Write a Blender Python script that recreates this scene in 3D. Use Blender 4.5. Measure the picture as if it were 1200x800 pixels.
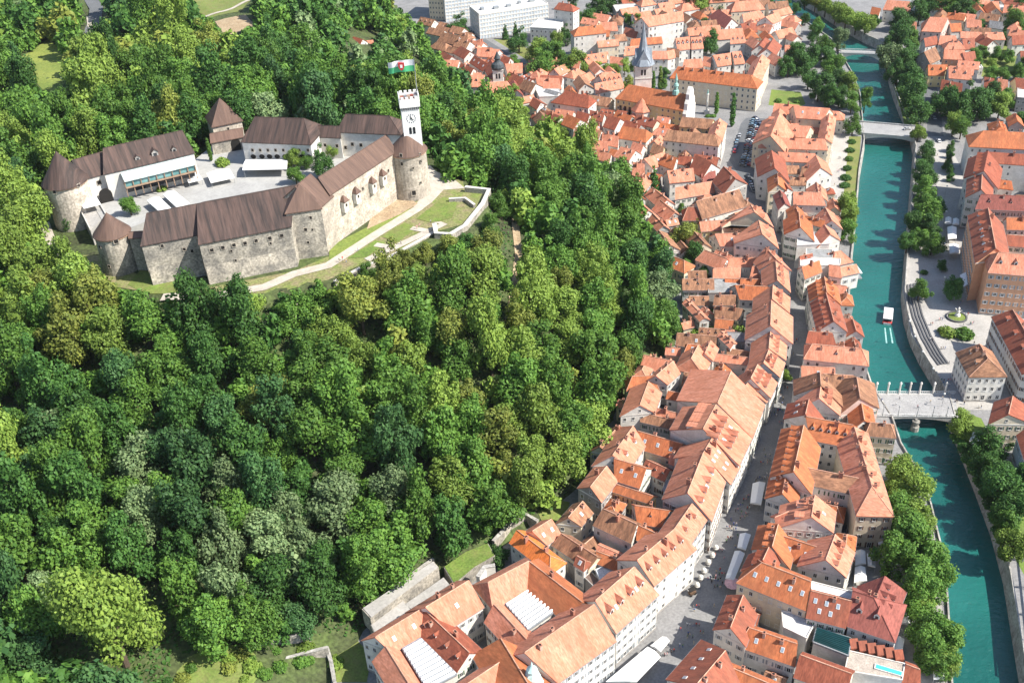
import bpy, bmesh, math, random
import numpy as np
from mathutils import Vector, Matrix
R = math.radians
rng = random.Random(7)
sc = bpy.context.scene
for o in list(bpy.data.objects): bpy.data.objects.remove(o)
COL = sc.collection

# ------------------------------------------------------------------ camera, sky, sun, exposure
CAMH, FPX, PITCH, RC, RS = 250.0, 1220.0, R(34.1), 0.99846, 0.0554
ct, st = math.cos(PITCH), math.sin(PITCH)
cam_d = bpy.data.cameras.new('camera'); cam = bpy.data.objects.new('camera', cam_d); COL.objects.link(cam)
cam_d.sensor_width = 36; cam_d.lens = 36 * FPX / 1200; cam_d.clip_start = 1; cam_d.clip_end = 9000
vr, vd, vf = Vector((1, 0, 0)), Vector((0, -st, -ct)), Vector((0, ct, -st))
cx, cy = vr * RC + vd * RS, vr * -RS + vd * RC
m3 = Matrix((cx, -cy, -vf)).transposed()
cam.matrix_world = Matrix.Translation((0, 0, CAMH)) @ m3.to_4x4()
sc.camera = cam
SUN_EL, SUN_AZ = 47.0, -20.0           # azimuth of the sun measured from +X towards +Y
w = bpy.data.worlds.new('World'); sc.world = w; w.use_nodes = True
nt = w.node_tree; bg = nt.nodes['Background']
sky = nt.nodes.new('ShaderNodeTexSky'); sky.sky_type = 'NISHITA'; sky.sun_disc = False
sky.sun_elevation = R(SUN_EL); sky.sun_rotation = R(90 - SUN_AZ); sky.altitude = 300
nt.links.new(sky.outputs[0], bg.inputs[0]); bg.inputs[1].default_value = 0.12
sd = bpy.data.lights.new('sun', 'SUN'); sd.energy = 4.9; sd.angle = R(0.5); sd.color = (1, 0.95, 0.87)
so = bpy.data.objects.new('sun', sd); COL.objects.link(so)
sdir = Vector((math.cos(R(SUN_EL)) * math.cos(R(SUN_AZ)), math.cos(R(SUN_EL)) * math.sin(R(SUN_AZ)), math.sin(R(SUN_EL))))
so.rotation_euler = sdir.to_track_quat('Z', 'Y').to_euler(); so.location = (200, 300, 400)
sc.view_settings.view_transform = 'Standard'; sc.view_settings.look = 'None'
sc.view_settings.exposure = 0.92; sc.view_settings.gamma = 1; sc.view_settings.use_curve_mapping = False
sc.cycles.max_bounces = 5; sc.cycles.diffuse_bounces = 3; sc.cycles.glossy_bounces = 2
sc.cycles.transmission_bounces = 3; sc.cycles.transparent_max_bounces = 4

# ------------------------------------------------------------------ from a place in the photograph to a place on the ground
def ray(px, py):
    u, v = px - 600, py - 400
    u1, v1 = u * RC - v * RS, u * RS + v * RC
    return Vector((u1, FPX * ct - v1 * st, -FPX * st - v1 * ct))
def at(px, py, z=0.0):
    d = ray(px, py); t = (z - CAMH) / d.z
    return Vector((d.x * t, d.y * t, z))
def proj(p):
    q = Vector(p) - Vector((0, 0, CAMH)); a = q.dot(vf)
    return (600 + FPX * q.dot(cx) / a, 400 + FPX * q.dot(cy) / a)

# ------------------------------------------------------------------ materials
MATS = {}
def mat(name, col, rough=0.85, col2=None, scale=0.4, fine=3.0, rnd=0.0, bump=0.0, streak=False, metal=0.0, finec=0.25, emis=None, spec=0.3, rows=0.0, weather=None):
    if name in MATS: return MATS[name]
    m = bpy.data.materials.new(name); m.use_nodes = True; MATS[name] = m
    n = m.node_tree; b = n.nodes['Principled BSDF']; L = n.links.new
    b.inputs['Roughness'].default_value = rough; b.inputs['Metallic'].default_value = metal
    b.inputs['Specular IOR Level'].default_value = spec
    col2 = col2 or tuple(c * 0.75 for c in col)
    tc = n.nodes.new('ShaderNodeTexCoord'); src = tc.outputs['Object']
    if streak:
        mp = n.nodes.new('ShaderNodeMapping'); mp.inputs['Scale'].default_value = (1, 0.22 if streak is True else streak, 0.22 if streak is True else streak); L(src, mp.inputs[0]); src = mp.outputs[0]
    ns = n.nodes.new('ShaderNodeTexNoise'); ns.inputs['Scale'].default_value = scale; ns.inputs['Detail'].default_value = 5; ns.inputs['Roughness'].default_value = .65
    oi = n.nodes.new('ShaderNodeObjectInfo')
    ad = n.nodes.new('ShaderNodeVectorMath'); ad.operation = 'ADD'; L(src, ad.inputs[0])
    cb = n.nodes.new('ShaderNodeCombineXYZ'); ml = n.nodes.new('ShaderNodeMath'); ml.operation = 'MULTIPLY'; ml.inputs[1].default_value = 97
    L(oi.outputs['Random'], ml.inputs[0]); L(ml.outputs[0], cb.inputs[0]); L(ml.outputs[0], cb.inputs[1]); L(cb.outputs[0], ad.inputs[1])
    L(ad.outputs[0], ns.inputs['Vector'])
    rp = n.nodes.new('ShaderNodeValToRGB'); rp.color_ramp.elements[0].position = .36; rp.color_ramp.elements[1].position = .64
    rp.color_ramp.elements[0].color = (*col2, 1); rp.color_ramp.elements[1].color = (*col, 1); L(ns.outputs[0], rp.inputs[0])
    out = rp.outputs[0]
    if finec:
        nf = n.nodes.new('ShaderNodeTexNoise'); nf.inputs['Scale'].default_value = fine; nf.inputs['Detail'].default_value = 3; L(ad.outputs[0], nf.inputs['Vector'])
        mr = n.nodes.new('ShaderNodeMapRange'); mr.inputs[1].default_value = .3; mr.inputs[2].default_value = .7
        mr.inputs[3].default_value = 1 - finec; mr.inputs[4].default_value = 1 + finec; L(nf.outputs[0], mr.inputs[0])
        mx = n.nodes.new('ShaderNodeVectorMath'); mx.operation = 'SCALE'; L(out, mx.inputs[0]); L(mr.outputs[0], mx.inputs['Scale']); out = mx.outputs[0]
    if rnd:
        mr = n.nodes.new('ShaderNodeMapRange'); mr.inputs[3].default_value = 1 - rnd; mr.inputs[4].default_value = 1 + rnd * .6; L(oi.outputs['Random'], mr.inputs[0])
        mx = n.nodes.new('ShaderNodeVectorMath'); mx.operation = 'SCALE'; L(out, mx.inputs[0]); L(mr.outputs[0], mx.inputs['Scale']); out = mx.outputs[0]
    if weather:
        n3 = n.nodes.new('ShaderNodeTexNoise'); n3.inputs['Scale'].default_value = .23; n3.inputs['Detail'].default_value = 6; n3.inputs['Roughness'].default_value = .72; L(ad.outputs[0], n3.inputs['Vector'])
        m3_ = n.nodes.new('ShaderNodeMath'); m3_.operation = 'MULTIPLY_ADD'; m3_.inputs[1].default_value = .55; m3_.inputs[2].default_value = -.42; L(oi.outputs['Random'], m3_.inputs[0])
        m4 = n.nodes.new('ShaderNodeMath'); m4.operation = 'MULTIPLY_ADD'; m4.inputs[1].default_value = 1.9; m4.use_clamp = True; L(n3.outputs[0], m4.inputs[0])
        m5 = n.nodes.new('ShaderNodeMath'); m5.operation = 'ADD'; m5.inputs[1].default_value = -.55; L(m3_.outputs[0], m5.inputs[0]); L(m5.outputs[0], m4.inputs[2])
        mx3 = n.nodes.new('ShaderNodeMix'); mx3.data_type = 'RGBA'; L(m4.outputs[0], mx3.inputs[0]); L(out, mx3.inputs[6]); mx3.inputs[7].default_value = (*weather, 1); out = mx3.outputs[2]
    L(out, b.inputs['Base Color'])
    if rows:
        wv = n.nodes.new('ShaderNodeTexWave'); wv.wave_type = 'BANDS'; wv.bands_direction = 'Z'; wv.inputs['Scale'].default_value = rows; wv.inputs['Distortion'].default_value = .4
        L(tc.outputs['Object'], wv.inputs['Vector'])
        bp = n.nodes.new('ShaderNodeBump'); bp.inputs['Strength'].default_value = .35; bp.inputs['Distance'].default_value = .08; L(wv.outputs[0], bp.inputs['Height']); L(bp.outputs[0], b.inputs['Normal'])
    elif bump:
        bp = n.nodes.new('ShaderNodeBump'); bp.inputs['Strength'].default_value = bump; bp.inputs['Distance'].default_value = .15; L(ns.outputs[0], bp.inputs['Height']); L(bp.outputs[0], b.inputs['Normal'])
    return m
def leafmat(name, col, col2):
    m = bpy.data.materials.new(name); m.use_nodes = True; MATS[name] = m
    n = m.node_tree; L = n.links.new; b = n.nodes['Principled BSDF']; b.inputs['Roughness'].default_value = .6; b.inputs['Specular IOR Level'].default_value = .25
    g = n.nodes.new('ShaderNodeNewGeometry'); oi = n.nodes.new('ShaderNodeObjectInfo')
    ns = n.nodes.new('ShaderNodeTexNoise'); ns.inputs['Scale'].default_value = .35; L(g.outputs['Position'], ns.inputs['Vector'])
    mr = n.nodes.new('ShaderNodeMath'); mr.operation = 'MULTIPLY_ADD'; mr.inputs[1].default_value = .5; L(g.outputs['Random Per Island'], mr.inputs[0])
    m2 = n.nodes.new('ShaderNodeMath'); m2.operation = 'MULTIPLY'; m2.inputs[1].default_value = .6; L(ns.outputs[0], m2.inputs[0]); L(m2.outputs[0], mr.inputs[2])
    rp = n.nodes.new('ShaderNodeValToRGB'); rp.color_ramp.elements[0].position = .2; rp.color_ramp.elements[1].position = .85
    rp.color_ramp.elements[0].color = (*col2, 1); rp.color_ramp.elements[1].color = (*col, 1); L(mr.outputs[0], rp.inputs[0])
    r2 = n.nodes.new('ShaderNodeMapRange'); r2.inputs[3].default_value = .78; r2.inputs[4].default_value = 1.2; L(oi.outputs['Random'], r2.inputs[0])
    mx = n.nodes.new('ShaderNodeVectorMath'); mx.operation = 'SCALE'; L(rp.outputs[0], mx.inputs[0]); L(r2.outputs[0], mx.inputs['Scale'])
    L(mx.outputs[0], b.inputs['Base Color'])
    tr = n.nodes.new('ShaderNodeBsdfTranslucent'); L(mx.outputs[0], tr.inputs[0])
    ms = n.nodes.new('ShaderNodeMixShader'); ms.inputs[0].default_value = .3
    L(b.outputs[0], ms.inputs[1]); L(tr.outputs[0], ms.inputs[2]); L(ms.outputs[0], n.nodes['Material Output'].inputs[0])
    return m
RT = dict(rough=.8, fine=2.4, rnd=.2, streak=.3, rows=2.0, scale=.7, finec=.26)
ROOF = dict(s=mat('roof_salmon', (.67, .285, .185), col2=(.54, .20, .115), weather=(.28, .11, .06), **RT), o=mat('roof_orange', (.56, .18, .07), col2=(.36, .105, .042), weather=(.24, .095, .045), **RT),
            O=mat('roof_vivid_orange', (.62, .175, .04), col2=(.56, .15, .04), **RT), r=mat('roof_red', (.37, .11, .06), col2=(.25, .068, .038), weather=(.17, .07, .045), **RT),
            b=mat('roof_brown', (.36, .18, .10), col2=(.17, .085, .05), **RT), m=mat('roof_maroon', (.27, .085, .065), col2=(.21, .066, .05), **RT),
            g=mat('roof_grey', (.24, .24, .24), col2=(.17, .17, .17), **RT), c=mat('roof_castle', (.105, .066, .053), col2=(.036, .028, .025), rough=.75, fine=2.0, rnd=.08, streak=.07, rows=1.6, scale=.6, finec=.2),
            C=mat('roof_castle_light', (.155, .095, .07), col2=(.105, .065, .05), rough=.75, fine=2.0, rnd=.1, streak=.1, rows=1.6, scale=.3, finec=.15))
WT = dict(rough=.9, scale=.35, fine=1.5, finec=.07, rnd=.08)
WALL = dict(w=mat('wall_white', (.76, .73, .67), col2=(.62, .59, .53), weather=(.45, .42, .37), **WT), c=mat('wall_cream', (.66, .57, .42), col2=(.57, .48, .36), **WT),
            y=mat('wall_yellow', (.72, .58, .30), col2=(.64, .50, .26), **WT), g=mat('wall_grey', (.38, .36, .33), col2=(.27, .25, .23), **WT),
            o=mat('wall_ochre', (.64, .36, .22), col2=(.56, .30, .18), **WT), p=mat('wall_pink', (.62, .45, .38), col2=(.55, .39, .33), **WT),
            u=mat('wall_bluish', (.55, .6, .64), col2=(.48, .53, .57), **WT),
            S=mat('castle_stone', (.47, .42, .34), col2=(.20, .185, .16), rough=.95, scale=.17, fine=1.3, finec=.42, bump=.3, weather=(.16, .15, .135)),
            T=mat('castle_light_stone', (.56, .49, .40), col2=(.32, .28, .225), rough=.95, scale=.2, fine=1.2, finec=.36, bump=.3, weather=(.24, .21, .175)))
GLASS = mat('window_glass', (.03, .035, .04), rough=.12, finec=0, spec=.6, col2=(.02, .022, .026))
FRAME = mat('window_frame', (.7, .68, .64), finec=0)
STONE = mat('pale_stone', (.55, .52, .47), col2=(.45, .42, .38), rough=.9)
BRICK = mat('chimney_brick', (.42, .2, .13), col2=(.3, .13, .09)); CHW = mat('chimney_render', (.52, .36, .28), col2=(.4, .26, .2))
MORTAR = mat('ridge_tiles', (.62, .36, .25), col2=(.45, .24, .16), rnd=.15)
DARK = mat('dark_opening', (.02, .018, .016), finec=0); METAL = mat('grey_metal', (.35, .37, .38), rough=.45, metal=.3)
CANVAS = mat('white_canvas', (.82, .81, .78), col2=(.76, .75, .72), finec=.03, rnd=.05)
WOOD = mat('dark_wood', (.13, .08, .05)); BARK = mat('bark', (.09, .065, .045))
COPPER = mat('green_copper', (.28, .46, .40), col2=(.2, .36, .32), rough=.6); SLATE = mat('slate_grey', (.25, .28, .31), col2=(.17, .19, .22), rough=.5, streak=True)

# ------------------------------------------------------------------ building blocks
def mk(name, verts, faces, mats, parent=None, fm=None, base=None, recalc=True):
    me = bpy.data.meshes.new(name)
    if base is not None: verts = [(v[0] - base[0], v[1] - base[1], v[2] - base[2]) for v in verts]
    me.from_pydata([tuple(v) for v in verts], [], faces)
    for m in (mats if isinstance(mats, (list, tuple)) else [mats]): me.materials.append(m)
    if fm: me.polygons.foreach_set('material_index', fm)
    if recalc:
        bm = bmesh.new(); bm.from_mesh(me); bmesh.ops.recalc_face_normals(bm, faces=bm.faces); bm.to_mesh(me); bm.free()
    me.update()
    return link(name, me, parent)
def link(name, me, parent=None):
    o = bpy.data.objects.new(name, me); COL.objects.link(o)
    if parent: o.parent = parent
    return o
def empty(name, loc, rz=0):
    o = bpy.data.objects.new(name, None); COL.objects.link(o); o.location = loc; o.rotation_euler = (0, 0, rz); o.empty_display_size = 1; return o
LABELS = []
def tag(o, label, cat, group=None, px=None):
    o['category'] = cat
    if group: o['group'] = group
    LABELS.append([o, label, px or proj(o.location)])
    return o
def struct(o, kind='structure'): o['kind'] = kind; return o
class MB:
    def __init__(s): s.v, s.f, s.m = [], [], []
    def add(s, vs, fs, m=0):
        k = len(s.v); s.v += [tuple(v) for v in vs]; s.f += [tuple(i + k for i in f) for f in fs]; s.m += [m] * len(fs); return s
    def box(s, c, d, rz=0, m=0):
        x, y, z = d[0] / 2, d[1] / 2, d[2] / 2; ca, sa = math.cos(rz), math.sin(rz)
        vs = [(c[0] + a * x * ca - b * y * sa, c[1] + a * x * sa + b * y * ca, c[2] + e * z) for a, b, e in
              ((-1, -1, -1), (1, -1, -1), (1, 1, -1), (-1, 1, -1), (-1, -1, 1), (1, -1, 1), (1, 1, 1), (-1, 1, 1))]
        return s.add(vs, [(0, 3, 2, 1), (4, 5, 6, 7), (0, 1, 5, 4), (1, 2, 6, 5), (2, 3, 7, 6), (3, 0, 4, 7)], m)
    def prism(s, poly, z0, z1, m=0, top=None):
        n = len(poly); zz = z1 if isinstance(z1, (list, tuple)) else [z1] * n
        t = top or poly
        vs = [(p[0], p[1], z0) for p in poly] + [(p[0], p[1], zz[i]) for i, p in enumerate(t)]
        return s.add(vs, [tuple(range(n))[::-1], tuple(range(n, 2 * n))] + [(i, (i + 1) % n, n + (i + 1) % n, n + i) for i in range(n)], m)
    def lathe(s, c, prof, n=24, m=0, rot=0, sx=1, sy=1):
        vs, fs = [], []
        for r, z in prof:
            vs += [(c[0] + r * sx * math.cos(rot + 2 * math.pi * i / n), c[1] + r * sy * math.sin(rot + 2 * math.pi * i / n), z) for i in range(n)]
        for j in range(len(prof) - 1):
            fs += [(j * n + i, j * n + (i + 1) % n, (j + 1) * n + (i + 1) % n, (j + 1) * n + i) for i in range(n)]
        fs += [tuple(range(n))[::-1], tuple(range((len(prof) - 1) * n, len(prof) * n))]
        return s.add(vs, fs, m)
    def bar(s, a, b, r=.05, m=0, n=5, r2=None):
        a, b = Vector(a), Vector(b); d = (b - a).normalized(); u = d.orthogonal().normalized(); w_ = d.cross(u); r2 = r if r2 is None else r2
        vs = [a + (u * math.cos(2 * math.pi * i / n) + w_ * math.sin(2 * math.pi * i / n)) * r for i in range(n)] + [b + (u * math.cos(2 * math.pi * i / n) + w_ * math.sin(2 * math.pi * i / n)) * r2 for i in range(n)]
        return s.add(vs, [(i, (i + 1) % n, n + (i + 1) % n, n + i) for i in range(n)] + [tuple(range(n))[::-1], tuple(range(n, 2 * n))], m)
    def build(s, name, mats, parent=None, base=None, recalc=True): return mk(name, s.v, s.f, mats, parent, s.m, base, recalc)
    def mesh(s, name, mats):
        o = mk(name, s.v, s.f, mats, None, s.m); me = o.data; bpy.data.objects.remove(o); return me
def inpoly(x, y, P):
    c = False; j = len(P) - 1
    for i in range(len(P)):
        a, b = P[i], P[j]
        if (a[1] > y) != (b[1] > y) and x < (b[0] - a[0]) * (y - a[1]) / (b[1] - a[1]) + a[0]: c = not c
        j = i
    return c
def num(n): return 'zero one two three four five six seven eight nine ten eleven twelve thirteen fourteen fifteen sixteen seventeen eighteen nineteen twenty'.split()[n] if n <= 20 else 'many'
ORD = 'first second third fourth fifth sixth seventh eighth ninth tenth eleventh twelfth thirteenth fourteenth fifteenth sixteenth seventeenth eighteenth nineteenth twentieth'.split()

# ------------------------------------------------------------------ terrain of the castle hill
def W(pts, z=0): return [at(x, y, z) for x, y in pts]
HB = [(p.x, p.y) for p in W([(405, 770), (440, 728), (500, 690), (575, 650), (640, 610), (690, 560), (715, 500), (745, 440), (790, 410), (795, 380), (770, 315), (735, 250), (690, 200), (650, 170), (600, 160), (560, 125), (520, 80), (500, 45), (470, 10), (440, -20)])]
HB += [(-250, 1500), (-1500, 1500), (-1500, -200), (-190, -60), (-70, 130)]
ZC, ZO = 63.0, 56.0
PL1 = [(p.x, p.y) for p in W([(28, 280), (70, 318), (130, 338), (240, 356), (330, 346), (400, 328), (455, 306), (520, 292), (572, 264), (578, 226), (520, 200), (505, 180), (430, 150), (330, 130), (240, 120), (130, 120), (45, 180), (25, 240)], ZO)]
PL2 = [(p.x, p.y) for p in W([(-60, -40), (330, -40), (360, 40), (240, 100), (100, 110), (-60, 140)], 50)]
def pdist(X, Y, P):
    d = np.full(X.shape, 1e9); ins = np.zeros(X.shape, bool)
    for i in range(len(P)):
        ax, ay = P[i]; bx, by = P[(i + 1) % len(P)]
        L2 = (bx - ax) ** 2 + (by - ay) ** 2 + 1e-9
        t = np.clip(((X - ax) * (bx - ax) + (Y - ay) * (by - ay)) / L2, 0, 1)
        d = np.minimum(d, np.hypot(X - ax - t * (bx - ax), Y - ay - t * (by - ay)))
        if abs(by - ay) > 1e-9:
            c = ((ay > Y) != (by > Y)) & (X < (bx - ax) * (Y - ay) / (by - ay) + ax); ins ^= c
    return d, ins
GX0, GX1, GY0, GY1, GS = -560.0, 150.0, 80.0, 1000.0, 4.0
gx = np.arange(GX0, GX1 + .1, GS); gy = np.arange(GY0, GY1 + .1, GS); GXX, GYY = np.meshgrid(gx, gy)
dB, inB = pdist(GXX, GYY, HB); d1, i1 = pdist(GXX, GYY, PL1); d2, i2 = pdist(GXX, GYY, PL2)
d1[i1] = 0; d2[i2] = 0
t1 = dB / (dB + d1 + 1e-6); t2 = dB / (dB + d2 + 1e-6)
HZ = np.maximum(ZO * t1 ** 1.05, 50 * t2 ** 1.3)
HZ += (np.sin(GXX * .07) * np.cos(GYY * .06 + 1) * 1.2 + np.sin(GXX * .19 + GYY * .15) * .5) * np.clip(np.minimum(d1 / 20, dB / 20), 0, 1)
EWALL = [(p.x, p.y) for p in W([(392, 331), (428, 312), (455, 304), (512, 274), (528, 276), (548, 266), (572, 240), (576, 222)], ZO)]
dW = np.full(GXX.shape, 1e9)
for (ax, ay), (bx, by) in zip(EWALL, EWALL[1:]):
    t_ = np.clip(((GXX - ax) * (bx - ax) + (GYY - ay) * (by - ay)) / ((bx - ax) ** 2 + (by - ay) ** 2), 0, 1)
    dW = np.minimum(dW, np.hypot(GXX - ax - t_ * (bx - ax), GYY - ay - t_ * (by - ay)))
HZ -= np.where(~i1, 10.0 * np.clip(dW / 4, 0, 1) * np.exp(-dW / 18), 0) * np.clip(dB / 12, 0, 1)
HZ = np.where(inB, HZ, -1.5)
def hz(x, y):
    fx, fy = (x - GX0) / GS, (y - GY0) / GS
    if fx < 0 or fy < 0 or fx >= len(gx) - 1 or fy >= len(gy) - 1: return 50.0 if x < -300 else 0.0
    i, j = int(fx), int(fy); a, b = fx - i, fy - j
    return max(0.0, float((HZ[j, i] * (1 - a) + HZ[j, i + 1] * a) * (1 - b) + (HZ[j + 1, i] * (1 - a) + HZ[j + 1, i + 1] * a) * b))
def on(px, py):
    d = ray(px, py).normalized(); t = 150.0; p = None
    while t < 1500:
        p = Vector((0, 0, CAMH)) + d * t
        if p.z <= hz(p.x, p.y): break
        t += 1.0
    p.z = hz(p.x, p.y); return p
ny, nx = HZ.shape
tv = np.stack([GXX, GYY, HZ], -1).reshape(-1, 3); tf = []
for j in range(ny - 1):
    for i in range(nx - 1):
        if HZ[j:j + 2, i:i + 2].max() > -1: tf.append((j * nx + i, j * nx + i + 1, (j + 1) * nx + i + 1, (j + 1) * nx + i))
FLOOR = mat('forest_floor', (.075, .105, .03), col2=(.04, .045, .02), scale=.06, fine=.8, finec=.5)
GRASS = mat('lawn_grass', (.14, .21, .035), col2=(.095, .145, .028), scale=.11, fine=1.5, finec=.3, weather=(.20, .17, .07))
MEADOW = mat('dry_meadow', (.20, .23, .05), col2=(.12, .17, .035), scale=.05, fine=1, finec=.25)
h = mk('hillside', tv.tolist(), tf, FLOOR, recalc=False); struct(h)
h.data.polygons.foreach_set('use_smooth', [True] * len(tf))

# ground with the river cut through it
LB = [(1128, 900), (1116, 800), (1112, 720), (1108, 660), (1086, 570), (1056, 520), (1046, 490), (1022, 452), (1011, 420), (999, 385), (995, 345), (998, 300), (1003, 250), (1007, 200), (1013, 165), (1011, 140), (1008, 110), (1000, 88), (986, 64), (974, 46), (945, 26), (905, 6), (870, -12), (830, -30)]
RB = [(1235, 900), (1205, 800), (1193, 730), (1183, 670), (1168, 615), (1149, 565), (1132, 522), (1120, 494), (1112, 465), (1098, 440), (1083, 416), (1071, 392), (1063, 366), (1060, 340), (1062, 310), (1066, 260), (1070, 210), (1073, 172), (1068, 148), (1058, 128), (1050, 108), (1044, 88), (1042, 68), (1034, 50), (1015, 42), (990, 28), (960, 8), (930, -8), (900, -24)]
lb, rb = W(LB), W(RB)
lb = [Vector((lb[0].x - 6, -300, 0))] + lb + [Vector((lb[-1].x - 500, 2200, 0)), Vector((lb[-1].x - 900, 4000, 0))]
rb = [Vector((rb[0].x - 6, -300, 0))] + rb + [Vector((rb[-1].x - 480, 2200, 0)), Vector((rb[-1].x - 860, 4000, 0))]
PAVE = mat('street_paving', (.235, .23, .225), col2=(.17, .168, .165), scale=.12, fine=1.2, finec=.18)
gm = MB()
for L_, sx in ((lb, -4000), (rb, 4000)):
    n = len(L_); gm.add([(p.x, p.y, 0) for p in L_] + [(sx, p.y, 0) for p in L_], [(i, i + 1, n + i + 1, n + i) for i in range(n - 1)])
g = gm.build('ground', [PAVE], recalc=False); struct(g)
# water
wm = bpy.data.materials.new('river_water'); wm.use_nodes = True; n = wm.node_tree; b = n.nodes['Principled BSDF']; L = n.links.new
b.inputs['Roughness'].default_value = .09; b.inputs['Specular IOR Level'].default_value = .5
tcx = n.nodes.new('ShaderNodeTexCoord'); ns = n.nodes.new('ShaderNodeTexNoise'); ns.inputs['Scale'].default_value = .02; ns.inputs['Detail'].default_value = 4; L(tcx.outputs['Object'], ns.inputs[0])
rp = n.nodes.new('ShaderNodeValToRGB'); rp.color_ramp.elements[0].position = .3; rp.color_ramp.elements[1].position = .7
rp.color_ramp.elements[0].color = (.006, .075, .063, 1); rp.color_ramp.elements[1].color = (.016, .13, .113, 1); L(ns.outputs[0], rp.inputs[0]); L(rp.outputs[0], b.inputs['Base Color'])
mp = n.nodes.new('ShaderNodeMapping'); mp.inputs['Scale'].default_value = (.5, .9, 1); mp.inputs['Rotation'].default_value = (0, 0, .35); L(tcx.outputs['Object'], mp.inputs[0])
n2 = n.nodes.new('ShaderNodeTexNoise'); n2.inputs['Scale'].default_value = .55; n2.inputs['Detail'].default_value = 5; n2.inputs['Roughness'].default_value = .6; L(mp.outputs[0], n2.inputs[0])
bp = n.nodes.new('ShaderNodeBump'); bp.inputs['Strength'].default_value = .8; bp.inputs['Distance'].default_value = .8; L(n2.outputs[0], bp.inputs['Height']); L(bp.outputs[0], b.inputs['Normal'])
WZ = -5.5
wv = [(p.x - 12, p.y, WZ) for p in lb] + [(p.x + 12, p.y, WZ) for p in [rb[min(len(rb) - 1, round(i * (len(rb) - 1) / (len(lb) - 1)))] for i in range(len(lb))]]
wv = [(-1500, -300, WZ), (1500, -300, WZ), (1500, 4000, WZ), (-1500, 4000, WZ)]
struct(mk('river_water', wv, [(0, 1, 2, 3)], wm))
QS = mat('quay_stone', (.42, .40, .36), col2=(.2, .19, .17), scale=.2, fine=1.2, finec=.3)
for L_, s_, lab in ((lb, 1, 'grey stone quay wall along the old town bank of the green river'), (rb, -1, 'grey stone quay wall along the plaza bank of the green river')):
    q = MB(); N = len(L_); vs = []
    for i, p in enumerate(L_):
        a, c = L_[max(0, i - 1)], L_[min(N - 1, i + 1)]; t = Vector((c.x - a.x, c.y - a.y, 0)).normalized(); nn = Vector((t.y, -t.x, 0)) * s_
        for off, z in ((-.45, .003), (-.45, .9), (.05, .9), (.05, .1), (.9, WZ - 1), (-.45, WZ - 1)):
            vs.append((p.x + nn.x * off, p.y + nn.y * off, z))
    q.add(vs, [(i * 6 + k, i * 6 + (k + 1) % 6, (i + 1) * 6 + (k + 1) % 6, (i + 1) * 6 + k) for i in range(N - 1) for k in range(6)])
    e = q.build('quay_wall', [QS], base=(L_[8].x, L_[8].y, 0)); e.location = (L_[8].x, L_[8].y, 0); tag(e, lab, 'quay wall')

# sheets lying on the ground / on the hill
def sheet(name, px, m, z=.004, grid=None, drape=False, kind='structure'):
    if drape:
        P = [(p.x, p.y) for p in (on(x, y) for x, y in px)]
        x0, x1 = min(p[0] for p in P), max(p[0] for p in P); y0, y1 = min(p[1] for p in P), max(p[1] for p in P)
        bm = bmesh.new(); bm.faces.new([bm.verts.new((x, y, 0)) for x, y in P])
        st_ = grid or 2.0
        for ax in (0, 1):
            c = (x0, y0)[ax] + st_
            while c < (x1, y1)[ax]:
                co, no = ((c, 0, 0), (1, 0, 0)) if ax == 0 else ((0, c, 0), (0, 1, 0))
                bmesh.ops.bisect_plane(bm, geom=bm.verts[:] + bm.edges[:] + bm.faces[:], plane_co=co, plane_no=no); c += st_
        for v in bm.verts: v.co.z = hz(v.co.x, v.co.y) + .12 + z
        bmesh.ops.recalc_face_normals(bm, faces=bm.faces)
        me = bpy.data.meshes.new(name); bm.to_mesh(me); bm.free(); me.materials.append(m); o = link(name, me)
    else:
        P = [at(x, y, 0) for x, y in px]; o = mk(name, [(p.x, p.y, z) for p in P], [tuple(range(len(P)))], m)
    o['kind'] = kind; return o
def ribbon(name, px, width, m, z=.004, drape=True):
    C = [on(x, y) if drape else at(x, y, 0) for x, y in px]; pts = []
    for a, b_ in zip(C, C[1:]):
        k = max(1, int((b_ - a).length / 3)); pts += [a.lerp(b_, i / k) for i in range(k)]
    pts.append(C[-1]); vs = []
    for i, p in enumerate(pts):
        a, c = pts[max(0, i - 2)], pts[min(len(pts) - 1, i + 2)]; t = Vector((c.x - a.x, c.y - a.y, 0)).normalized(); nn = Vector((t.y, -t.x, 0)) * width / 2
        for s_ in (-1, 0, 1):
            q = p + nn * s_; vs.append((q.x, q.y, (max(hz(q.x, q.y), hz(p.x, p.y)) + .3 + z) if drape else z))
    o = mk(name, vs, [(i * 3 + k, i * 3 + k + 1, i * 3 + 4 + k, i * 3 + 3 + k) for i in range(len(pts) - 1) for k in (0, 1)], m); o['kind'] = 'structure'; return o
GRAVEL = mat('gravel_path', (.46, .41, .345), col2=(.36, .32, .265), scale=.3, fine=2, finec=.12)
ASPH = mat('asphalt', (.13, .135, .14), col2=(.10, .105, .11), scale=.1, fine=1.5, finec=.15)
PLAZA = mat('plaza_paving', (.38, .36, .33), col2=(.30, .285, .26), scale=.07, fine=1.2, finec=.14)
BARE = mat('bare_earth', (.36, .28, .18), col2=(.28, .2, .12), scale=.2, fine=1.5, finec=.3)
LINE = mat('white_road_paint', (.72, .72, .7), finec=0)
sheet('plaza', [(1058, 340), (1075, 240), (1078, 170), (1110, 165), (1128, 200), (1132, 320), (1160, 365), (1200, 366), (1205, 460), (1160, 480), (1120, 480), (1095, 435), (1068, 392)], PLAZA, .004)
sheet('street', [(770, 820), (815, 690), (868, 590), (905, 480), (925, 400), (960, 400), (935, 470), (905, 560), (880, 640), (840, 720), (800, 800)], mat('main_street_paving', (.23, .227, .22), col2=(.175, .173, .17), scale=.15, fine=1.5, finec=.15), .004)
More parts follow.
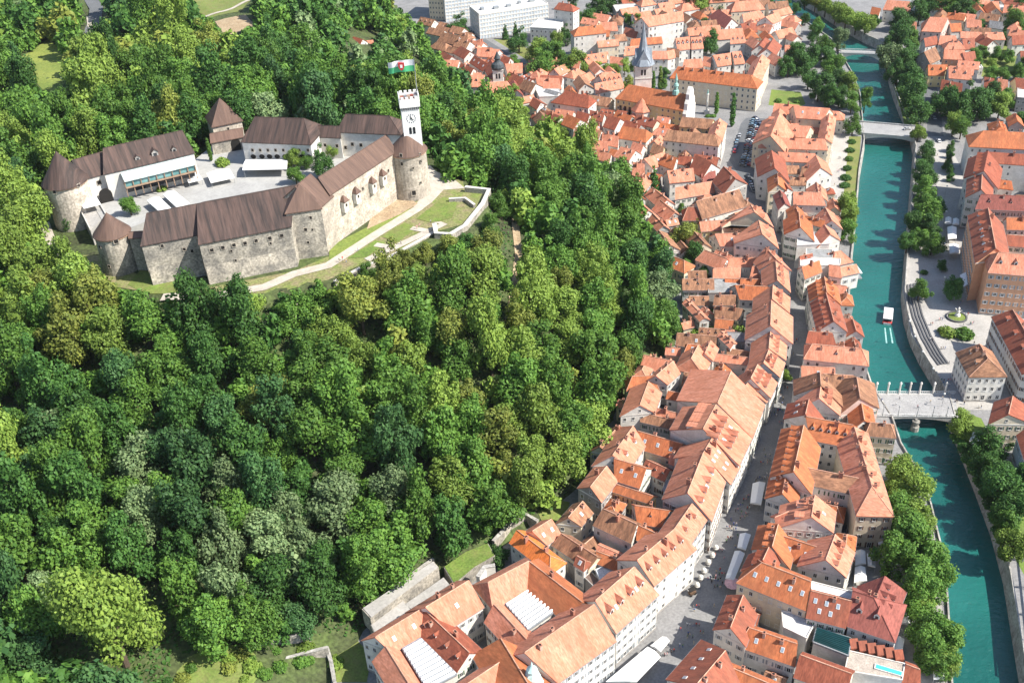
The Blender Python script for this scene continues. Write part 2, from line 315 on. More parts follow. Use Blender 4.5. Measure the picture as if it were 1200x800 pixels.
sheet('promenade', [(965, 265), (968, 215), (972, 165), (976, 140), (1000, 140), (996, 170), (992, 210), (985, 265)], PLAZA, .004)
sheet('riverside_terrace', [(1000, 700), (1000, 640), (1030, 600), (1095, 620), (1105, 720), (1108, 830), (1060, 830), (1050, 760)], PLAZA, .004)
sheet('street', [(878, 225), (855, 188), (868, 145), (890, 122), (900, 128), (893, 150), (884, 190), (905, 232)], ASPH, .004)
sheet('street', [(866, 138), (835, 130), (800, 120), (798, 112), (890, 122), (940, 128), (935, 140)], PAVE, .008)
sheet('road', [(1087, 160), (1084, 110), (1074, 60), (1070, 20), (1082, 20), (1086, 60), (1100, 110), (1106, 160)], ASPH, .004)
sheet('road', [(540, 38), (560, 40), (620, 78), (610, 84)], ASPH, .004)
sheet('lawn', [(900, 126), (904, 105), (938, 108), (944, 122), (935, 127)], GRASS, .006)
sheet('river_bank_grass', [(988, 235), (995, 160), (1009, 160), (1004, 225), (1000, 236)], GRASS, .006)
sheet('river_bank_grass', [(1046, 98), (1060, 95), (1074, 140), (1078, 148), (1060, 147), (1056, 130)], GRASS, .006)
sheet('lawn', [(578, 46), (600, 46), (632, 66), (620, 72)], GRASS, .006)
sheet('garden_ground', [(1122, 480), (1150, 490), (1175, 540), (1200, 600), (1215, 700), (1190, 655), (1160, 570), (1135, 520)], GRASS, .006)
sheet('garden_ground', [(1140, 45), (1205, 45), (1205, 90), (1145, 90)], GRASS, .006)
sheet('meadow', [(18, 72), (58, 46), (76, 66), (78, 112), (50, 106)], MEADOW, 0.05, drape=True, grid=6)
sheet('meadow', [(212, -2), (300, -2), (282, 14), (246, 22), (225, 10)], GRASS, 0.05, drape=True, grid=6)
sheet('dry_field', [(252, 26), (288, 18), (300, 32), (264, 42)], BARE, 0.05, drape=True, grid=6)
ribbon('road', [(100, -10), (113, 10), (111, 28), (104, 48)], 9, ASPH)
ribbon('path', [(236, 22), (262, 14), (296, 0)], 3, GRAVEL)
ribbon('path', [(104, 20), (108, 45), (102, 58)], 3, GRAVEL, .05)
ribbon('car_park', [(126, 176), (130, 150), (138, 118), (142, 100)], 7, PAVE); ribbon('car_park', [(153, 172), (154, 140), (158, 112)], 10, PAVE, .06); ribbon('car_park', [(185, 160), (215, 151), (246, 147)], 8, PAVE, .1)
sheet('lawn', [(200, 812), (208, 788), (226, 768), (262, 758), (296, 756), (306, 790), (290, 815)], GRASS, .05, drape=True, grid=4); sheet('lawn', [(426, 690), (432, 676), (470, 660), (482, 664), (450, 682)], GRASS, .05, drape=True, grid=4); sheet('lawn', [(630, 600), (655, 585), (668, 590), (662, 612), (640, 620)], GRASS, .05, drape=True, grid=4)
sheet('lawn', [(392, 800), (392, 770), (420, 752), (436, 770), (430, 800)], GRASS, .05, drape=True, grid=4)
sheet('lawn', [(96, 300), (130, 336), (240, 352), (330, 345), (385, 329), (425, 311), (455, 302), (512, 272), (543, 264), (568, 238), (573, 222), (520, 202), (500, 200), (490, 235), (440, 262), (388, 300), (345, 318), (240, 338), (165, 325), (120, 300)], mat('rough_grass', (.15, .19, .045), col2=(.22, .18, .10), scale=.2, fine=1.4, finec=.35), .0, drape=True, grid=3)
ribbon('path', [(52, 262), (62, 290), (85, 308), (105, 316)], 4, GRAVEL)
ribbon('path', [(190, 350), (250, 348), (310, 338), (345, 322), (385, 312), (440, 276), (490, 245), (505, 226), (512, 210), (498, 196)], 4.6, GRAVEL)
sheet('path', [(500, 200), (525, 205), (545, 222), (520, 224), (506, 238), (490, 250), (500, 225)], GRAVEL, .1, drape=True, grid=3)
ribbon('path', [(430, 306), (470, 288), (520, 264), (512, 262)], 3.4, GRAVEL)
ribbon('path', [(440, 288), (462, 292)], 3, GRAVEL, .05); ribbon('path', [(482, 268), (505, 272)], 3, GRAVEL, .05)
sheet('lawn', [(448, 279), (474, 262), (490, 268), (466, 284)], GRASS, .15, drape=True, grid=3)
sheet('lawn', [(408, 304), (440, 283), (452, 286), (430, 302)], GRASS, .15, drape=True, grid=3)
sheet('lawn', [(488, 258), (520, 232), (536, 238), (530, 256), (505, 262)], GRASS, .15, drape=True, grid=3)
sheet('lawn', [(150, 335), (165, 318), (200, 322), (235, 340), (225, 346), (170, 346)], GRASS, .15, drape=True, grid=3)
sheet('lawn', [(386, 308), (386, 290), (440, 262), (470, 250), (485, 245), (440, 272), (400, 300)], MEADOW, .15, drape=True, grid=3)
sheet('bank', [(430, 270), (440, 240), (470, 228), (490, 240), (470, 252)], BARE, .2, drape=True, grid=3)
ribbon('forest_trail', [(602, 250), (608, 300), (604, 340), (596, 380)], 3, BARE)
ribbon('forest_trail', [(190, 418), (260, 398), (310, 382), (350, 360)], 3.2, GRAVEL)
ribbon('forest_trail', [(200, 655), (216, 660), (222, 672)], 3.5, GRAVEL); ribbon('forest_trail', [(0, 552), (16, 560), (28, 572)], 4, GRAVEL); ribbon('forest_trail', [(175, 620), (190, 622)], 3, GRAVEL)
# ------------------------------------------------------------------ town houses: ridge ends, eave corners (photo places), eave height, roof, wall, options
# options: h1 h2 H = hipped ends; kX = width of the far side; dN / DN = dormers on the seen / far side (DNs = long shed dormers); sN skylights; cN chimneys; j = wing of the house before
HS = {}
HS['hall'] = '''
499 711 549 680 538 727 567 711|14|s|w|s1 c1
496 713 550 764 493 747 534 788|13|r|w|j d4 c1
440 746 494 713 458 762 492 748|13.5|s|w|j s2
452 757 486 812 470 760 500 806|12.5|s|w|j
587 748 622 806 553 766 590 830|14|o|w|j
526 815 588 774 555 822 600 800|14|s|w|j
572 682 620 657 592 707 617 691|14|s|w|h1
621 658 682 705 617 691 649 717|14|o|w|j c1
579 708 619 751 592 707 619 738|13|s|w|j c1
615 764 696 708 658 798 720 749|15|s|w|c2
698 703 743 664 720 739 773 697|15|s|w|d4 s2 c1
606 621 645 651 598 635 644 672|11|O|w|h2 c1
624 622 646 608 641 638 657 626|10|s|w|s2
658 625 700 652 645 640 692 664|9|b|c|c1
676 651 686 657 673 661 684 668|10|r|w|s1 h2
700 646 738 660 699 655 724 672|9|o|w|c1
'''
HS['slope'] = '''
747 656 790 620 774 690 808 638|15|s|w|d5 c2 k1.2
790 620 811 590 808 638 828 608|15|s|w|d2 c1
806 577 824 531 828 608 855 565|15|s|w|d4 s3 c2
824 531 834 514 855 566 868 545|14|s|w|s5 c1
824 502 839 474 866 544 880 513|16|s|w|d7 D5s s2 c1 k.9
841 472 857 435 880 512 897 474|15|s|w|k1.15
873 453 880 444 898 471 903 464|11|s|w|d1
880 443 888 427 902 465 911 448|13|s|w|d6 c1 k.8
895 425 901 410 913 441 920 425|13|s|w|d3 c1
901 408 903 388 919 421 923 402|13|s|w|d4 c1
903 381 904 352 928 402 929 371|14|s|w|c2
905 350 906 334 926 366 924 348|14|s|w|d3 c1
911 328 909 306 926 342 923 317|13|s|w|d5 c1
910 304 897 290 924 318 912 296|13|s|w|c2 d2
893 274 889 258 912 291 906 268|13|s|w|c1 d2 k1.5
884 248 880 240 905 266 898 248|13|s|c|d3 c1 k1.6
816 236 866 222 818 253 880 245|10|b|w|c3
820 260 863 257 821 269 858 270|9|s|y|c2
838 274 876 273 845 288 872 287|9|s|w|c1 s1
806 243 815 243 800 258 826 258|9|r|c|H c1
826 293 852 303 818 312 852 312|9|s|w|h1 c1
855 302 892 302 853 312 888 312|9|s|w|c1 d1
836 315 868 312 835 326 868 326|8|s|w|c1
882 312 908 313 879 326 905 326|9|s|w|
862 334 900 336 873 352 893 350|10|o|w|c1
838 346 862 346 836 357 861 357|8|b|c|c2
838 359 870 362 838 372 866 374|8|b|c|c2
804 350 826 372 811 374 830 373|10|s|w|c1 d2
852 389 890 391 865 400 888 399|10|g|g|
852 408 884 413 852 417 883 420|8|b|y|
806 403 818 404 804 413 818 414|11|o|w|H s1
826 414 833 399 835 422 842 408|12|s|w|c1 d2
836 414 878 419 835 422 877 427|10|s|w|c2
845 388 860 402 852 406 864 407|11|s|w|c1 d2
810 420 818 405 828 437 832 420|11|s|w|h1 c1
802 436 838 440 799 451 828 455|9|b|w|c1
769 440 789 423 783 449 797 437|13|s|w|c2 d1
750 474 760 447 769 477 775 460|12|s|w|d2 k1.3
741 441 766 440 734 456 762 458|11|o|w|H
749 473 802 486 748 481 797 493|10|s|w|c1
783 458 807 462 781 466 806 471|10|o|w|
725 468 742 474 722 475 740 480|8|s|c|c1
750 483 798 494 752 494 795 503|9|b|w|c1
748 505 800 520 751 525 783 536|10|o|c|s3 c1
718 533 742 499 747 543 751 521|12|s|w|s2 d2 c4 k1.1
703 523 726 498 716 533 735 508|9|b|c|c2
720 537 757 548 722 560 748 573|11|o|w|s2 c1
692 570 711 546 704 587 724 563|11|s|g|k1.2 c1
719 566 765 581 717 574 760 589|9|o|y|
666 606 683 587 682 616 694 600|9|b|c|s1 c1
707 596 746 614 697 613 738 637|11|b|w|c1
744 592 784 598 747 613 775 616|11|o|w|c1 d1
748 615 778 629 747 631 766 642|10|o|w|c1
701 638 732 652 700 645 727 659|8|s|c|
785 531 806 540 783 543 803 549|10|s|w|s1 c2
782 562 800 567 777 573 793 578|11|g|w|d2
'''
HS['stem'] = '''
848 778 905 802 846 800 890 830|11|o|w|c1 s2
815 803 850 762 784 797 822 745|13|r|w|s4 c2
856 735 871 697 834 736 855 698|13|r|w|d3 c2
878 735 934 754 870 757 931 780|11|o|w|h1 s2 c1
938 767 998 789 931 792 990 815|10|r|c|
893 659 950 681 862 684 946 712|14|o|c|h1 s5 c1
894 656 901 641 862 680 879 650|14|r|w|d4 k.7
951 692 998 704 946 719 990 738|13|r|w|s5 c1
1000 692 1024 700 993 734 1049 750|13|m|w|h2 d2 c2
1026 701 1037 675 1050 748 1053 690|13|m|w|j d5
1062 778 1078 784 1058 798 1078 806|7|r|w|
951 605 955 580 970 622 985 600|15|s|w|s1 c3 D2s k1.4
968 655 979 626 993 676 999 646|14|s|w|d4 c2 k1.2
917 578 921 556 896 583 903 560|13|o|w|d3 c2
905 640 912 614 882 643 892 604|13|o|w|d4s c2
915 627 958 641 918 655 950 664|12|o|w|s2 c1
908 606 950 588 912 622 945 605|14|r|w|j d2s
930 552 942 498 902 558 920 490|15|o|w|d8 c3 k.9
945 488 1000 498 954 516 991 522|15|o|w|j d5 c1
1001 500 1022 570 1013 495 1047 604|15|s|c|j h2 d7 c7
932 545 1015 562 945 567 1000 578|14|b|w|j c1
944 485 948 468 918 490 925 470|14|r|w|c1 s2
960 466 962 451 983 486 987 466|14|s|w|d3 c2
962 451 961 436 928 462 933 437|14|b|w|c2
965 438 1000 440 978 458 990 459|12|b|w|c2
1004 442 1008 466 1023 449 1029 467|12|b|p|h1 c1
1009 469 1013 492 1021 478 1025 491|12|o|w|d2
1020 495 1044 497 1014 509 1050 513|13|b|c|H c1
952 403 1010 409 942 420 1018 428|12|s|w|H c3 d1
948 388 975 390 945 402 985 403|12|r|w|c2
977 376 968 343 957 387 951 355|13|r|w|d6 D3 c1
969 342 966 324 950 352 946 335|13|o|w|d4 D3 c2
940 313 960 305 943 326 962 319|12|o|w|c1
972 310 984 312 972 322 986 326|11|s|w|
938 300 952 297 936 308 952 306|12|r|p|d1
938 266 936 248 920 268 917 258|13|o|w|c2
945 253 966 258 948 262 967 267|12|o|w|c1
967 243 975 258 978 250 986 268|11|s|w|c1
966 263 973 274 976 270 984 278|11|s|w|
920 238 914 223 912 246 907 229|13|m|w|c1
930 225 962 226 930 239 974 241|12|s|w|c2
936 252 932 240 926 256 920 246|12|o|w|c1
912 216 911 203 903 225 897 208|13|o|c|c2
904 176 908 197 881 186 892 203|13|r|w|h1 c1
912 178 955 180 918 189 960 190|12|s|w|d2 c2
956 182 962 196 966 184 972 198|11|s|w|
922 194 936 194 920 203 937 203|10|b|w|c1
940 195 962 196 938 206 966 207|10|b|w|c2
922 208 944 208 922 217 944 216|9|b|w|c1
920 214 924 220 916 220 918 230|12|r|w|
900 161 966 163 889 173 969 175|14|s|c|H d2 c3
903 159 914 132 889 158 893 138|14|s|c|j d3 c2
916 146 950 148 918 159 944 161|13|s|c|j d1
967 162 972 133 975 166 980 136|14|s|c|j d4 c3
930 124 972 127 936 138 965 140|13|s|c|j s2
'''
HS['east'] = '''
1153 153 1260 158 1136 172 1260 177|17|o|w|h1 c4 s1
1153 200 1158 177 1131 201 1138 177|17|r|w|d6 c1
1160 178 1250 184 1162 190 1250 197|15|r|w|c2
1151 203 1150 222 1131 209 1135 231|17|r|w|d4 s1
1152 208 1185 212 1155 218 1187 222|14|o|w|d2
1150 228 1250 232 1137 243 1250 250|18|m|p|d4 c1
1158 244 1167 291 1134 251 1144 310|20|r|o|s6 d5 c2
1170 296 1260 303 1158 319 1250 326|21|s|o|h1 d5
1180 255 1260 256 1180 268 1260 270|15|o|w|c1
1180 275 1240 280 1180 288 1240 292|15|r|w|
1187 363 1225 430 1156 363 1195 426|14|r|w|d4s c3
1148 403 1158 420 1113 413 1144 441|12|b|w|h1 h2 c2 d2 sq
1187 464 1182 485 1150 467 1175 502|12|r|c|c1 k1.6
1205 500 1225 560 1192 512 1212 570|11|r|u|c1
'''
HS['trnovo'] = '''
1090 20 1111 21 1080 38 1103 36|9|s|p|h1
1083 45 1097 42 1082 55 1100 51|8|r|w|
1102 42 1120 42 1100 52 1122 52|8|s|w|c1
1083 61 1096 55 1083 73 1108 71|9|b|g|
1107 58 1130 59 1106 69 1134 70|8|s|o|c1
1088 76 1110 76 1088 88 1106 88|8|o|y|d2
1112 78 1136 80 1112 92 1140 93|9|s|w|d2 c1
1104 93 1128 98 1100 109 1128 112|9|r|w|c1
1128 46 1142 44 1128 57 1140 58|7|r|w|d1
1126 37 1150 38 1126 44 1150 45|7|s|w|
1133 22 1150 24 1133 32 1150 34|7|s|w|
1155 38 1175 38 1153 46 1178 46|7|s|w|c1
1160 24 1175 26 1160 32 1178 34|7|g|w|
1186 42 1206 41 1186 52 1206 52|8|r|w|
1154 90 1165 92 1154 104 1170 106|8|r|w|c1
1170 92 1181 94 1172 108 1190 110|8|s|w|c1
1190 91 1206 93 1192 106 1210 108|8|r|y|
1040 0 1066 2 1034 13 1070 13|9|s|w|
1022 8 1032 10 1020 16 1030 18|7|o|w|
1155 2 1170 2 1153 10 1172 11|8|s|w|
1113 28 1126 27 1114 36 1128 37|7|o|w|
1128 62 1142 60 1130 72 1146 72|7|r|w|
1178 2 1205 4 1176 12 1205 14|8|r|w|
1196 60 1215 60 1196 70 1215 72|8|r|w|
1060 24 1074 26 1058 32 1074 36|8|s|w|
'''
HS['south'] = '''
862 2 888 0 858 15 896 10|10|s|c|H
842 11 858 22 829 19 850 33|9|m|w|
870 17 890 12 873 27 895 20|8|s|w|c1
897 20 912 14 903 26 919 25|12|s|w|
888 25 905 30 885 35 906 38|8|s|w|d1
868 28 885 27 872 38 888 38|8|r|w|c1
906 46 899 57 919 48 912 61|9|r|w|
897 44 890 53 907 46 900 58|9|r|w|
920 53 941 53 920 60 942 61|8|s|w|
880 42 889 48 874 50 884 58|9|s|g|
822 37 870 33 824 48 872 44|9|s|w|c2
857 42 872 41 856 51 874 50|9|s|w|d3
792 45 808 43 794 59 809 57|9|s|w|d3
810 44 822 43 811 58 824 56|9|s|w|d3
836 65 856 62 840 77 858 76|9|s|w|d2
858 61 868 60 862 76 872 73|9|s|w|d2
802 70 822 69 800 80 824 79|9|s|w|c1
825 66 834 68 824 78 838 78|8|s|w|
774 62 790 58 776 70 792 68|8|s|w|
905 62 916 68 898 70 908 77|8|s|w|
882 64 893 70 876 72 886 80|8|r|w|
925 38 935 42 920 45 930 48|7|s|w|
'''
HS['palace'] = '''
795 78 880 88 776 91 888 103|15|o|c|h2 c7
882 88 893 64 890 103 901 70|15|s|c|j c2
'''
HS['school'] = '''
783 152 838 158 777 164 842 171|15|b|w|h2
838 156 843 139 843 170 854 143|15|s|w|j c2
800 137 836 140 796 148 832 151|12|b|y|j
'''
HS['gornji'] = '''
662 108 690 112 648 118 680 127|13|r|w|H c1
697 98 728 92 698 109 731 103|12|s|w|d2 c1
702 88 726 86 712 104 730 99|11|s|w|d4
628 91 655 92 632 103 660 104|9|s|w|c1
615 93 628 98 609 102 620 109|10|b|w|k1.3
597 84 614 92 593 93 608 102|9|r|w|c1
678 88 686 98 672 99 680 105|10|b|w|k1.3
625 114 634 120 620 123 630 128|8|r|w|k1.3
632 130 642 142 624 141 637 153|9|b|w|k1.2
641 130 656 136 638 139 652 145|9|r|w|c1
665 134 680 140 658 145 672 151|10|o|w|k1.3
677 130 691 134 674 139 688 143|9|r|w|c1
692 129 708 133 692 140 707 142|9|r|w|d2 c1
713 135 727 139 707 148 720 152|10|r|w|k1.2
674 149 705 153 672 161 700 166|10|b|w|c2
683 165 690 176 672 168 680 182|10|m|w|k1.2
690 163 712 166 690 173 712 177|9|s|w|c2 d1
706 156 725 160 710 169 726 173|9|s|w|c2 d1
730 148 757 152 723 161 753 166|10|o|w|h2 c1
728 172 745 176 722 181 735 189|10|s|w|d1 s1 c1
742 166 754 170 738 177 750 181|9|s|w|c1
755 186 778 178 765 197 786 189|9|s|w|c1 s1
780 180 793 185 773 191 788 199|10|o|w|c1
742 190 755 192 740 206 760 207|9|s|w|c1
766 168 778 172 762 178 776 183|9|b|y|c1
816 181 834 191 812 198 820 209|11|r|w|k1.1
797 182 811 184 793 191 808 194|10|r|w|c1
782 200 812 197 785 214 814 211|9|s|w|d2 c1
792 220 838 212 790 233 836 226|8|s|w|c2
848 195 862 209 842 216 845 227|12|r|g|c1 k1.2
822 204 838 200 822 213 838 212|9|m|w|
748 236 760 246 741 250 752 257|8|s|w|c1
765 250 778 264 760 260 771 270|8|s|w|c1 d1
772 270 786 287 765 283 775 297|9|b|w|k1.2 c1
700 176 716 180 698 186 714 190|9|s|w|c1
'''
HS['florian'] = '''
520 38 538 42 517 46 532 55|9|b|g|c1
540 54 551 60 531 61 543 69|9|r|w|
556 65 572 75 550 73 566 83|9|r|w|s3
575 70 583 85 568 82 576 96|10|r|w|
560 56 585 58 558 66 582 67|8|s|w|c1
515 58 530 66 510 69 524 74|8|r|w|
520 70 538 71 515 79 535 81|8|s|w|d1
540 74 555 80 535 85 552 89|8|r|w|c1
540 88 568 88 538 99 562 104|8|s|w|d2
592 75 612 74 595 86 612 85|8|s|w|c1
590 65 598 68 586 73 595 77|8|r|w|
573 124 586 131 562 134 577 142|7|r|w|k1.2
566 118 574 120 563 126 572 128|7|m|w|
608 148 627 149 606 158 628 159|7|o|w|c1
414 43 425 46 412 50 420 54|6|r|w|k1.2
427 48 437 47 428 53 438 53|6|s|w|
602 94 606 106 594 98 600 110|8|m|w|
640 104 655 108 634 114 650 118|8|g|w|
'''
HS['flats'] = '''
655 3 669 5 651 13 675 12|20|r|w|H c2
678 32 705 29 669 38 685 46|17|o|w|H c5 sq
752 21 800 13 760 30 803 25|18|s|w|c1
722 26 704 26 724 36 702 36|10|s|w|
733 32 748 36 731 41 745 45|9|r|w|
720 41 732 40 722 48 735 47|10|b|w|k1.2
740 46 775 43 735 53 777 51|10|o|w|c1
733 55 752 53 731 65 753 63|10|s|w|d2
765 60 781 60 765 69 783 69|9|s|w|
782 56 796 58 781 64 796 67|8|b|w|
682 65 712 61 690 75 711 73|10|s|w|d3 c1
662 68 680 72 664 76 680 82|10|s|w|c1
715 66 730 68 716 74 732 76|9|s|w|
'''
ROOFW = dict(s='salmon tiled', o='orange tiled', O='vivid orange tiled', r='red tiled', b='brown weathered', m='maroon tiled', g='grey roofed')
WALLW = dict(w='white', c='cream', y='yellow', g='grey', o='ochre', p='pink', u='pale blue')
ZONE = dict(hall='by the glass-roofed courtyards', slope='between wooded hill and main street', stem='between main street and the river',
            east='along the plaza bank', trnovo='beyond the arched footbridge', south='beyond the long palace', palace='behind the church poplars', school='below the yellow church',
            gornji='between spired church and hill', florian='around the small domed church', flats='among the apartment blocks')
def parse(z):
    out = []
    for ln in HS[z].strip().splitlines():
        a, ze, rf, wl, op = ln.split('|'); a = [float(x) for x in a.split()]
        out.append(dict(z=z, p=a, ze=float(ze), rf=rf, wl=wl, op=op.split()))
    return out
def solve(hs):
    a = hs['p']; op = hs['op']; ze0 = hs['ze']; k = 1.0
    for o in op:
        if o[0] == 'k': k = float(o[1:])
    hb = max(0, hz(*at((a[0] + a[2]) / 2, (a[1] + a[3]) / 2, ze0 + 3).xy)); ze = ze0 if hs.get('abs') else ze0 + (hb * .8 if hb < 40 else hb)
    h = 4.0; tanp = .84
    for _ in range(12):
        A, B = at(a[0], a[1], ze + h), at(a[2], a[3], ze + h)
        e1 = at(a[4], a[5], ze); e2 = at(a[6], a[7], ze)
        d = (B - A); d.z = 0
        if d.length < 1: d = Vector((1, 0, 0))
        d.normalize()
        nrm = Vector((d.y, -d.x, 0)); w1, w2 = (e1 - A).dot(nrm), (e2 - B).dot(nrm); wd = (w1 + w2) / 2
        h = .5 * h + .5 * min(hs.get('hm', 7.5), max(1.2, abs(wd) * tanp))
    if abs(wd) < 2: sgn = 1 if wd >= 0 else -1; wd = 2 * sgn
    if wd < 0: nrm = -nrm
    wd = abs(wd); A, B = at(a[0], a[1], ze + h), at(a[2], a[3], ze + h)
    H = 'H' in op; h1, h2 = H or 'h1' in op, H or 'h2' in op
    A0, B0 = Vector((A.x, A.y, ze)), Vector((B.x, B.y, ze))
    # along-ridge offset of the eave corners: kept for hips, limited for gables
    s1, s2 = (e1 - A).dot(d), (e2 - B).dot(d); lim = wd * .45
    if not h1: s1 = max(-lim, min(lim, s1))
    else: s1 = max(-wd * 1.5, min(-wd * .4, s1))
    if not h2: s2 = max(-lim, min(lim, s2))
    else: s2 = min(wd * 1.5, max(wd * .4, s2))
    w1 = w2 = wd
    E1, E2 = A0 + nrm * w1 + d * s1, B0 + nrm * w2 + d * s2
    F1 = A0 - nrm * w1 * k + d * (s1 if h1 else -s1 * k); F2 = B0 - nrm * w2 * k + d * (s2 if h2 else -s2 * k)
    hs.update(A=A, B=B, E1=E1, E2=E2, F1=F1, F2=F2, d=d, n=nrm, h=h, w=wd, k=k, h1=h1, h2=h2, zev=ze, foot=[(q.x, q.y) for q in (E1, E2, F2, F1)], zg=hb)
    c = (E1 + E2 + F1 + F2) / 4; hs['c'] = c; hs['dist'] = (c - Vector((0, 0, CAMH))).length
# shared small pieces
PIECE = {}
GUT = mat('zinc_gutter', (.22, .22, .22), rough=.5, metal=.4, finec=0)
SHUT = [mat('shutter_green', (.08, .14, .09), finec=0), mat('shutter_brown', (.16, .09, .06), finec=0), mat('shutter_grey', (.3, .32, .33), finec=0)]
def window_mesh(kind='w'):
    if ('win', kind) in PIECE: return PIECE['win', kind]
    m = MB(); W_, H_ = 1.0, 1.55
    for c, d in (((0, -.03, H_ / 2 - .06), (W_ + .2, .1, .12)), ((0, -.05, -H_ / 2 - .05), (W_ + .34, .2, .1)), ((-W_ / 2, -.03, 0), (.12, .1, H_)), ((W_ / 2, -.03, 0), (.12, .1, H_)), ((0, -.03, 0), (.07, .08, H_))):
        m.box(c, d)
    m.box((0, .02, 0), (W_, .06, H_), m=1)
    if kind != 'w':
        for sx in (-1, 1): m.box((sx * (W_ / 2 + .3), -.04, 0), (.44, .07, H_), m=2)
    PIECE['win', kind] = m.mesh('window', [FRAME, GLASS, SHUT[kind] if kind != 'w' else FRAME]); return PIECE['win', kind]
def castle_window_mesh():
    if 'cwin' not in PIECE:
        m = MB(); m.box((0, .02, 0), (1.0, .1, 1.4), m=1)
        for c, d in (((0, -.01, .78), (1.3, .12, .16)), ((0, -.02, -.78), (1.4, .2, .14)), ((-.58, -.01, 0), (.16, .12, 1.4)), ((.58, -.01, 0), (.16, .12, 1.4))): m.box(c, d)
        PIECE['cwin'] = m.mesh('window', [WALL['T'], DARK])
    return PIECE['cwin']
def dormer_mesh(shed, rf, wl, slope):
    key = ('dor', shed, rf, wl, round(slope, 1))
    if key in PIECE: return PIECE[key]
    m = MB()
    if not shed:
        w_, hh, pk = .68, 1.15, 1.95; dp = (hh + .3) / slope; dk = pk / slope
        m.add([(-w_, 0, -.5), (w_, 0, -.5), (w_, 0, hh), (0, 0, pk), (-w_, 0, hh), (-w_, dp, -.5 + dp * slope * .7), (w_, dp, -.5 + dp * slope * .7), (w_, dp, hh), (0, dk + .3, pk), (-w_, dp, hh)],
              [(0, 1, 2, 3, 4), (1, 6, 7, 2), (0, 4, 9, 5), (5, 9, 8, 7, 6)], 1)
        o = .2
        for s_ in (-1, 1):
            a, b_ = (s_ * (w_ + o), -o, hh - o * .9), (0, -o, pk + .06); c_, e_ = (0, dk + .4, pk + .06), (s_ * (w_ + o), dp + .3, hh - o * .9)
            up = (0, 0, .1); m.add([a, b_, c_, e_] + [tuple(np.add(q, up)) for q in (a, b_, c_, e_)], [(0, 1, 2, 3), (4, 5, 6, 7), (0, 1, 5, 4), (1, 2, 6, 5), (2, 3, 7, 6), (3, 0, 4, 7)], 0)
        m.box((0, -.02, .45), (.7, .08, .9), m=2)
    else:
        w_, hh = 1.15, .95; dp = (hh + .35) / (slope - .18)
        m.add([(-w_, 0, -.4), (w_, 0, -.4), (w_, 0, hh), (-w_, 0, hh), (w_, dp, hh + .18 * dp), (-w_, dp, hh + .18 * dp)], [(0, 1, 2, 3), (1, 4, 2), (0, 3, 5), (0, 5, 4, 1)], 1)
        m.add([(-w_ - .15, -.3, hh), (w_ + .15, -.3, hh), (w_ + .15, dp + .3, hh + .18 * (dp + .3) + .06), (-w_ - .15, dp + .3, hh + .18 * (dp + .3) + .06), (-w_ - .15, -.3, hh + .14), (w_ + .15, -.3, hh + .14), (w_ + .15, dp + .3, hh + .18 * (dp + .3) + .2), (-w_ - .15, dp + .3, hh + .18 * (dp + .3) + .2)],
              [(0, 3, 2, 1), (4, 5, 6, 7), (0, 1, 5, 4), (1, 2, 6, 5), (2, 3, 7, 6), (3, 0, 4, 7)], 0)
        m.box((0, -.02, .4), (1.7, .08, .7), m=2)
    PIECE[key] = m.mesh('dormer', [ROOF[rf], WALL[wl], GLASS]); return PIECE[key]
def chimney_mesh(i):
    if ('ch', i) not in PIECE:
        m = MB(); h_ = (2.6, 3.1, 2.3)[i]; x, y = ((.75, .95), (.7, 1.4), (1.0, .8))[i]
        m.box((0, 0, h_ / 2 - 1), (x, y, h_)); m.box((0, 0, h_ - .95), (x + .22, y + .22, .14), m=1)
        m.box((0, 0, h_ - .8), (x * .55, y * .6, .22), m=2)
        PIECE['ch', i] = m.mesh('chimney', [(CHW, BRICK, CHW)[i], BRICK, DARK])
    return PIECE['ch', i]
def skylight_mesh():
    if 'sky' not in PIECE:
        m = MB(); m.box((0, 0, .08), (1.0, 1.5, .16)); m.box((0, 0, .15), (.74, 1.2, .06), m=1)
        PIECE['sky'] = m.mesh('skylight', [FRAME, mat('skylight_glass', (.30, .36, .42), rough=.15, finec=0, spec=.6)])
    return PIECE['sky']
def shell(A, B, E1, E2, F1, F2, h1, h2, d, nrm, t=.28, og=.22, oe=.45):
    """roof shell with overhang: closed, following both slopes"""
    A, B = A.copy(), B.copy(); q = []
    def out(E, Rr):                       # down the slope past the eave
        v = (E - Rr); return E + v.normalized() * oe
    e1, e2, f1, f2 = out(E1, A), out(E2, B), out(F1, A), out(F2, B)
    if not h1: A -= d * og; e1 -= d * og; f1 -= d * og
    if not h2: B += d * og; e2 += d * og; f2 += d * og
    top = [A, B, e1, e2, f1, f2]; dz = Vector((0, 0, -t))
    vs = [v + Vector((0, 0, .06)) for v in top] + [v + dz for v in top]
    fs = [(2, 3, 1, 0), (5, 4, 0, 1), (8, 6, 7, 9), (11, 7, 6, 10), (2, 8, 9, 3), (4, 5, 11, 10)]
    for hh, a, e, f in ((h1, 0, 2, 4), (h2, 1, 3, 5)):
        if hh: fs += [(a, e, f), (a + 6, f + 6, e + 6), (e, f, f + 6, e + 6)]
        else: fs += [(a, e, e + 6, a + 6), (f, a, a + 6, f + 6)]
    return vs, fs
ALLH = []
for z in HS:
    lst = parse(z)
    for hs in lst: solve(hs)
    ALLH += lst
def covered(x, y, zt, skip):
    for o in ALLH:
        if o is skip or o['zev'] < zt: continue
        if abs(o['c'].x - x) < 40 and abs(o['c'].y - y) < 40 and inpoly(x, y, o['foot']): return True
    return False
CAMP = Vector((0, 0, CAMH))
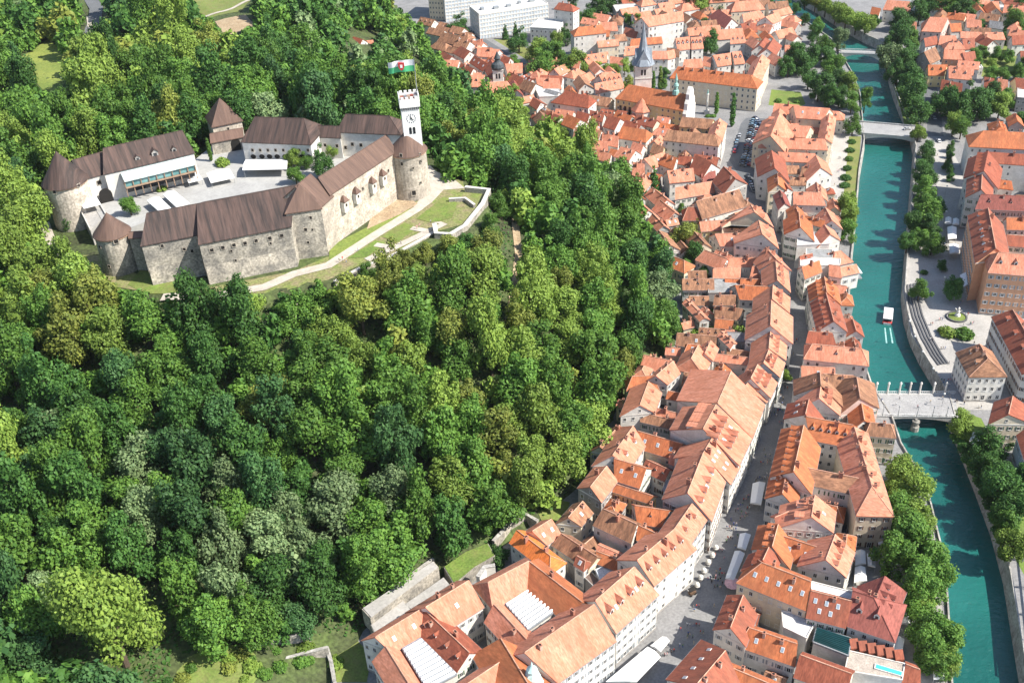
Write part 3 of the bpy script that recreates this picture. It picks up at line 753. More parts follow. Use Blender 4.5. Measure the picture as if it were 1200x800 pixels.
def slope_items(hs, side, n, ncols_lo=.0, frac=.45):
    """n places on one slope: (point, outward direction, slope)"""
    A, B = hs['A'], hs['B']; E1, E2 = (hs['E1'], hs['E2']) if side > 0 else (hs['F1'], hs['F2'])
    L_ = (B - A).length; rowsn = 1 if n * 2.4 < L_ or n < 5 else 2; out = []
    per = math.ceil(n / rowsn)
    for i in range(n):
        r_, c_ = divmod(i, per); u_ = (c_ + .5 + (.5 if r_ else 0)) / (per + (.5 if rowsn > 1 else 0)); f_ = frac + (0 if rowsn == 1 else (-.17 if r_ == 0 else .17))
        T, Bo = A.lerp(B, u_), E1.lerp(E2, u_); p = T.lerp(Bo, f_)
        o = hs['n'] * side; run = abs((Bo - T).dot(hs['n'])); out.append((p, o, (T.z - Bo.z) / max(run, .5)))
    return out
def describe(hs, rec):
    op = hs['op']; bits = []
    for o in op:
        if o[0] in 'dD' and o[1].isdigit():
            k_ = int(o[1]); bits.append('%s %s' % (num(k_), 'dormers' if k_ > 1 else 'dormer')); break
    for o in op:
        if o[0] == 's' and o[1:].isdigit() and len(bits) < 1: k_ = int(o[1:]); bits.append('%s %s' % (num(k_), 'skylights' if k_ > 1 else 'skylight'))
    if not bits:
        for o in op:
            if o[0] == 'c' and o[1].isdigit(): k_ = int(o[1]); bits.append('%s %s' % (num(k_), 'chimneys' if k_ > 1 else 'chimney'))
    return bits[0] if bits else 'plain roof'
def build_house(hs, name='town_house', root=None, label=None, cat='house', wallm=None, nowin=False):
    ze = hs['zev']; zb = hs.get('zb', -.5 if hs['zg'] < 1 else hs['zg'] - 6)
    ins = .12
    if root is None:
        root = empty(name, (hs['c'].x, hs['c'].y, hs['zg']), math.atan2(hs['d'].y, hs['d'].x)); hs['root'] = root
        hip = 'hipped' if (hs['h1'] or hs['h2']) else 'gabled'
        lab = label if label else '%s %s %s house, %s, %s' % (ROOFW[hs['rf']], hip, WALLW[hs['wl']], describe(hs, hs), ZONE[hs['z']])
        tag(root, lab, cat, 'houses ' + ZONE.get(hs['z'], 'of the castle'), proj((hs['A'] + hs['B']) / 2))
    Mi = (Matrix.Translation(root.location) @ Matrix.Rotation(root.rotation_euler.z, 4, 'Z')).inverted()
    loc = lambda v: tuple(Mi @ Vector(v))
    A, B, E1, E2, F1, F2 = (hs[k_] for k_ in ('A', 'B', 'E1', 'E2', 'F1', 'F2'))
    c = hs['c']; inset = lambda p: Vector((p.x + (c.x - p.x) / max(.1, (p - c).length) * ins, p.y + (c.y - p.y) / max(.1, (p - c).length) * ins, ze - .1))
    q = [inset(p) for p in (E1, E2, F2, F1)]; bot = [Vector((p.x, p.y, zb)) for p in q]
    Ar, Br = Vector((A.x, A.y, A.z - .4)), Vector((B.x, B.y, B.z - .4))
    if not hs['h1']: Ar += hs['d'] * ins
    if not hs['h2']: Br -= hs['d'] * ins
    vs = [loc(v) for v in bot + q + [Ar, Br]]
    fs = [(0, 3, 2, 1), (0, 1, 5, 4), (2, 3, 7, 6), (4, 5, 9, 8), (6, 7, 8, 9)]
    fs.append((1, 2, 6, 9, 5) if not hs['h2'] else (1, 2, 6, 5)); fs.append((3, 0, 4, 8, 7) if not hs['h1'] else (3, 0, 4, 7))
    if hs['h2']: fs.append((5, 6, 9))
    if hs['h1']: fs.append((7, 4, 8))
    mk('wall', vs, fs, wallm or WALL[hs['wl']], root)
    if hs['dist'] < 560 and hs['z'] not in ('castle',) and not hs.get('filler'):
        MB().prism([loc(Vector((p.x, p.y, 0)))[:2] for p in (E1, E2, F2, F1)], ze - .62 - root.location.z, ze - .2 - root.location.z).build('cornice', [WALL['w'] if hs['wl'] != 'w' else STONE], root)
        if hs['zg'] < 1: MB().prism([loc(Vector((p.x + (c.x - p.x) * .004, p.y + (c.y - p.y) * .004, 0)))[:2] for p in (E1, E2, F2, F1)], -.4, .9).build('plinth', [WALL['g']], root)
    v2, f2 = shell(A, B, E1, E2, F1, F2, hs['h1'], hs['h2'], hs['d'], hs['n'])
    roof = mk('roof', [loc(v) for v in v2], f2, ROOF[hs['rf']], root)
    far = hs['dist'] > 560
    if not far:                                           # ridge tiles
        m = MB(); up = Vector((0, 0, .1)); m.bar(A + up, B + up, .16, n=5)
        for hh, a_, e_, f_ in ((hs['h1'], A, E1, F1), (hs['h2'], B, E2, F2)):
            if hh: m.bar(a_ + up, e_ + up, .13, n=4); m.bar(a_ + up, f_ + up, .13, n=4)
        m.v = [loc(v) for v in m.v]; m.build('ridge_cap', [MORTAR if hs['rf'] in 'sobOr' else ROOF[hs['rf']]], roof)
        if hs['z'] != 'castle':
            for a_, b_ in ((v2[2], v2[3]), (v2[4], v2[5])):
                m = MB(); dn = Vector((0, 0, -.12)); m.bar(Vector(a_) + dn, Vector(b_) + dn, .13, n=5); m.v = [loc(v) for v in m.v]; m.build('gutter', [GUT], roof)
    rl = lambda p: Mi @ Vector(p); lr = random.Random(int(hs['p'][0] * 7 + hs['p'][1]))
    used = []
    for o in hs['op']:
        ch = o[0]
        if ch in 'dD' and o[1].isdigit():
            nn = int(o[1]); shed = o.endswith('s')
            for p, dr, sl in slope_items(hs, 1 if ch == 'd' else -1, nn, frac=.55 if not shed else .5):
                sl = max(.55, min(1.3, sl)); e = link('dormer', dormer_mesh(shed, hs['rf'] if hs['rf'] != 's' else 's', hs['wl'] if hs['wl'] != 'o' else 'w', sl), root)
                e.location = rl(p); e.rotation_euler = (0, 0, math.atan2(dr.x, -dr.y) - root.rotation_euler.z)
                s_ = min(1.25, max(.6, hs['w'] / 6.5)); e.scale = (s_, s_, s_)
        elif ch == 's' and o[1:].isdigit():
            for p, dr, sl in slope_items(hs, 1, int(o[1:]), frac=.5):
                e = link('skylight', skylight_mesh(), root); e.location = rl(p) + Vector((0, 0, .06)); an = math.atan(sl)
                e.rotation_euler = (an, 0, math.atan2(dr.x, -dr.y) - root.rotation_euler.z)
        elif ch == 'c' and o[1].isdigit():
            nn = int(o[1]) + (0 if hs['dist'] > 600 or hs['z'] == 'castle' else lr.choice((0, 0, 1)))
            for i in range(nn):
                u_ = (i + .3 + .4 * lr.random()) / nn; sd_ = lr.choice((-1, 1)) * lr.uniform(.08, .3)
                T = A.lerp(B, .06 + .88 * u_); Bo = (E1 if sd_ > 0 else F1).lerp(E2 if sd_ > 0 else F2, u_); p = T.lerp(Bo, abs(sd_))
                e = link('chimney', chimney_mesh(lr.randrange(3)), root); e.location = rl(p)
    if nowin: return root
    wins = 0; step = lr.choice((2.4, 2.7, 3.0)) if not far else 3.4; wk = lr.choice(('w', 'w', 'w', 0, 1, 2)) if not far else 'w'; ws = lr.uniform(.9, 1.12)
    for P, Q in ((E1, E2), (E2, F2), (F2, F1), (F1, E1)):
        dv = (Q - P); L_ = dv.length
        if L_ < 2.4: continue
        dv = dv.normalized(); no = Vector((dv.y, -dv.x, 0)); mid = (P + Q) / 2
        if no.dot(mid - hs['c']) < 0: no = -no
        if no.dot(CAMP - mid) < 0 and no.x < .3: continue
        zg = max(0, hz(mid.x + no.x * 2, mid.y + no.y * 2)); fl = max(1, int((ze - zg - .6) / 3.5)); nc = max(1, int((L_ - .6) / step))
        fh = (ze - zg - .3) / fl
        for r_ in range(fl):
            for c_ in range(nc):
                p = P + dv * (L_ * (c_ + .5) / nc) ; zc_ = zg + r_ * fh + fh * .55
                if covered(p.x + no.x * .9, p.y + no.y * .9, zc_, hs) or wins > 70: continue
                e = link('window', window_mesh(wk), root); e.scale = (ws, 1, ws); pp = Vector((p.x, p.y, zc_)) + (hs['c'] - Vector((p.x, p.y, hs['c'].z))).normalized() * ins * .9 - no * 0.0
                e.location = rl(pp + no * .02); e.rotation_euler = (0, 0, math.atan2(no.x, -no.y) - root.rotation_euler.z)
                if r_ == 0 and c_ == nc // 2 and nc > 2: e.name = 'door'; e.scale = (1.3, 1, 1.5); e.location.z -= .1
                elif r_ == 0 and not far: e.scale = (1.25, 1, 1.05)
                wins += 1
    for hh, T, E_, F_, dd in ((hs['h1'], A, E1, F1, -1), (hs['h2'], B, E2, F2, 1)):  # attic window in a gable
        no = hs['d'] * dd
        if not hh and no.dot(CAMP - T) > 0 and hs['h'] > 3.2 and not covered(T.x + no.x, T.y + no.y, ze + 1, hs):
            base_n = Vector(((F_ - E_).y, -(F_ - E_).x, 0)).normalized(); base_n = base_n if base_n.dot(no) > 0 else -base_n
            e = link('window', window_mesh(), root); e.location = rl(Vector((T.x, T.y, ze + 1.3)) - no * ins * .9); e.rotation_euler = (0, 0, math.atan2(base_n.x, -base_n.y) - root.rotation_euler.z); e.scale = (.8, 1, .8)
    return root
# low wings and back buildings that close the gaps of the dense blocks
KEEP = [[at(x, y, 0).xy for x, y in P] for P in ([(760, 830), (812, 695), (866, 592), (903, 482), (922, 400), (916, 330), (893, 250), (905, 250), (930, 330), (938, 400), (932, 475), (905, 565), (884, 640), (842, 722), (800, 830)],
    [(880, 240), (850, 188), (858, 140), (800, 128), (800, 100), (845, 118), (870, 125), (945, 104), (945, 128), (900, 136), (886, 190), (912, 240)], [(536, 34), (562, 38), (625, 78), (608, 88)], [(900, 64), (945, 60), (945, 128), (896, 128)],
    [(728, 70), (830, 95), (826, 150), (800, 158), (750, 150), (725, 135)], [(1084, 170), (1072, 20), (1084, 20), (1106, 160)], [(1052, 600), (1060, 700), (1070, 830), (1130, 830), (1110, 600)], [(640, 26), (560, 10), (500, 30), (560, 52), (640, 56)])]
KEEP += [[at(x, y, 9).xy for x, y in P] for P in ([(986, 756), (1064, 773), (1060, 802), (984, 792)], [(912, 712), (948, 720), (958, 730), (946, 752), (914, 738)], [(952, 732), (1000, 746), (997, 772), (948, 756)])]
REG = [('slope', [(700, 190), (860, 225), (900, 300), (922, 400), (900, 480), (856, 570), (800, 660), (720, 700), (670, 660), (690, 610), (722, 520), (748, 455), (800, 420), (805, 350), (760, 270)], 75),
       ('gornji', [(600, 92), (700, 80), (735, 95), (735, 130), (780, 150), (850, 175), (850, 200), (800, 230), (730, 225), (690, 190), (630, 152), (608, 120)], 60),
       ('stem', [(905, 230), (886, 160), (930, 140), (972, 150), (966, 200), (978, 270), (992, 330), (1004, 400), (1012, 480), (1002, 600), (995, 700), (1050, 815), (820, 815), (880, 680), (925, 520), (938, 420), (915, 300)], 60),
       ('south', [(745, 4), (900, 4), (935, 40), (915, 66), (890, 60), (780, 58), (700, 72), (690, 40)], 45), ('florian', [(500, 36), (545, 46), (600, 84), (640, 100), (600, 112), (565, 116), (535, 98)], 25),
       ('trnovo', [(1082, 10), (1205, 0), (1205, 60), (1140, 64), (1132, 108), (1090, 90)], 30), ('east', [(1165, 155), (1240, 155), (1240, 330), (1172, 320)], 14)]
fr_ = random.Random(17)
def clear_of_houses(P, c):
    for K_ in KEEP:
        if any(inpoly(x, y, K_) for x, y in P + [c]): return False
    for o in ALLH:
        if abs(o['c'].x - c[0]) > 40 or abs(o['c'].y - c[1]) > 40: continue
        f_ = o['foot']
        if inpoly(*c, f_) or any(inpoly(x, y, f_) for x, y in P) or any(inpoly(x, y, P) for x, y in f_) or inpoly(o['c'].x, o['c'].y, P): return False
    return True
for z, reg, nmax in REG:
    xs, ys = [q[0] for q in reg], [q[1] for q in reg]; made = 0
    for stage_ in range(3):
        for _ in range(900):
            if made >= nmax: break
            x, y = fr_.uniform(min(xs), max(xs)), fr_.uniform(min(ys), max(ys))
            if not inpoly(x, y, reg): continue
            c = at(x, y, 0)
            if hz(c.x, c.y) > 16: continue
            nb = min(ALLH, key=lambda o: (o['c'].x - c.x) ** 2 + (o['c'].y - c.y) ** 2)
            if (nb['c'].xy - c.xy).length > (26 if z in ('slope', 'stem', 'gornji') else 40): continue
            ang = math.atan2(nb['d'].y, nb['d'].x) + fr_.choice((0, 0, 0, math.pi / 2)); Lh = fr_.uniform(*((5.5, 8), (3.6, 5.5), (2.6, 3.6))[stage_]); Wh = min(Lh * .8, fr_.uniform(*((3.8, 5), (2.8, 3.8), (2, 2.8))[stage_]))
            d = Vector((math.cos(ang), math.sin(ang), 0)); n_ = Vector((d.y, -d.x, 0)); q = [c + d * a_ * Lh + n_ * b_ * Wh for a_, b_ in ((-1, 1), (1, 1), (1, -1), (-1, -1))]
            if not clear_of_houses([(p.x + (c.x - p.x) * .07, p.y + (c.y - p.y) * .07) for p in q], (c.x, c.y)): continue
            zg = max(0, hz(c.x, c.y)); ze = zg * .8 + fr_.uniform(5, 8.5) + (1.5 if stage_ == 0 else 0); h = Wh * .8; hip = fr_.random() < .25
            E1, E2, F2, F1 = [Vector((p.x, p.y, ze)) for p in q]; k_ = Wh * .8 if hip else 0; A, B = c - d * (Lh - k_), c + d * (Lh - k_); A = Vector((A.x, A.y, ze + h)); B = Vector((B.x, B.y, ze + h))
            op = []; u_ = fr_.random()
            if u_ < .3 and Lh > 4: op.append('d%d' % fr_.choice((1, 2, 3)))
            elif u_ < .5: op.append('s%d' % fr_.choice((1, 2)))
            if fr_.random() < .6: op.append('c%d' % fr_.choice((1, 1, 2)))
            hs = dict(z=z, p=[x, y], ze=ze, rf=nb['rf'] if fr_.random() < .55 and nb['rf'] in 'sorb' else fr_.choice('sssoorbb'), wl=fr_.choice('wwwwcg'), op=op, A=A, B=B, E1=E1, E2=E2, F1=F1, F2=F2, d=d, n=n_, h=h, w=Wh, k=1, h1=hip, h2=hip, zev=ze, foot=[(p.x, p.y) for p in q], zg=zg, c=Vector((c.x, c.y, ze)), filler=True)
            hs['dist'] = (hs['c'] - CAMP).length; ALLH.append(hs); made += 1
print('houses', len(ALLH))
SPECIAL = {('palace', 0): ('palace', 'long orange roofed cream palace behind the church poplars with rows of windows', 'palace'),
           ('school', 0): ('school_building', 'long brown roofed white school with three window rows below the yellow church', 'school'),
           ('flats', 0): ('apartment_block', 'tall white apartment block with red hipped roof beside the glass office block', 'apartment block'),
           ('flats', 1): ('apartment_block', 'white apartment cube under a flat orange hipped roof with many chimneys', 'apartment block'),
           ('flats', 2): ('apartment_block', 'long tall white block with salmon roof behind the church spire', 'apartment block'),
           ('hall', 0): ('town_hall_wing', 'salmon and red roofed wings around the lower glass-roofed courtyard', 'town hall'),
           ('hall', 6): ('town_hall_wing', 'salmon and orange roofed ring around the upper glass-roofed courtyard', 'town hall'),
           ('hall', 9): ('town_hall', 'big plain salmon roofed white hall facing the street beside the copper turret', 'town hall'),
           ('hall', 11): ('town_house', 'house with a vivid plain orange hipped roof above the walled garden', 'house'),
           ('slope', 5): ('town_house', 'largest plain salmon and orange steep roof along the main street', 'house'),
           ('stem', 17): ('courtyard_house', 'square orange roofed courtyard block with long dormer rows and cream river front', 'house'),
           ('east', 7): ('corner_palace', 'ochre four storey corner palace with grey dormers facing the fountain plaza', 'palace'),
           ('east', 11): ('town_house', 'free standing white house with weathered brown hipped roof at the bridge end', 'house'),
           ('stem', 28): ('town_house', 'white house with wide salmon hipped roof at the river beside the bridge row', 'house'),
           ('florian', 15): ('woodland_cottage', 'small pink roofed cottage alone in the woods behind the clock tower', 'cottage'),
           ('florian', 14): ('woodland_cottage', 'small red roofed cottage alone in the woods behind the clock tower', 'cottage')}
cnt = {}
last = None
for hs in ALLH:
    i = cnt.get(hs['z'], 0); cnt[hs['z']] = i + 1
    if hs.get('filler'): build_house(hs, 'outbuilding', cat='outbuilding', label='low %s %s outbuilding, %s, %s' % (ROOFW[hs['rf']], WALLW[hs['wl']], describe(hs, hs), ZONE[hs['z']])); continue
    if 'j' in hs['op']: build_house(hs, root=last); continue
    sp = SPECIAL.get((hs['z'], i))
    last = build_house(hs, *( (sp[0], None, sp[1], sp[2]) if sp else ()))
# ------------------------------------------------------------------ the castle
def zfor(c, py, lo=0, hi=160):
    for _ in range(40):
        m_ = (lo + hi) / 2
        if proj((c.x, c.y, m_))[1] > py: lo = m_
        else: hi = m_
    return lo
def wing(name, label, a, ze, zb, rf, wl, op='', cat='castle wing', root=None, hm=7.5, k=None):
    hs = dict(z='castle', p=[float(x) for x in a.split()], ze=ze, rf=rf, wl=wl, op=op.split(), zb=zb, hm=hm); hs['abs'] = True
    solve(hs); hs['zg'] = zb
    r_ = build_house(hs, name, root, label, cat, nowin=True); hs['root'] = root or r_
    if root is None: r_['group'] = 'castle buildings'
    return hs
def face_pt(px, py, P, Q):
    d_ = ray(px, py); n_ = Vector((Q.y - P.y, P.x - Q.x, 0)).normalized(); t_ = (Vector((P.x, P.y, 0)) - Vector((0, 0, CAMH))).dot(n_) / d_.dot(n_)
    if n_.dot(Vector((0, 0, CAMH)) - Vector((P.x, P.y, 0))) < 0: n_ = -n_
    return Vector((0, 0, CAMH)) + d_ * t_, n_
def put(me, root, p, n_, sc_=(1, 1, 1), nm='window'):
    e = link(nm, me, root); M_ = Matrix.Translation(root.location) @ Matrix.Rotation(root.rotation_euler.z, 4, 'Z')
    e.location = M_.inverted() @ p; e.rotation_euler = (0, 0, math.atan2(n_.x, -n_.y) - root.rotation_euler.z); e.scale = sc_; return e
def local(root, v): return tuple((Matrix.Translation(root.location) @ Matrix.Rotation(root.rotation_euler.z, 4, 'Z')).inverted() @ Vector(v))
def wpart(mb, name, mats, root):
    mb.v = [local(root, v) for v in mb.v]; return mb.build(name, mats, root)
# round tower: stone drum, conical roof
def round_tower(label, eave, ze, zb, apex_y, rf, wl, flare=1.12, n=28, r_add=0):
    (x0, y0), (x1, y1) = eave; a_, b_ = at(x0, y0, ze), at(x1, y1, ze); c = (a_ + b_) / 2; r_ = (a_ - b_).length / 2 / 1.06 + r_add
    t = empty('round_tower', (c.x, c.y, zb)); t['group'] = 'castle buildings'; tag(t, label, 'tower', 'castle buildings', proj(c))
    m = MB(); m.lathe((c.x, c.y), [(r_ * flare, zb), (r_ * 1.03, zb + (ze - zb) * .55), (r_, ze + .2)], n); o = wpart(m, 'drum', [WALL[wl]], t)
    za = zfor(c, apex_y, ze)
    m = MB(); m.lathe((c.x, c.y), [(r_ * 1.0, ze - .3), (r_ * 1.1, ze - .1), (r_ * 1.08, ze + .15), (r_ * .5, ze + (za - ze) * .53), (.05, za)], n); wpart(m, 'roof', [ROOF[rf]], t)
    m = MB(); m.lathe((c.x, c.y), [(r_ * 1.005, ze - .75), (r_ * 1.05, ze - .7), (r_ * 1.05, ze - .32), (r_ * 1.005, ze - .31)], n); wpart(m, 'cornice', [mat('terracotta_cornice', (.55, .34, .22))], t)
    return t, c, r_, ze, za
def drum_window(t, c, r_, px, py, s_=(1, 1, 1), nm='window'):
    d_ = ray(px, py).normalized(); o_ = Vector((0, 0, CAMH)); f_ = o_ - Vector((c.x, c.y, CAMH)); f_.z = 0
    a_ = d_.x ** 2 + d_.y ** 2; b_ = 2 * (f_.x * d_.x + f_.y * d_.y); q_ = f_.x ** 2 + f_.y ** 2 - (r_ * 1.045) ** 2
    D = b_ * b_ - 4 * a_ * q_
    if D < 0: return
    p = o_ + d_ * ((-b_ - math.sqrt(D)) / 2 / a_); n_ = Vector((p.x - c.x, p.y - c.y, 0)).normalized()
    e = put(castle_window_mesh(), t, p + n_ * .12, n_, s_, nm); return e
slab = [at(x, y, ZC) for x, y in ((98, 222), (140, 200), (225, 190), (262, 160), (285, 158), (370, 165), (440, 172), (380, 215), (345, 224), (235, 244), (175, 258), (150, 268), (122, 262))]
struct(MB().prism([(p.x, p.y) for p in slab], 48, ZC).build('courtyard', [mat('courtyard_paving', (.36, .355, .335), col2=(.30, .295, .28), scale=.12, fine=.9, finec=.08)]))
# front wing and its west arm
b0 = at(245, 338, 54.5); zeF = zfor(b0, 287)
fr = wing('castle_wing', 'long stone castle front under a streaked dark brown roof above the lawn', '231 239 344 218 233 286 341 264', zeF, 50, 'c', 'S', k=1)
fw = wing('castle_wing', 'short shaded stone castle wing beside the front cone tower', '172 250 231 239 164 276 233 286', zeF - .05, 50, 'c', 'S')
for x, y in ((248, 293), (261, 290), (274, 287), (287, 285), (300, 282), (316, 279), (330, 276)):
    p, n_ = face_pt(x, y, fr['E1'], fr['E2']); put(castle_window_mesh(), fr['root'], p + n_ * .08, n_, (1.25, 1, .95))
for x, y in ((271, 294), (317, 285), (276, 305)):
    p, n_ = face_pt(x, y, fr['E1'], fr['E2']); put(castle_window_mesh(), fr['root'], p + n_ * .08, n_, (.8, 1, .7))
for x, y in ((190, 288), (216, 292), (225, 294)):
    p, n_ = face_pt(x, y, fw['E1'], fw['E2']); put(castle_window_mesh(), fw['root'], p + n_ * .08, n_, (1, 1, .9))
for hs in (fr, fw):                                        # sloping foot of the wall
    a_, b_ = hs['E1'], hs['E2']; n_ = Vector((b_.y - a_.y, a_.x - b_.x, 0)).normalized(); n_ = n_ if n_.y < 0 else -n_
    m = MB(); u_ = (b_ - a_).normalized(); a2, b2 = a_ + u_ * .4, b_ - u_ * .2
    m.add([a2 - n_ * .2 + Vector((0, 0, 64 - a_.z)), b2 - n_ * .2 + Vector((0, 0, 64 - b_.z)), b2 - n_ * .5 + Vector((0, 0, 50 - b_.z)), a2 - n_ * .5 + Vector((0, 0, 50 - a_.z)), a2 + n_ * 1.8 + Vector((0, 0, 50 - a_.z)), b2 + n_ * 1.8 + Vector((0, 0, 50 - b_.z))],
          [(0, 1, 5, 4), (2, 3, 4, 5), (0, 3, 2, 1), (0, 4, 3), (1, 2, 5)]); wpart(m, 'battered_base', [WALL['S']], hs['root'])
# corner tower
P0 = at(346, 309, 54.5); Q0 = at(386, 303, 54.5); zeT = zfor(P0, 250); u_ = (Q0 - P0); wT = u_.length; u_.normalize(); bk = Vector((-u_.y, u_.x, 0))
t = empty('corner_tower', (*((P0 + Q0) / 2 + bk * wT / 2).xy, 54)); tag(t, 'square stone corner tower with steep pyramid roof in the castle front', 'tower', 'castle buildings')
sq = [P0, Q0, Q0 + bk * wT, P0 + bk * wT]; wpart(MB().prism([(p.x, p.y) for p in sq], 48, zeT), 'wall', [WALL['S']], t)
cT = (P0 + Q0) / 2 + bk * wT / 2; zaT = zfor(Vector((cT.x, cT.y, 0)), 217); m = MB()
m.lathe((cT.x, cT.y), [(wT * .705, zeT), (wT * .76, zeT - .3), (wT * .76, zeT + .05), (.1, max(zaT, zeT + 8))], 4, rot=math.atan2(u_.y, u_.x) + math.pi / 4); wpart(m, 'roof', [ROOF['C']], t)
for x, y, s_ in ((364, 255, (.9, 1, .9)), (358, 269, (1.1, 1, 1)), (361, 284, (.9, 1, .8)), (366, 269, (.6, 1, .6))):
    p, n_ = face_pt(x, y, P0, Q0); put(castle_window_mesh(), t, p + n_ * .05, n_, s_)
p, n_ = face_pt(387, 281, Q0, Q0 + bk * 3)
# right wing with oriels
zeR = zeT + 1
rw = wing('castle_wing', 'long pale stone castle wing with four little roofed oriels above the path', '373 208 453 158 388 228 459 179', zeR, 50, 'C', 'T')
md = wing('castle_wing', 'short brown roofed castle link between corner tower and the oriel wing', '346 219 364 204 377 242 389 229', zeR - 1.2, 50, 'C', 'T')
for ax, ay, bx, by in ((400, 227, 402, 240), (414, 217, 416, 230), (433, 205, 435, 218), (445, 196, 447, 209)):
    p, n_ = face_pt(bx, by, rw['E1'], rw['E2']); rz_ = math.atan2(n_.x, -n_.y); m = MB(); c = p + n_ * .75
    m.box((c.x, c.y, p.z - .3), (2.7, 1.9, 4.6), rz_); o = wpart(m, 'oriel', [WALL['w']], rw['root'])
    m = MB(); m.lathe((c.x, c.y), [(1.95, p.z + 2.0), (2.15, p.z + 1.8), (2.15, p.z + 2.05), (.05, p.z + 4.4)], 4, rot=rz_ + math.pi / 4); wpart(m, 'oriel_roof', [ROOF['C']], rw['root'])
    put(castle_window_mesh(), rw['root'], p + n_ * 1.76 + Vector((0, 0, .3)), n_, (.9, 1, .8))
for x, y in ((381, 238), (386, 246), (425, 221), (455, 200), (452, 212), (441, 222)):
    p, n_ = face_pt(x, y, rw['E1'], rw['E2']); put(castle_window_mesh(), rw['root'], p + n_ * .1, n_, (.9, 1, .85))
p, n_ = face_pt(389, 281, rw['E1'], rw['E2']); e = put(castle_window_mesh(), rw['root'], p + n_ * .1, n_, (1.2, 1, 1.5), 'door')
# towers
ft, fc, frr, fz, _ = round_tower('round stone front tower with light brown cone roof by the entry ramp', ((109, 277), (153, 267)), zeF - 1.5, 46, 249, 'C', 'S', 1.16)
drum_window(ft, fc, frr, 136, 283, (1.5, 1, 1)); drum_window(ft, fc, frr, 117, 289, (1, 1, .8)); drum_window(ft, fc, frr, 128, 312, (.9, 1, .8))
wt, wc, wr, wz, _ = round_tower('large western round tower with tall dark cone roof among trees', ((49, 216), (103, 207)), 75, 46, 177, 'c', 'T', 1.1)
drum_window(wt, wc, wr, 64, 225, (1.2, 1, 1)); drum_window(wt, wc, wr, 92, 217, (1.2, 1, .8))
b1 = at(484, 236, 55.5); zeB = zfor(at(481, 229, 56), 178)
bt, bc, br, bz, _ = round_tower('big round stone tower with low brown roof in front of the clock tower', ((456, 180), (499, 171)), zeB, 46, 153, 'C', 'T', 1.08, 32)
for x, y, s_ in ((470, 182, (.9, 1, 1)), (471, 192, (.9, 1, 1)), (484, 197, (.8, 1, .6)), (493, 189, (.7, 1, .9)), (492, 181, (.7, 1, .9)), (493, 214, (.7, 1, .6))): drum_window(bt, bc, br, x, y, s_)
e = drum_window(bt, bc, br * 1.02, 485, 226, (1.6, 1, 1.5), 'door')
# west ranges
w1 = wing('castle_wing', 'short brown roofed castle gatehouse link beside the western cone tower', '84 188 120 178 100 209 122 203', 74.5, 46, 'c', 'w')
w2 = wing('castle_wing', 'broad brown roofed castle hall with green glass gallery above the courtyard', '121 174 213 153 122 204 227 178', 75.5, 50, 'c', 'w', 'k.8')
p, n_ = face_pt(126, 236, w2['E1'], w2['E2']); m = MB(); rz_ = math.atan2(n_.x, -n_.y); u_ = Vector((-n_.y, n_.x, 0)); a_ = p - n_ * .3; z0 = 62.0
arch = [(-2.6, 0), (2.6, 0), (2.6, 4.5)] + [(2.6 * math.cos(i * math.pi / 8), 4.5 + 2.6 * math.sin(i * math.pi / 8)) for i in range(1, 8)] + [(-2.6, 4.5)]
vs = [a_ + u_ * x + Vector((0, 0, z0 + y - a_.z)) for x, y in arch]; vs += [v + n_ * .35 for v in vs]; k_ = len(arch)
m.add(vs, [tuple(range(k_)), tuple(range(k_, 2 * k_))] + [(i, (i + 1) % k_, k_ + (i + 1) % k_, k_ + i) for i in range(k_)]); wpart(m, 'gate_arch', [DARK], w2['root'])
p, n_ = face_pt(116, 214, w1['E1'], w1['E2']); put(castle_window_mesh(), w1['root'], p + n_ * .1, n_, (1.5, 1, 1.2))
# glass gallery in front of the hall
TGL = mat('green_glass', (.16, .34, .33), col2=(.08, .2, .2), rough=.12, finec=.1, spec=.6, scale=.3)
E1, E2 = w2['E1'], w2['E2']; u_ = (E2 - E1).normalized(); n_ = Vector((u_.y, -u_.x, 0)); n_ = n_ if n_.dot(CAMP - E1) > 0 else -n_; Lg = (E2 - E1).length
ga, gb = E1 + u_ * Lg * .17, E1 + u_ * Lg * .95; lg = (gb - ga).length; rz_ = math.atan2(u_.y, u_.x)
m = MB(); m.add([ga + n_ * .5 + Vector((0, 0, -.9)), gb + n_ * .5 + Vector((0, 0, -.9)), gb + n_ * 6.2 + Vector((0, 0, -3.0)), ga + n_ * 6.2 + Vector((0, 0, -3.0))] + [q + Vector((0, 0, -.15)) for q in (ga + n_ * .5 + Vector((0, 0, -.9)), gb + n_ * .5 + Vector((0, 0, -.9)), gb + n_ * 6.2 + Vector((0, 0, -3.0)), ga + n_ * 6.2 + Vector((0, 0, -3.0)))],
    [(0, 1, 2, 3), (4, 7, 6, 5), (0, 4, 5, 1), (1, 5, 6, 2), (2, 6, 7, 3), (3, 7, 4, 0)]); gl = wpart(m, 'gallery_roof', [mat('pale_green_sheet', (.50, .58, .54), rough=.4)], w2['root'])
m = MB(); c = (ga + gb) / 2 + n_ * 5.2; m.box((c.x, c.y, c.z - 4.6), (lg, .2, 2.2), rz_); wpart(m, 'gallery_glazing', [TGL], w2['root'])
m = MB(); c = (ga + gb) / 2 + n_ * 3.4; m.box((c.x, c.y, c.z - 6.0), (lg, 5.6, .4), rz_); wpart(m, 'gallery_deck', [mat('warm_timber', (.32, .22, .15))], w2['root'])
m = MB(); c = (ga + gb) / 2 + n_ * 4.2; m.box((c.x, c.y, c.z - 7.4), (lg - 1, .15, 2.6), rz_); wpart(m, 'gallery_window', [GLASS], w2['root'])
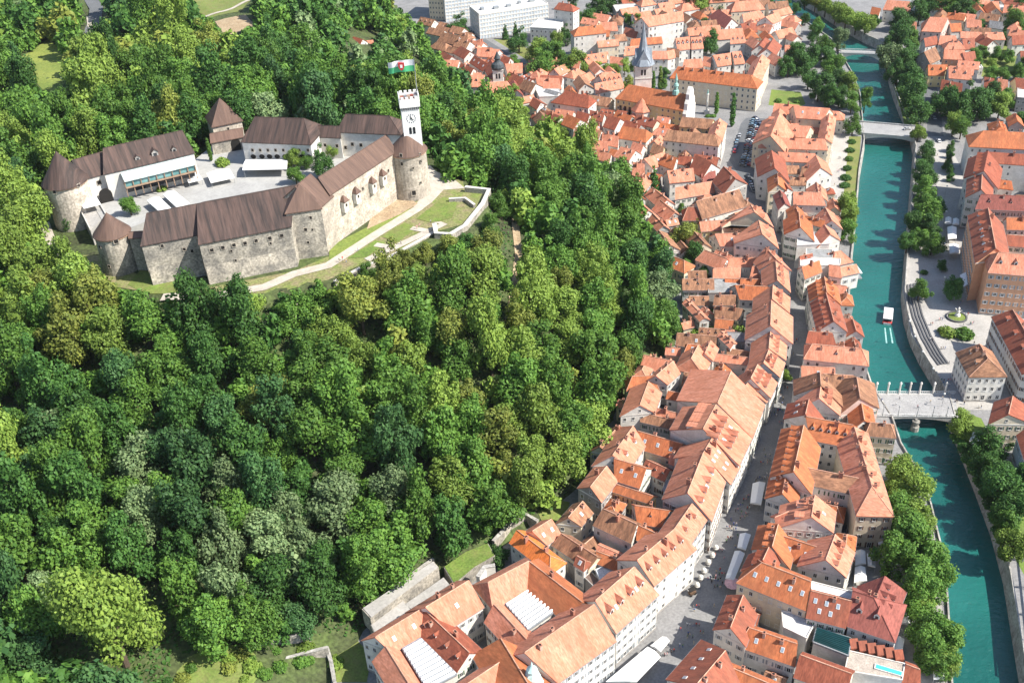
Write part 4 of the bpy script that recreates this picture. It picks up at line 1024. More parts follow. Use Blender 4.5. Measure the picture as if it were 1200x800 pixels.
for i in range(10):
    q = ga + u_ * lg * (i / 9.0) + n_ * 5.6; m = MB(); m.box((q.x, q.y, q.z - 6.4), (.35, .4, 7.2), rz_); wpart(m, 'gallery_post', [mat('warm_timber', (.32, .22, .15))], w2['root'])
for f_, big in ((.36, 0), (.56, 1), (.78, 0)):
    T = w2['A'].lerp(w2['B'], f_); Bo = E1.lerp(E2, f_ + .03); p = T.lerp(Bo, .78)
    e = link('dormer', dormer_mesh(False, 'c', 'g', .75), w2['root']); e.location = local(w2['root'], p); e.rotation_euler = (0, 0, math.atan2(n_.x, -n_.y) - w2['root'].rotation_euler.z); e.scale = (1.9, 1.5, 1.4) if big else (1.4, 1.2, 1)
# pyramid tower and gate link at the back
def pyramid_tower(label, c, s_, zb, ze, za, rf, wl, rz=0):
    t = empty('pyramid_tower', (c.x, c.y, zb), rz); tag(t, label, 'tower', 'castle buildings', proj((c.x, c.y, ze)))
    m = MB(); m.box((0, 0, (ze - zb) / 2), (s_, s_, ze - zb)); m.build('wall', [WALL[wl]], t)
    m = MB(); m.lathe((0, 0), [(s_ * .705, ze - zb), (s_ * .77, ze - zb - .35), (s_ * .77, ze - zb), (.08, za - zb)], 4, rot=math.pi / 4); m.build('roof', [ROOF[rf]], t); return t
f0, f1 = at(247, 149, 71), at(285, 141, 71); u_ = (f1 - f0); sP = u_.length * .9; u_.normalize(); c = (f0 + f1) / 2 + Vector((-u_.y, u_.x, 0)) * sP / 2
pt = pyramid_tower('square tower with steep brown pyramid roof behind the castle car park', c, sP, 55, 71, zfor(c, 115), 'C', 'T', math.atan2(u_.y, u_.x))
put(castle_window_mesh(), pt, (f0 + f1) / 2 + Vector((0, 0, -2.6)), Vector((u_.y, -u_.x, 0)), (.9, 1, 1))
gk = wing('castle_wing', 'low stone gate wall with brown roof strip and dark arch', '246 157 284 150 247 167 285 160', 69, 52, 'C', 'S', hm=2)
p, n_ = face_pt(278, 177, gk['E1'], gk['E2']); m = MB(); u_ = Vector((-n_.y, n_.x, 0)); a_ = p - n_ * .3; z0 = ZC
vs = [a_ + u_ * x * .8 + Vector((0, 0, z0 + y * .8 - a_.z)) for x, y in arch]; vs += [v + n_ * .4 for v in vs]
m.add(vs, [tuple(range(k_)), tuple(range(k_, 2 * k_))] + [(i, (i + 1) % k_, k_ + (i + 1) % k_, k_ + i) for i in range(k_)]); wpart(m, 'gate_arch', [DARK], gk['root'])
# white courtyard buildings
c6 = wing('castle_wing', 'white arcaded castle building with streaked dark hipped roof behind the awning', '299 137 356 139 288 167 365 168', 74, 52, 'c', 'w', 'H')
for x in (296, 305, 314, 323, 332, 351, 361):
    p, n_ = face_pt(x, 176, c6['E1'], c6['E2']); put(castle_window_mesh(), c6['root'], p + n_ * .1, n_, (1, 1, .9))
for x in (297, 307, 316, 325, 334, 344, 354, 362):
    p, n_ = face_pt(x, 183.5, c6['E1'], c6['E2']); m = MB(); m.lathe((0, 0), [(1.25, -.1), (1.25, .1)], 20); o = m.build('arch', [DARK], c6['root']); o.location = local(c6['root'], p + n_ * .06); o.rotation_euler = (math.pi / 2, 0, math.atan2(n_.x, -n_.y) - c6['root'].rotation_euler.z); o.scale = (1, .8, 1)
c7 = wing('castle_wing', 'small white castle link with brown roof beside the courtyard tree', '372 147 398 148 375 160 399 161', 73, 52, 'c', 'w')
c8 = wing('castle_wing', 'white castle building with red brown hipped roof left of clock tower', '405 134 456 136 402 158 472 154', 74.5, 52, 'c', 'w', 'h1 h2')
for hs, pts in ((c7, ((381, 170), (395, 171))), (c8, ((413, 169), (405, 173), (423, 170)))):
    for x, y in pts: p, n_ = face_pt(x, y, hs['E1'], hs['E2']); put(castle_window_mesh(), hs['root'], p + n_ * .1, n_, (1.1, 1, 1))
q = at(435, 176, ZC); st_t = pyramid_tower('tiny white stair turret with pyramid cap between castle roofs', q, 4.2, 55, zfor(q, 159), zfor(q, 153), 'C', 'w', .2)
lk = wing('castle_wing', 'low stone curtain wall with brown coping between cone tower and front', '150 272 168 271 151 278 168 278', zeF - 2.5, 48, 'C', 'S', hm=1.2)
# clock tower
ztop = 99.0; c = at(479, 117, ztop); ZT = ztop; s_ = 8.6; u0 = at(467, 115, ztop); u1 = at(491.5, 113, ztop); s_ = (u1 - u0).length * .98; rzt = math.atan2(u1.y - u0.y, u1.x - u0.x) + .06
c = (u0 + u1) / 2 + Vector((-math.sin(rzt), math.cos(rzt), 0)) * s_ / 2
print('clock tower', c, 'drum', bc, s_, 'zeB', zeB, 'zeF', zeF, 'zeT', zeT)
t = empty('clock_tower', (c.x, c.y, 52), rzt); tag(t, 'tall white castle clock tower with battlements and dark twin window', 'tower', 'castle buildings', (480, 120))
hT = ztop - 52; WH = mat('tower_white', (.80, .79, .76), col2=(.73, .72, .69), finec=.05)
m = MB(); m.box((0, 0, (hT - 4.4) / 2), (s_ * .88, s_ * .88, hT - 4.4)); m.build('shaft', [WH], t)
m = MB(); m.box((0, 0, hT - 3.2), (s_ * 1.0, s_ * 1.0, 2.4)); m.build('gallery', [WH], t)
m = MB(); m.box((0, 0, hT - 1.9), (s_ * .88, s_ * .88, .2)); m.build('deck', [mat('deck_brown', (.25, .15, .11))], t)
for sx, sy, lx, ly in ((0, -1, 1, 0), (0, 1, 1, 0), (-1, 0, 0, 1), (1, 0, 0, 1)):
    m = MB(); m.box((sx * s_ * .48, sy * s_ * .48, hT - 1.5), (s_ * .96 * lx + .35 * ly + .02 * lx, s_ * .92 * ly + .35 * lx, 1.0)); m.build('parapet', [WH], t)
    for i in range(4):
        f_ = (i + .5) / 4 - .5; m = MB(); m.box((sx * s_ * .48 + f_ * s_ * .92 * lx, sy * s_ * .48 + f_ * s_ * .92 * ly, hT - .5), (1.15 if lx else .34, .34 if lx else 1.15, 1.0)); m.build('merlon', [WH], t)
for i in range(9):
    f_ = (i + .5) / 9 - .5; m = MB(); m.box((f_ * s_ * .92, -s_ * .455, hT - 4.9), (.42, .5, 1.1)); m.build('corbel', [mat('corbel_grey', (.1, .1, .11), finec=0)], t)
for i in range(5):
    f_ = (i + .5) / 5 - .5; m = MB(); m.box((f_ * s_ * .8, (-.1 + .2 * (i % 2)) * s_, hT - 1.3), (1.2, 1.0, 1.1)); m.build('roof_hatch', [[mat('hatch_red', (.3, .1, .08)), METAL, mat('hatch_tan', (.35, .25, .18))][i % 3]], t)
yf = -s_ * .44
CK = mat('clock_blue', (.05, .07, .12), finec=0)
m = MB()
for i in range(12):
    a_ = i * math.pi / 6; m.box((1.75 * math.sin(a_), yf - .06, hT - 9.2 + 1.75 * math.cos(a_)), (.3, .12, .42))
ck = m.build('clock_face', [CK], t)
m = MB(); m.bar((0, yf - .14, hT - 9.2), (.9, yf - .14, hT - 9.9), .12); m.bar((0, yf - .14, hT - 9.2), (-.2, yf - .14, hT - 7.8), .1); m.box((0, yf - .12, hT - 9.2), (.6, .2, .6)); m.build('clock_hands', [DARK], ck)
for dx in (-.75, .75):
    m = MB(); m.box((dx, yf - .04, hT - 14.6), (1.0, .14, 2.4)); m.lathe((dx, 0), [(.5, 0), (.5, .14)], 16)
    m.v = m.v[:8] + [(v[0], yf - .11 + v[2], hT - 13.4 + v[1]) for v in m.v[8:]]; m.build('window', [GLASS], t)
# flag
fp = Vector((c.x, c.y, ztop)) + Vector((math.cos(rzt), math.sin(rzt), 0)) * s_ * .42 - Vector((-math.sin(rzt), math.cos(rzt), 0)) * s_ * .42
zp = zfor(fp, 69, ztop, 160); F = empty('flagpole', fp); tag(F, 'thin flagpole with white and green city flag on the clock tower', 'flag', None, (485, 80))
m = MB(); m.bar((0, 0, -1.5), (0, 0, zp - fp.z), .22, r2=.12, n=8); m.build('pole', [METAL], F)
nf = 18; Lf, Hf = 10.5, 4.7; vs, fs, fm = [], [], []
for i in range(nf + 1):
    for j in range(9):
        x = -Lf * i / nf; y = .5 * math.sin(i * .7) * (i / nf) + .3 * math.sin(i * .35 + j * .3) * i / nf - x * .12; z = zp - fp.z - .3 - Hf * j / 8 - (i / nf) ** 2 * 1.2
        vs.append((x, y, z)); vs.append((x, y + .05, z))
id_ = lambda i, j, k_: (i * 9 + j) * 2 + k_
for i in range(nf):
    for j in range(8):
        f_ = 0 if j < 4 else 1
        fs.append((id_(i, j, 0), id_(i + 1, j, 0), id_(i + 1, j + 1, 0), id_(i, j + 1, 0))); fm.append(f_); fs.append((id_(i, j, 1), id_(i, j + 1, 1), id_(i + 1, j + 1, 1), id_(i + 1, j, 1))); fm.append(f_)
fl = mk('flag', vs, fs, [mat('flag_white', (.8, .8, .8), finec=0, col2=(.78, .78, .78)), mat('flag_green', (.10, .50, .22), finec=0, col2=(.09, .47, .21))], F, fm, recalc=False)
m = MB(); zc_ = zp - fp.z - 2.9; xs = -5.2; yy = .55
sh = [(-1.2, 1.5), (1.2, 1.5), (1.2, -.2), (.7, -1.2), (0, -1.7), (-.7, -1.2), (-1.2, -.2)]
m.add([(xs + a, yy - .35, zc_ + b_) for a, b_ in sh] + [(xs + a, yy + .6, zc_ + b_) for a, b_ in sh], [tuple(range(7)), tuple(range(7, 14))] + [(i, (i + 1) % 7, 7 + (i + 1) % 7, 7 + i) for i in range(7)]); cr = m.build('crest', [mat('crest_red', (.55, .05, .05), finec=0)], fl)
m = MB(); m.box((xs, yy - .38, zc_ - .1), (.9, .1, 1.0)); m.box((xs - .35, yy - .38, zc_ + .55), (.22, .1, .3)); m.box((xs, yy - .38, zc_ + .55), (.22, .1, .3)); m.box((xs + .35, yy - .38, zc_ + .55), (.22, .1, .3)); m.build('crest_tower', [WH], cr)
# bastion walls to the right of the castle
BST = WALL['S']
def wall_line(label, px, zt, drop, th=1.1, name='bastion_wall', m_=None, cat='wall', g=None, par=None):
    mid_ = on(*px[len(px) // 2]); zt = mid_.z + 1.5 if zt == 'auto' else zt; C = [at(x, y, zt) for x, y in px]; N = len(C); o = empty(name, (C[0].x, C[0].y, zt - drop)); tag(o, label, cat, g, px[N // 2]); vs = []
    for i, p in enumerate(C):
        a_, b_ = C[max(0, i - 1)], C[min(N - 1, i + 1)]; d_ = (b_ - a_); d_.z = 0; d_.normalize(); n_ = Vector((d_.y, -d_.x, 0)) * th / 2
        for off, z in ((-1, zt - drop), (-1, zt), (1, zt), (1.5, zt - drop)): vs.append((p.x + n_.x * off - C[0].x, p.y + n_.y * off - C[0].y, z - zt + drop))
    fs = [(i * 4 + k, i * 4 + (k + 1) % 4, i * 4 + 4 + (k + 1) % 4, i * 4 + 4 + k) for i in range(N - 1) for k in range(4)] + [(0, 1, 2, 3), tuple((N - 1) * 4 + k for k in (3, 2, 1, 0))]
    mk('masonry', vs, fs, m_ or BST, o)
    vs = []
    for i, p in enumerate(C):
        a_, b_ = C[max(0, i - 1)], C[min(N - 1, i + 1)]; d_ = (b_ - a_); d_.z = 0; d_.normalize(); n_ = Vector((d_.y, -d_.x, 0)) * (th / 2 + .12)
        for off, z in ((-1, drop + .002), (-1, drop + .25), (1, drop + .25), (1, drop + .002)): vs.append((p.x + n_.x * off - C[0].x, p.y + n_.y * off - C[0].y, z))
    mk('coping', vs, fs, QS if name == 'garden_wall' else STONE, o); return o
wall_line('long pale retaining wall below the castle lawns', [(392, 330), (428, 311), (455, 302), (509, 272)], 56.6, 9)
wall_line('ruined bastion wall jutting out at the path end', [(509, 262), (511, 273), (528, 274), (545, 264), (566, 238), (573, 222), (545, 219)], 58.2, 11, 1.6)
wall_line('low broken stone wall inside the bastion', [(526, 233), (545, 232), (556, 240)], 57.5, 3, .9)
wall_line('low stone wall along the castle foot path', [(300, 345), (345, 331), (372, 326)], 55.5, 4, .8)
# entry ramp, canopies, awning
def canopy(px, z, zb, label, group, slope=0, name='canopy'):
    Q = [at(x, y, z) for x, y in px]; c = sum(Q, Vector()) / 4; t = empty(name, (c.x, c.y, zb)); tag(t, label, 'canopy', group, proj(c)); m = MB()
    top = [q - Vector((c.x, c.y, zb)) for q in Q]; r1, r2 = (top[0] + top[1]) / 2 + Vector((0, 0, .7)), (top[2] + top[3]) / 2 + Vector((0, 0, .7))
    m.add(top + [r1, r2] + [v - Vector((0, 0, .3)) for v in top], [(0, 4, 5, 3), (4, 1, 2, 5), (0, 1, 4), (2, 3, 5), (6, 9, 8, 7), (0, 6, 7, 1), (1, 7, 8, 2), (2, 8, 9, 3), (3, 9, 6, 0)]); m.build('cover', [CANVAS], t)
    for v in top:
        v = v * .94; m = MB(); m.bar((v.x, v.y, 0), (v.x, v.y, z - zb - .2), .08); m.build('post', [METAL], t)
    return t
canopy([(172, 235), (187, 231), (203, 246), (189, 250)], ZC + 3, ZC, 'white tent roof in the castle courtyard beside the lone round tree', 'castle courtyard canopies')
canopy([(191, 228), (204, 223), (222, 238), (207, 243)], ZC + 3, ZC, 'white tent roof in the castle courtyard below the glass gallery', 'castle courtyard canopies')
canopy([(242, 203), (269, 198), (275, 208), (247, 214)], ZC + 2.6, ZC, 'wide flat white tent roof in the middle of the castle courtyard', 'castle courtyard canopies')
canopy([(217, 208), (233, 204), (237, 210), (221, 214)], ZC + 2.6, ZC, 'small white umbrella roof at the gallery end of the castle courtyard', 'castle courtyard canopies')
canopy([(86, 225), (106, 219), (118, 239), (98, 244)], ZC + 3.2, ZC - 6, 'bright white pleated canopy over the castle entry ramp', 'castle courtyard canopies')
canopy([(284, 199), (288, 187), (337, 187), (336, 198)], ZC + 4, ZC, 'long white terrace awning along the arcaded white castle building', 'castle courtyard canopies')
dk = [at(x, y, ZC - .2) for x, y in ((84, 226), (106, 220), (124, 252), (106, 270))]; e = empty('entry_ramp', (dk[0].x, dk[0].y, 50)); tag(e, 'pale paved castle entry ramp between the two cone towers', 'ramp', None, (110, 250))
m = MB().prism([(p.x - dk[0].x, p.y - dk[0].y) for p in dk], -4, ZC - 50.2); m.build('deck', [PLAZA], e)
for i, k_ in ((0, 3), (1, 2)):
    a_, b_ = dk[i] - Vector((dk[0].x, dk[0].y, 50)), dk[k_] - Vector((dk[0].x, dk[0].y, 50)); m = MB(); d_ = b_ - a_; cc = (a_ + b_) / 2; m.box((cc.x, cc.y, cc.z + .55), (d_.length, .4, 1.1), math.atan2(d_.y, d_.x)); m.build('parapet', [STONE], e)
# ------------------------------------------------------------------ churches and landmark buildings
def one(name, label, cat, a, ze, rf, wl, op='', zb=-.5, root=None, nowin=False, hm=9):
    hs = dict(z='x', p=[float(x) for x in a.split()], ze=ze, rf=rf, wl=wl, op=op.split(), zb=zb, hm=hm); hs['abs'] = True
    solve(hs); hs['zg'] = max(0, zb + .5) if zb > 5 else 0; r_ = build_house(hs, name, root, label, cat, nowin=nowin); hs['root'] = root or r_; return hs
ch = one('church', 'yellow church with long orange roof, white baroque gable and octagonal chapel', 'church', '737 99 806 111 727 111 795 134', 15, 'o', 'y', 'h1')
cr_ = ch['root']
B, E_, F_ = ch['B'], ch['E2'], ch['F2']; u_ = (E_ - F_); wg = u_.length * .56; u_.normalize(); n_ = ch['d']; zt = ch['B'].z
prof = [(-1, 0), (1, 0), (1, .62), (.82, .70), (.72, .86), (.5, .95), (.45, 1.08), (.2, 1.2), (0, 1.24), (-.2, 1.2), (-.45, 1.08), (-.5, .95), (-.72, .86), (-.82, .70), (-1, .62)]
m = MB(); k_ = len(prof); vs = [Vector((B.x, B.y, 0)) + u_ * x * wg * 1.05 + n_ * o_ + Vector((0, 0, y * zt)) for o_ in (.2, 2.4) for x, y in prof]
m.add(vs, [tuple(range(k_)), tuple(range(k_, 2 * k_))] + [(i, (i + 1) % k_, k_ + (i + 1) % k_, k_ + i) for i in range(k_)]); wpart(m, 'baroque_gable', [WALL['w']], cr_)
c = at(752, 128, 11); r_ = (at(740, 128, 11) - at(764, 128, 11)).length / 2
m = MB(); m.lathe((c.x, c.y), [(r_ * .93, -.5), (r_ * .93, 11.2)], 8); chp = wpart(m, 'chapel', [WALL['w']], cr_)
m = MB(); m.lathe((c.x, c.y), [(r_ * .9, 11), (r_ * 1.05, 10.8), (r_ * 1.05, 11.1), (r_ * .5, 14.6), (.05, zfor(c, 115))], 8); wpart(m, 'chapel_roof', [ROOF['s']], cr_)
m = MB(); q = at(742, 140, 6); m.lathe((q.x, q.y), [(r_ * .7, -.5), (r_ * .7, 6), (r_ * .8, 6.1), (.05, 10)], 10); wpart(m, 'side_chapel', [ROOF['s']], cr_)
for i in range(4):
    q = ch['E1'].lerp(ch['E2'], .08 + i * .07); m = MB(); nn = ch['n']; m.box((q.x + nn.x * .05, q.y + nn.y * .05, 8), (1.5, .2, 6), math.atan2(ch['d'].y, ch['d'].x)); wpart(m, 'tall_window', [GLASS], cr_)
q = ch['A'].lerp(ch['B'], .80); q0 = q.z - 1; m = MB(); zq = zfor(q, 86)
m.lathe((q.x, q.y), [(2.2, q0), (1.8, q0 + 2.4), (1.25, q0 + 2.8), (1.25, q0 + 5), (1.7, q0 + 5.2), (1.2, q0 + 6.6), (.7, q0 + 7), (.7, q0 + 8.4), (1, q0 + 8.6), (.1, max(zq, q0 + 11))], 8); wpart(m, 'copper_lantern', [COPPER], cr_)
def spire_tower(name, label, x0, x1, yb, zs, ya, dark, kind):
    a_, b_ = at(x0, yb, zs), at(x1, yb, zs); s_ = (b_ - a_).length * .93; rz_ = math.atan2(b_.y - a_.y, b_.x - a_.x) + .12; c = (a_ + b_) / 2 + Vector((0, s_ * .4, 0)); za = zfor(c, ya, zs, 140)
    t = empty(name, (c.x, c.y, 0), rz_); tag(t, label, 'church tower', None, proj((c.x, c.y, zs)))
    m = MB(); m.box((0, 0, zs / 2), (s_, s_, zs)); m.build('shaft', [WALL['w']], t)
    for k_ in range(3): m = MB(); m.box((0, 0, zs - .2 - k_ * 7.5), (s_ + .5, s_ + .5, .35)); m.build('cornice', [STONE], t)
    for sx, sy in ((0, -1), (-1, 0), (1, 0)):
        for d_ in (-.9, .9):
            m = MB(); m.box((sx * s_ * .5 + (d_ if sy else 0), sy * s_ * .5 + (d_ if sx else 0), zs - 4), (1.1 if sy else .12, 1.1 if sx else .12, 3.4)); m.build('belfry_opening', [GLASS], t)
    if kind == 'spire':
        m = MB(); m.lathe((0, 0), [(s_ * .74, zs - .1), (s_ * .74, zs + .3), (s_ * .40, zs + (za - zs) * .25), (s_ * .26, zs + (za - zs) * .42), (.06, za)], 8, rot=math.pi / 8); m.build('spire', [dark], t)
        for sx, sy in ((0, -1), (-1, 0), (1, 0), (0, 1)):
            m = MB(); h_ = s_ * .95; tx, ty = (1, 0) if sy else (0, 1)
            m.add([(sx * s_ * .5 - tx * s_ * .48, sy * s_ * .5 - ty * s_ * .48, zs), (sx * s_ * .5 + tx * s_ * .48, sy * s_ * .5 + ty * s_ * .48, zs), (sx * s_ * .5, sy * s_ * .5, zs + h_), (sx * .2, sy * .2, zs + h_), (-tx * s_ * .48, -ty * s_ * .48, zs), (tx * s_ * .48, ty * s_ * .48, zs)], [(0, 1, 2), (1, 5, 3, 2), (0, 2, 3, 4), (0, 4, 5, 1), (4, 3, 5)]); m.build('spire_gable', [dark], t)
        m = MB(); m.bar((0, 0, za - .5), (0, 0, za + 2.5), .08); m.box((0, 0, za + 1.6), (.9, .1, .12)); m.build('cross', [METAL], t)
    else:
        h_ = za - zs; m = MB(); m.lathe((0, 0), [(s_ * .62, zs), (s_ * .66, zs + h_ * .12), (s_ * .55, zs + h_ * .28), (s_ * .3, zs + h_ * .4), (s_ * .24, zs + h_ * .5), (s_ * .32, zs + h_ * .6), (s_ * .24, zs + h_ * .7), (.08, za)], 12); m.build('onion_dome', [dark], t)
    return t
spire_tower('church_tower', 'white square church tower with tall grey pointed spire', 744, 765, 77, 33, 26, SLATE, 'spire')
one('church', 'small white church hall with salmon hipped roof at the wood edge', 'church', '566 97 594 95 564 111 599 107', 10, 's', 'w', 'H')
spire_tower('church_tower', 'small white church tower with dark onion dome at wood edge', 577, 590, 82, 17, 60, mat('dark_copper', (.07, .08, .085), rough=.4), 'onion')
# box blocks: office slabs, flat-roofed houses
def block(name, label, cat, px, py, qx, qy, depth, z, wallm, floors, cols, roofm=None, curtain=False, group=None):
    P, Q = at(px, py, 0), at(qx, qy, 0); u_ = (Q - P); L_ = u_.length; rz_ = math.atan2(u_.y, u_.x); u_.normalize(); nb = Vector((-u_.y, u_.x, 0)); c = (P + Q) / 2 + nb * depth / 2
    t = empty(name, (c.x, c.y, 0), rz_); tag(t, label, cat, group, proj((c.x, c.y, z)))
    m = MB(); m.box((0, 0, z / 2 - .25), (L_, depth, z + .5)); m.build('wall', [wallm], t)
    m = MB(); m.box((0, 0, z + .45), (L_ - .8, depth - .8, .5)); m.build('roof', [roofm or mat('flat_roof_gravel', (.5, .49, .46), col2=(.4, .39, .37))], t)
    m = MB()
    for a_, b_, d_ in (((0, -depth / 2 + .2, z + .65), 0, (L_, .4, .9)), ((0, depth / 2 - .2, z + .65), 0, (L_, .4, .9)), ((-L_ / 2 + .2, 0, z + .65), 0, (.4, depth - .8, .9)), ((L_ / 2 - .2, 0, z + .65), 0, (.4, depth - .8, .9))): m.box(a_, d_)
    m.build('parapet', [WALL['w'] if curtain else wallm], t)
    fh = z / floors
    if curtain:
        m = MB()
        for i in range(cols + 1): m.box((-L_ / 2 + i * L_ / cols, -depth / 2 - .08, z / 2), (.45, .2, z))
        for j in range(floors): m.box((0, -depth / 2 - .09, (j + .98) * fh), (L_, .24, .9))
        for j in range(floors): m.box((-L_ / 2 - .08, 0, (j + .98) * fh), (.2, depth, .7))
        for i in range(7): m.box((-L_ / 2 - .09, -depth / 2 + i * depth / 6, z / 2), (.2, .4, z))
        m.build('mullion_grid', [WALL['w']], t)
        for i in range(5):
            m = MB(); m.box((-L_ / 2 + (i + .6) * L_ / 5.5, rng.uniform(-.2, .25) * depth, z + 1.5), (rng.uniform(2, 5), rng.uniform(2, 4), 1.8)); m.build('roof_plant', [METAL], t)
    else:
        for j in range(floors):
            for i in range(cols):
                e = link('window', window_mesh(), t); e.location = (-L_ / 2 + (i + .5) * L_ / cols, -depth / 2 + .0, (j + .55) * fh)
            nd = max(1, int(depth / 4))
            for i in range(nd):
                for sx in (-1, 1): e = link('window', window_mesh(), t); e.location = (sx * L_ / 2, -depth / 2 + (i + .5) * depth / nd, (j + .55) * fh); e.rotation_euler = (0, 0, sx * math.pi / 2)
    return t
CG = mat('curtain_glass', (.52, .57, .60), col2=(.42, .47, .51), rough=.2, spec=.6, scale=.1)
block('office_block', 'long white gridded glass office block nearer the road', 'office block', 563, 46, 643, 33, 22, zfor(at(563, 46, 0), 18), CG, 6, 24, curtain=True)
block('office_block', 'long white glass office block farther back at the top edge', 'office block', 523, 26, 612, 13, 18, zfor(at(523, 26, 0), 2), CG, 6, 24, curtain=True)
block('apartment_block', 'low white flat roofed block with roof huts before the glass offices', 'apartment block', 622, 51, 653, 53, 22, 11, WALL['w'], 3, 6)
block('apartment_block', 'tall slim white tower block at the top edge', 'apartment block', 756, 15, 789, 16, 18, 42, WALL['w'], 12, 8)
block('apartment_block', 'tall tan block half hidden by trees at the top edge', 'apartment block', 504, 23, 521, 24, 30, 26, WALL['c'], 7, 5)
block('flat_roofed_house', 'grey flat roofed modern house by the trees beside the suburb', 'house', 1188, 131, 1210, 133, 16, 8, WALL['g'], 2, 4)
block('flat_roofed_house', 'white flat roofed hall in the suburb past the arched bridge', 'house', 1150, 22, 1184, 22, 14, 6, WALL['w'], 1, 6)
block('flat_roofed_house', 'pale flat roofed pavilion behind the tall salmon roofed block', 'house', 722, 26, 750, 24, 18, 7, WALL['g'], 2, 6)
block('flat_roofed_house', 'white flat roofed hall between suburb gardens and houses', 'house', 1132, 90, 1150, 90, 14, 5, WALL['w'], 1, 5)
def flat(label, px, z, wallm, roofm, group='flat roofed town buildings', name='flat_roofed_house', par=.5):
    Q = [at(x, y, z) for x, y in px]; c = sum(Q, Vector()) / len(Q); t = empty(name, (c.x, c.y, 0)); tag(t, label, 'house', group, proj(c)); q = [(p.x - c.x, p.y - c.y) for p in Q]
    MB().prism(q, -.5, z).build('wall', [wallm], t); MB().prism([(x * .97, y * .97) for x, y in q], z + .003, z + .2).build('roof', [roofm], t)
    m = MB(); n_ = len(q)
    for i in range(n_):
        a_, b_ = Vector((*q[i], 0)), Vector((*q[(i + 1) % n_], 0)); d_ = b_ - a_; cc = (a_ + b_) / 2; m.box((cc.x, cc.y, z + par / 2 + .01 + .004 * i), (d_.length, .3, par), math.atan2(d_.y, d_.x))
    m.build('parapet', [wallm], t); return t
GR = mat('grey_roofing', (.3, .3, .29), col2=(.2, .2, .19)); PR = mat('pale_roofing', (.55, .54, .52), col2=(.45, .44, .43)); BR = mat('brown_decking', (.17, .12, .1), rows=0)
flat('long grey gravel flat roof across the courtyards below the hill', [(832, 327), (911, 330), (908, 341), (830, 344)], 9, WALL['g'], GR)
flat('narrow white flat roof strip above five skylights', [(951, 682), (998, 694), (998, 703), (951, 691)], 14.5, WALL['w'], PR)
flat('small grey flat roof with roof glass in the river row', [(945, 292), (975, 293), (975, 303), (944, 304)], 12, WALL['w'], GR)
flat('pale flat roof terrace in the river row', [(935, 271), (972, 275), (972, 286), (934, 288)], 12, WALL['w'], PR)
flat('white curved flat roof in the river row', [(938, 302), (985, 304), (984, 311), (938, 312)], 12.6, WALL['w'], PR)
flat('dark brown covered walkway between courtyards', [(660, 652), (668, 645), (706, 684), (698, 690)], 6, WALL['g'], BR)
flat('small pale blue flat roof beside the covered walkway', [(698, 668), (712, 663), (722, 670), (705, 682)], 8, WALL['u'], PR)
flat('pale flat roof between houses below the hill church', [(628, 105), (655, 105), (660, 113), (632, 114)], 10, WALL['w'], PR)
flat('pale flat roof terrace with planters near the green glass roof', [(916, 716), (945, 722), (955, 730), (945, 748), (918, 735)], 10, WALL['w'], PR)
pt_ = flat('flat roof terrace with a small turquoise pool by the river', [(995, 763), (1060, 778), (1057, 797), (990, 786)], 9, WALL['w'], mat('terrace_tiles', (.42, .36, .3)))
q = [at(x, y, 9.3) - pt_.location for x, y in ((1025, 777), (1059, 787), (1058, 793), (1024, 783))]; MB().prism([(v.x, v.y) for v in q], 9.1, 9.5).build('pool_rim', [STONE], pt_)
q = [at(x, y, 9.3) - pt_.location for x, y in ((1027, 778.5), (1057, 787.5), (1056, 791.5), (1026, 782.5))]; MB().prism([(v.x, v.y) for v in q], 9.2, 9.56).build('pool_water', [mat('pool_water', (.08, .5, .55), rough=.1, finec=0)], pt_)
for i in range(6):
    q = at(1000 + i * 10.5, 758 + i * 2.6, 9) - pt_.location; m = MB(); m.prism([(q.x - 1.2, q.y - 1.2), (q.x + 1.2, q.y - 1.2), (q.x + 1.2, q.y + 1), (q.x - 1.2, q.y + 1)], 9, [10, 10, 11.6, 11.6]); m.build('terrace_hood', [ROOF['r']], pt_)
def glass_roof(label, px, z, n, glassm, barm):
    Q = [at(x, y, z) for x, y in px]; c = sum(Q, Vector()) / 4; t = empty('glass_roof', (c.x, c.y, 0)); tag(t, label, 'glass roof', None, proj(c)); Q = [q - Vector((c.x, c.y, 0)) for q in Q]
    MB().prism([(q.x, q.y) for q in Q], 0, z - .4).build('wall', [WALL['w']], t)
    m = MB()
    for i in range(4):
        a_, b_ = Q[i], Q[(i + 1) % 4]; d_ = b_ - a_; cc = (a_ + b_) / 2; m.box((cc.x, cc.y, z + .003 * i), (d_.length, .5, .7), math.atan2(d_.y, d_.x))
    m.build('frame', [METAL], t)
    for i in range(n):                              # ribs run from side 0-1 to side 3-2 ... strips between the long sides
        f0, f1 = (i + .12) / n, (i + .88) / n
        a0, a1, b0_, b1_ = Q[1].lerp(Q[2], f0), Q[1].lerp(Q[2], f1), Q[0].lerp(Q[3], f0), Q[0].lerp(Q[3], f1)
        m = MB(); pr = [(0, 0), (.2, .5), (.5, .72), (.8, .5), (1, 0)]; vs = []
        for s0, s1 in ((a0, a1), (b0_, b1_)): vs += [s0.lerp(s1, x) + Vector((0, 0, y + .1)) for x, y in pr]
        m.add(vs, [(k, k + 1, 6 + k, 5 + k) for k in range(4)] + [(0, 1, 2, 3, 4), (9, 8, 7, 6, 5), (0, 5, 9, 4)]); m.build('vault_pane', [glassm], t)
        if i: a_, b_ = Q[1].lerp(Q[2], i / n), Q[0].lerp(Q[3], i / n); m = MB(); m.bar(a_ + Vector((0, 0, .25)), b_ + Vector((0, 0, .25)), .14, n=4); m.build('rib', [barm], t)
    return t
WG = mat('white_glazing', (.78, .80, .80), col2=(.7, .72, .73), rough=.15, finec=0, spec=.6)
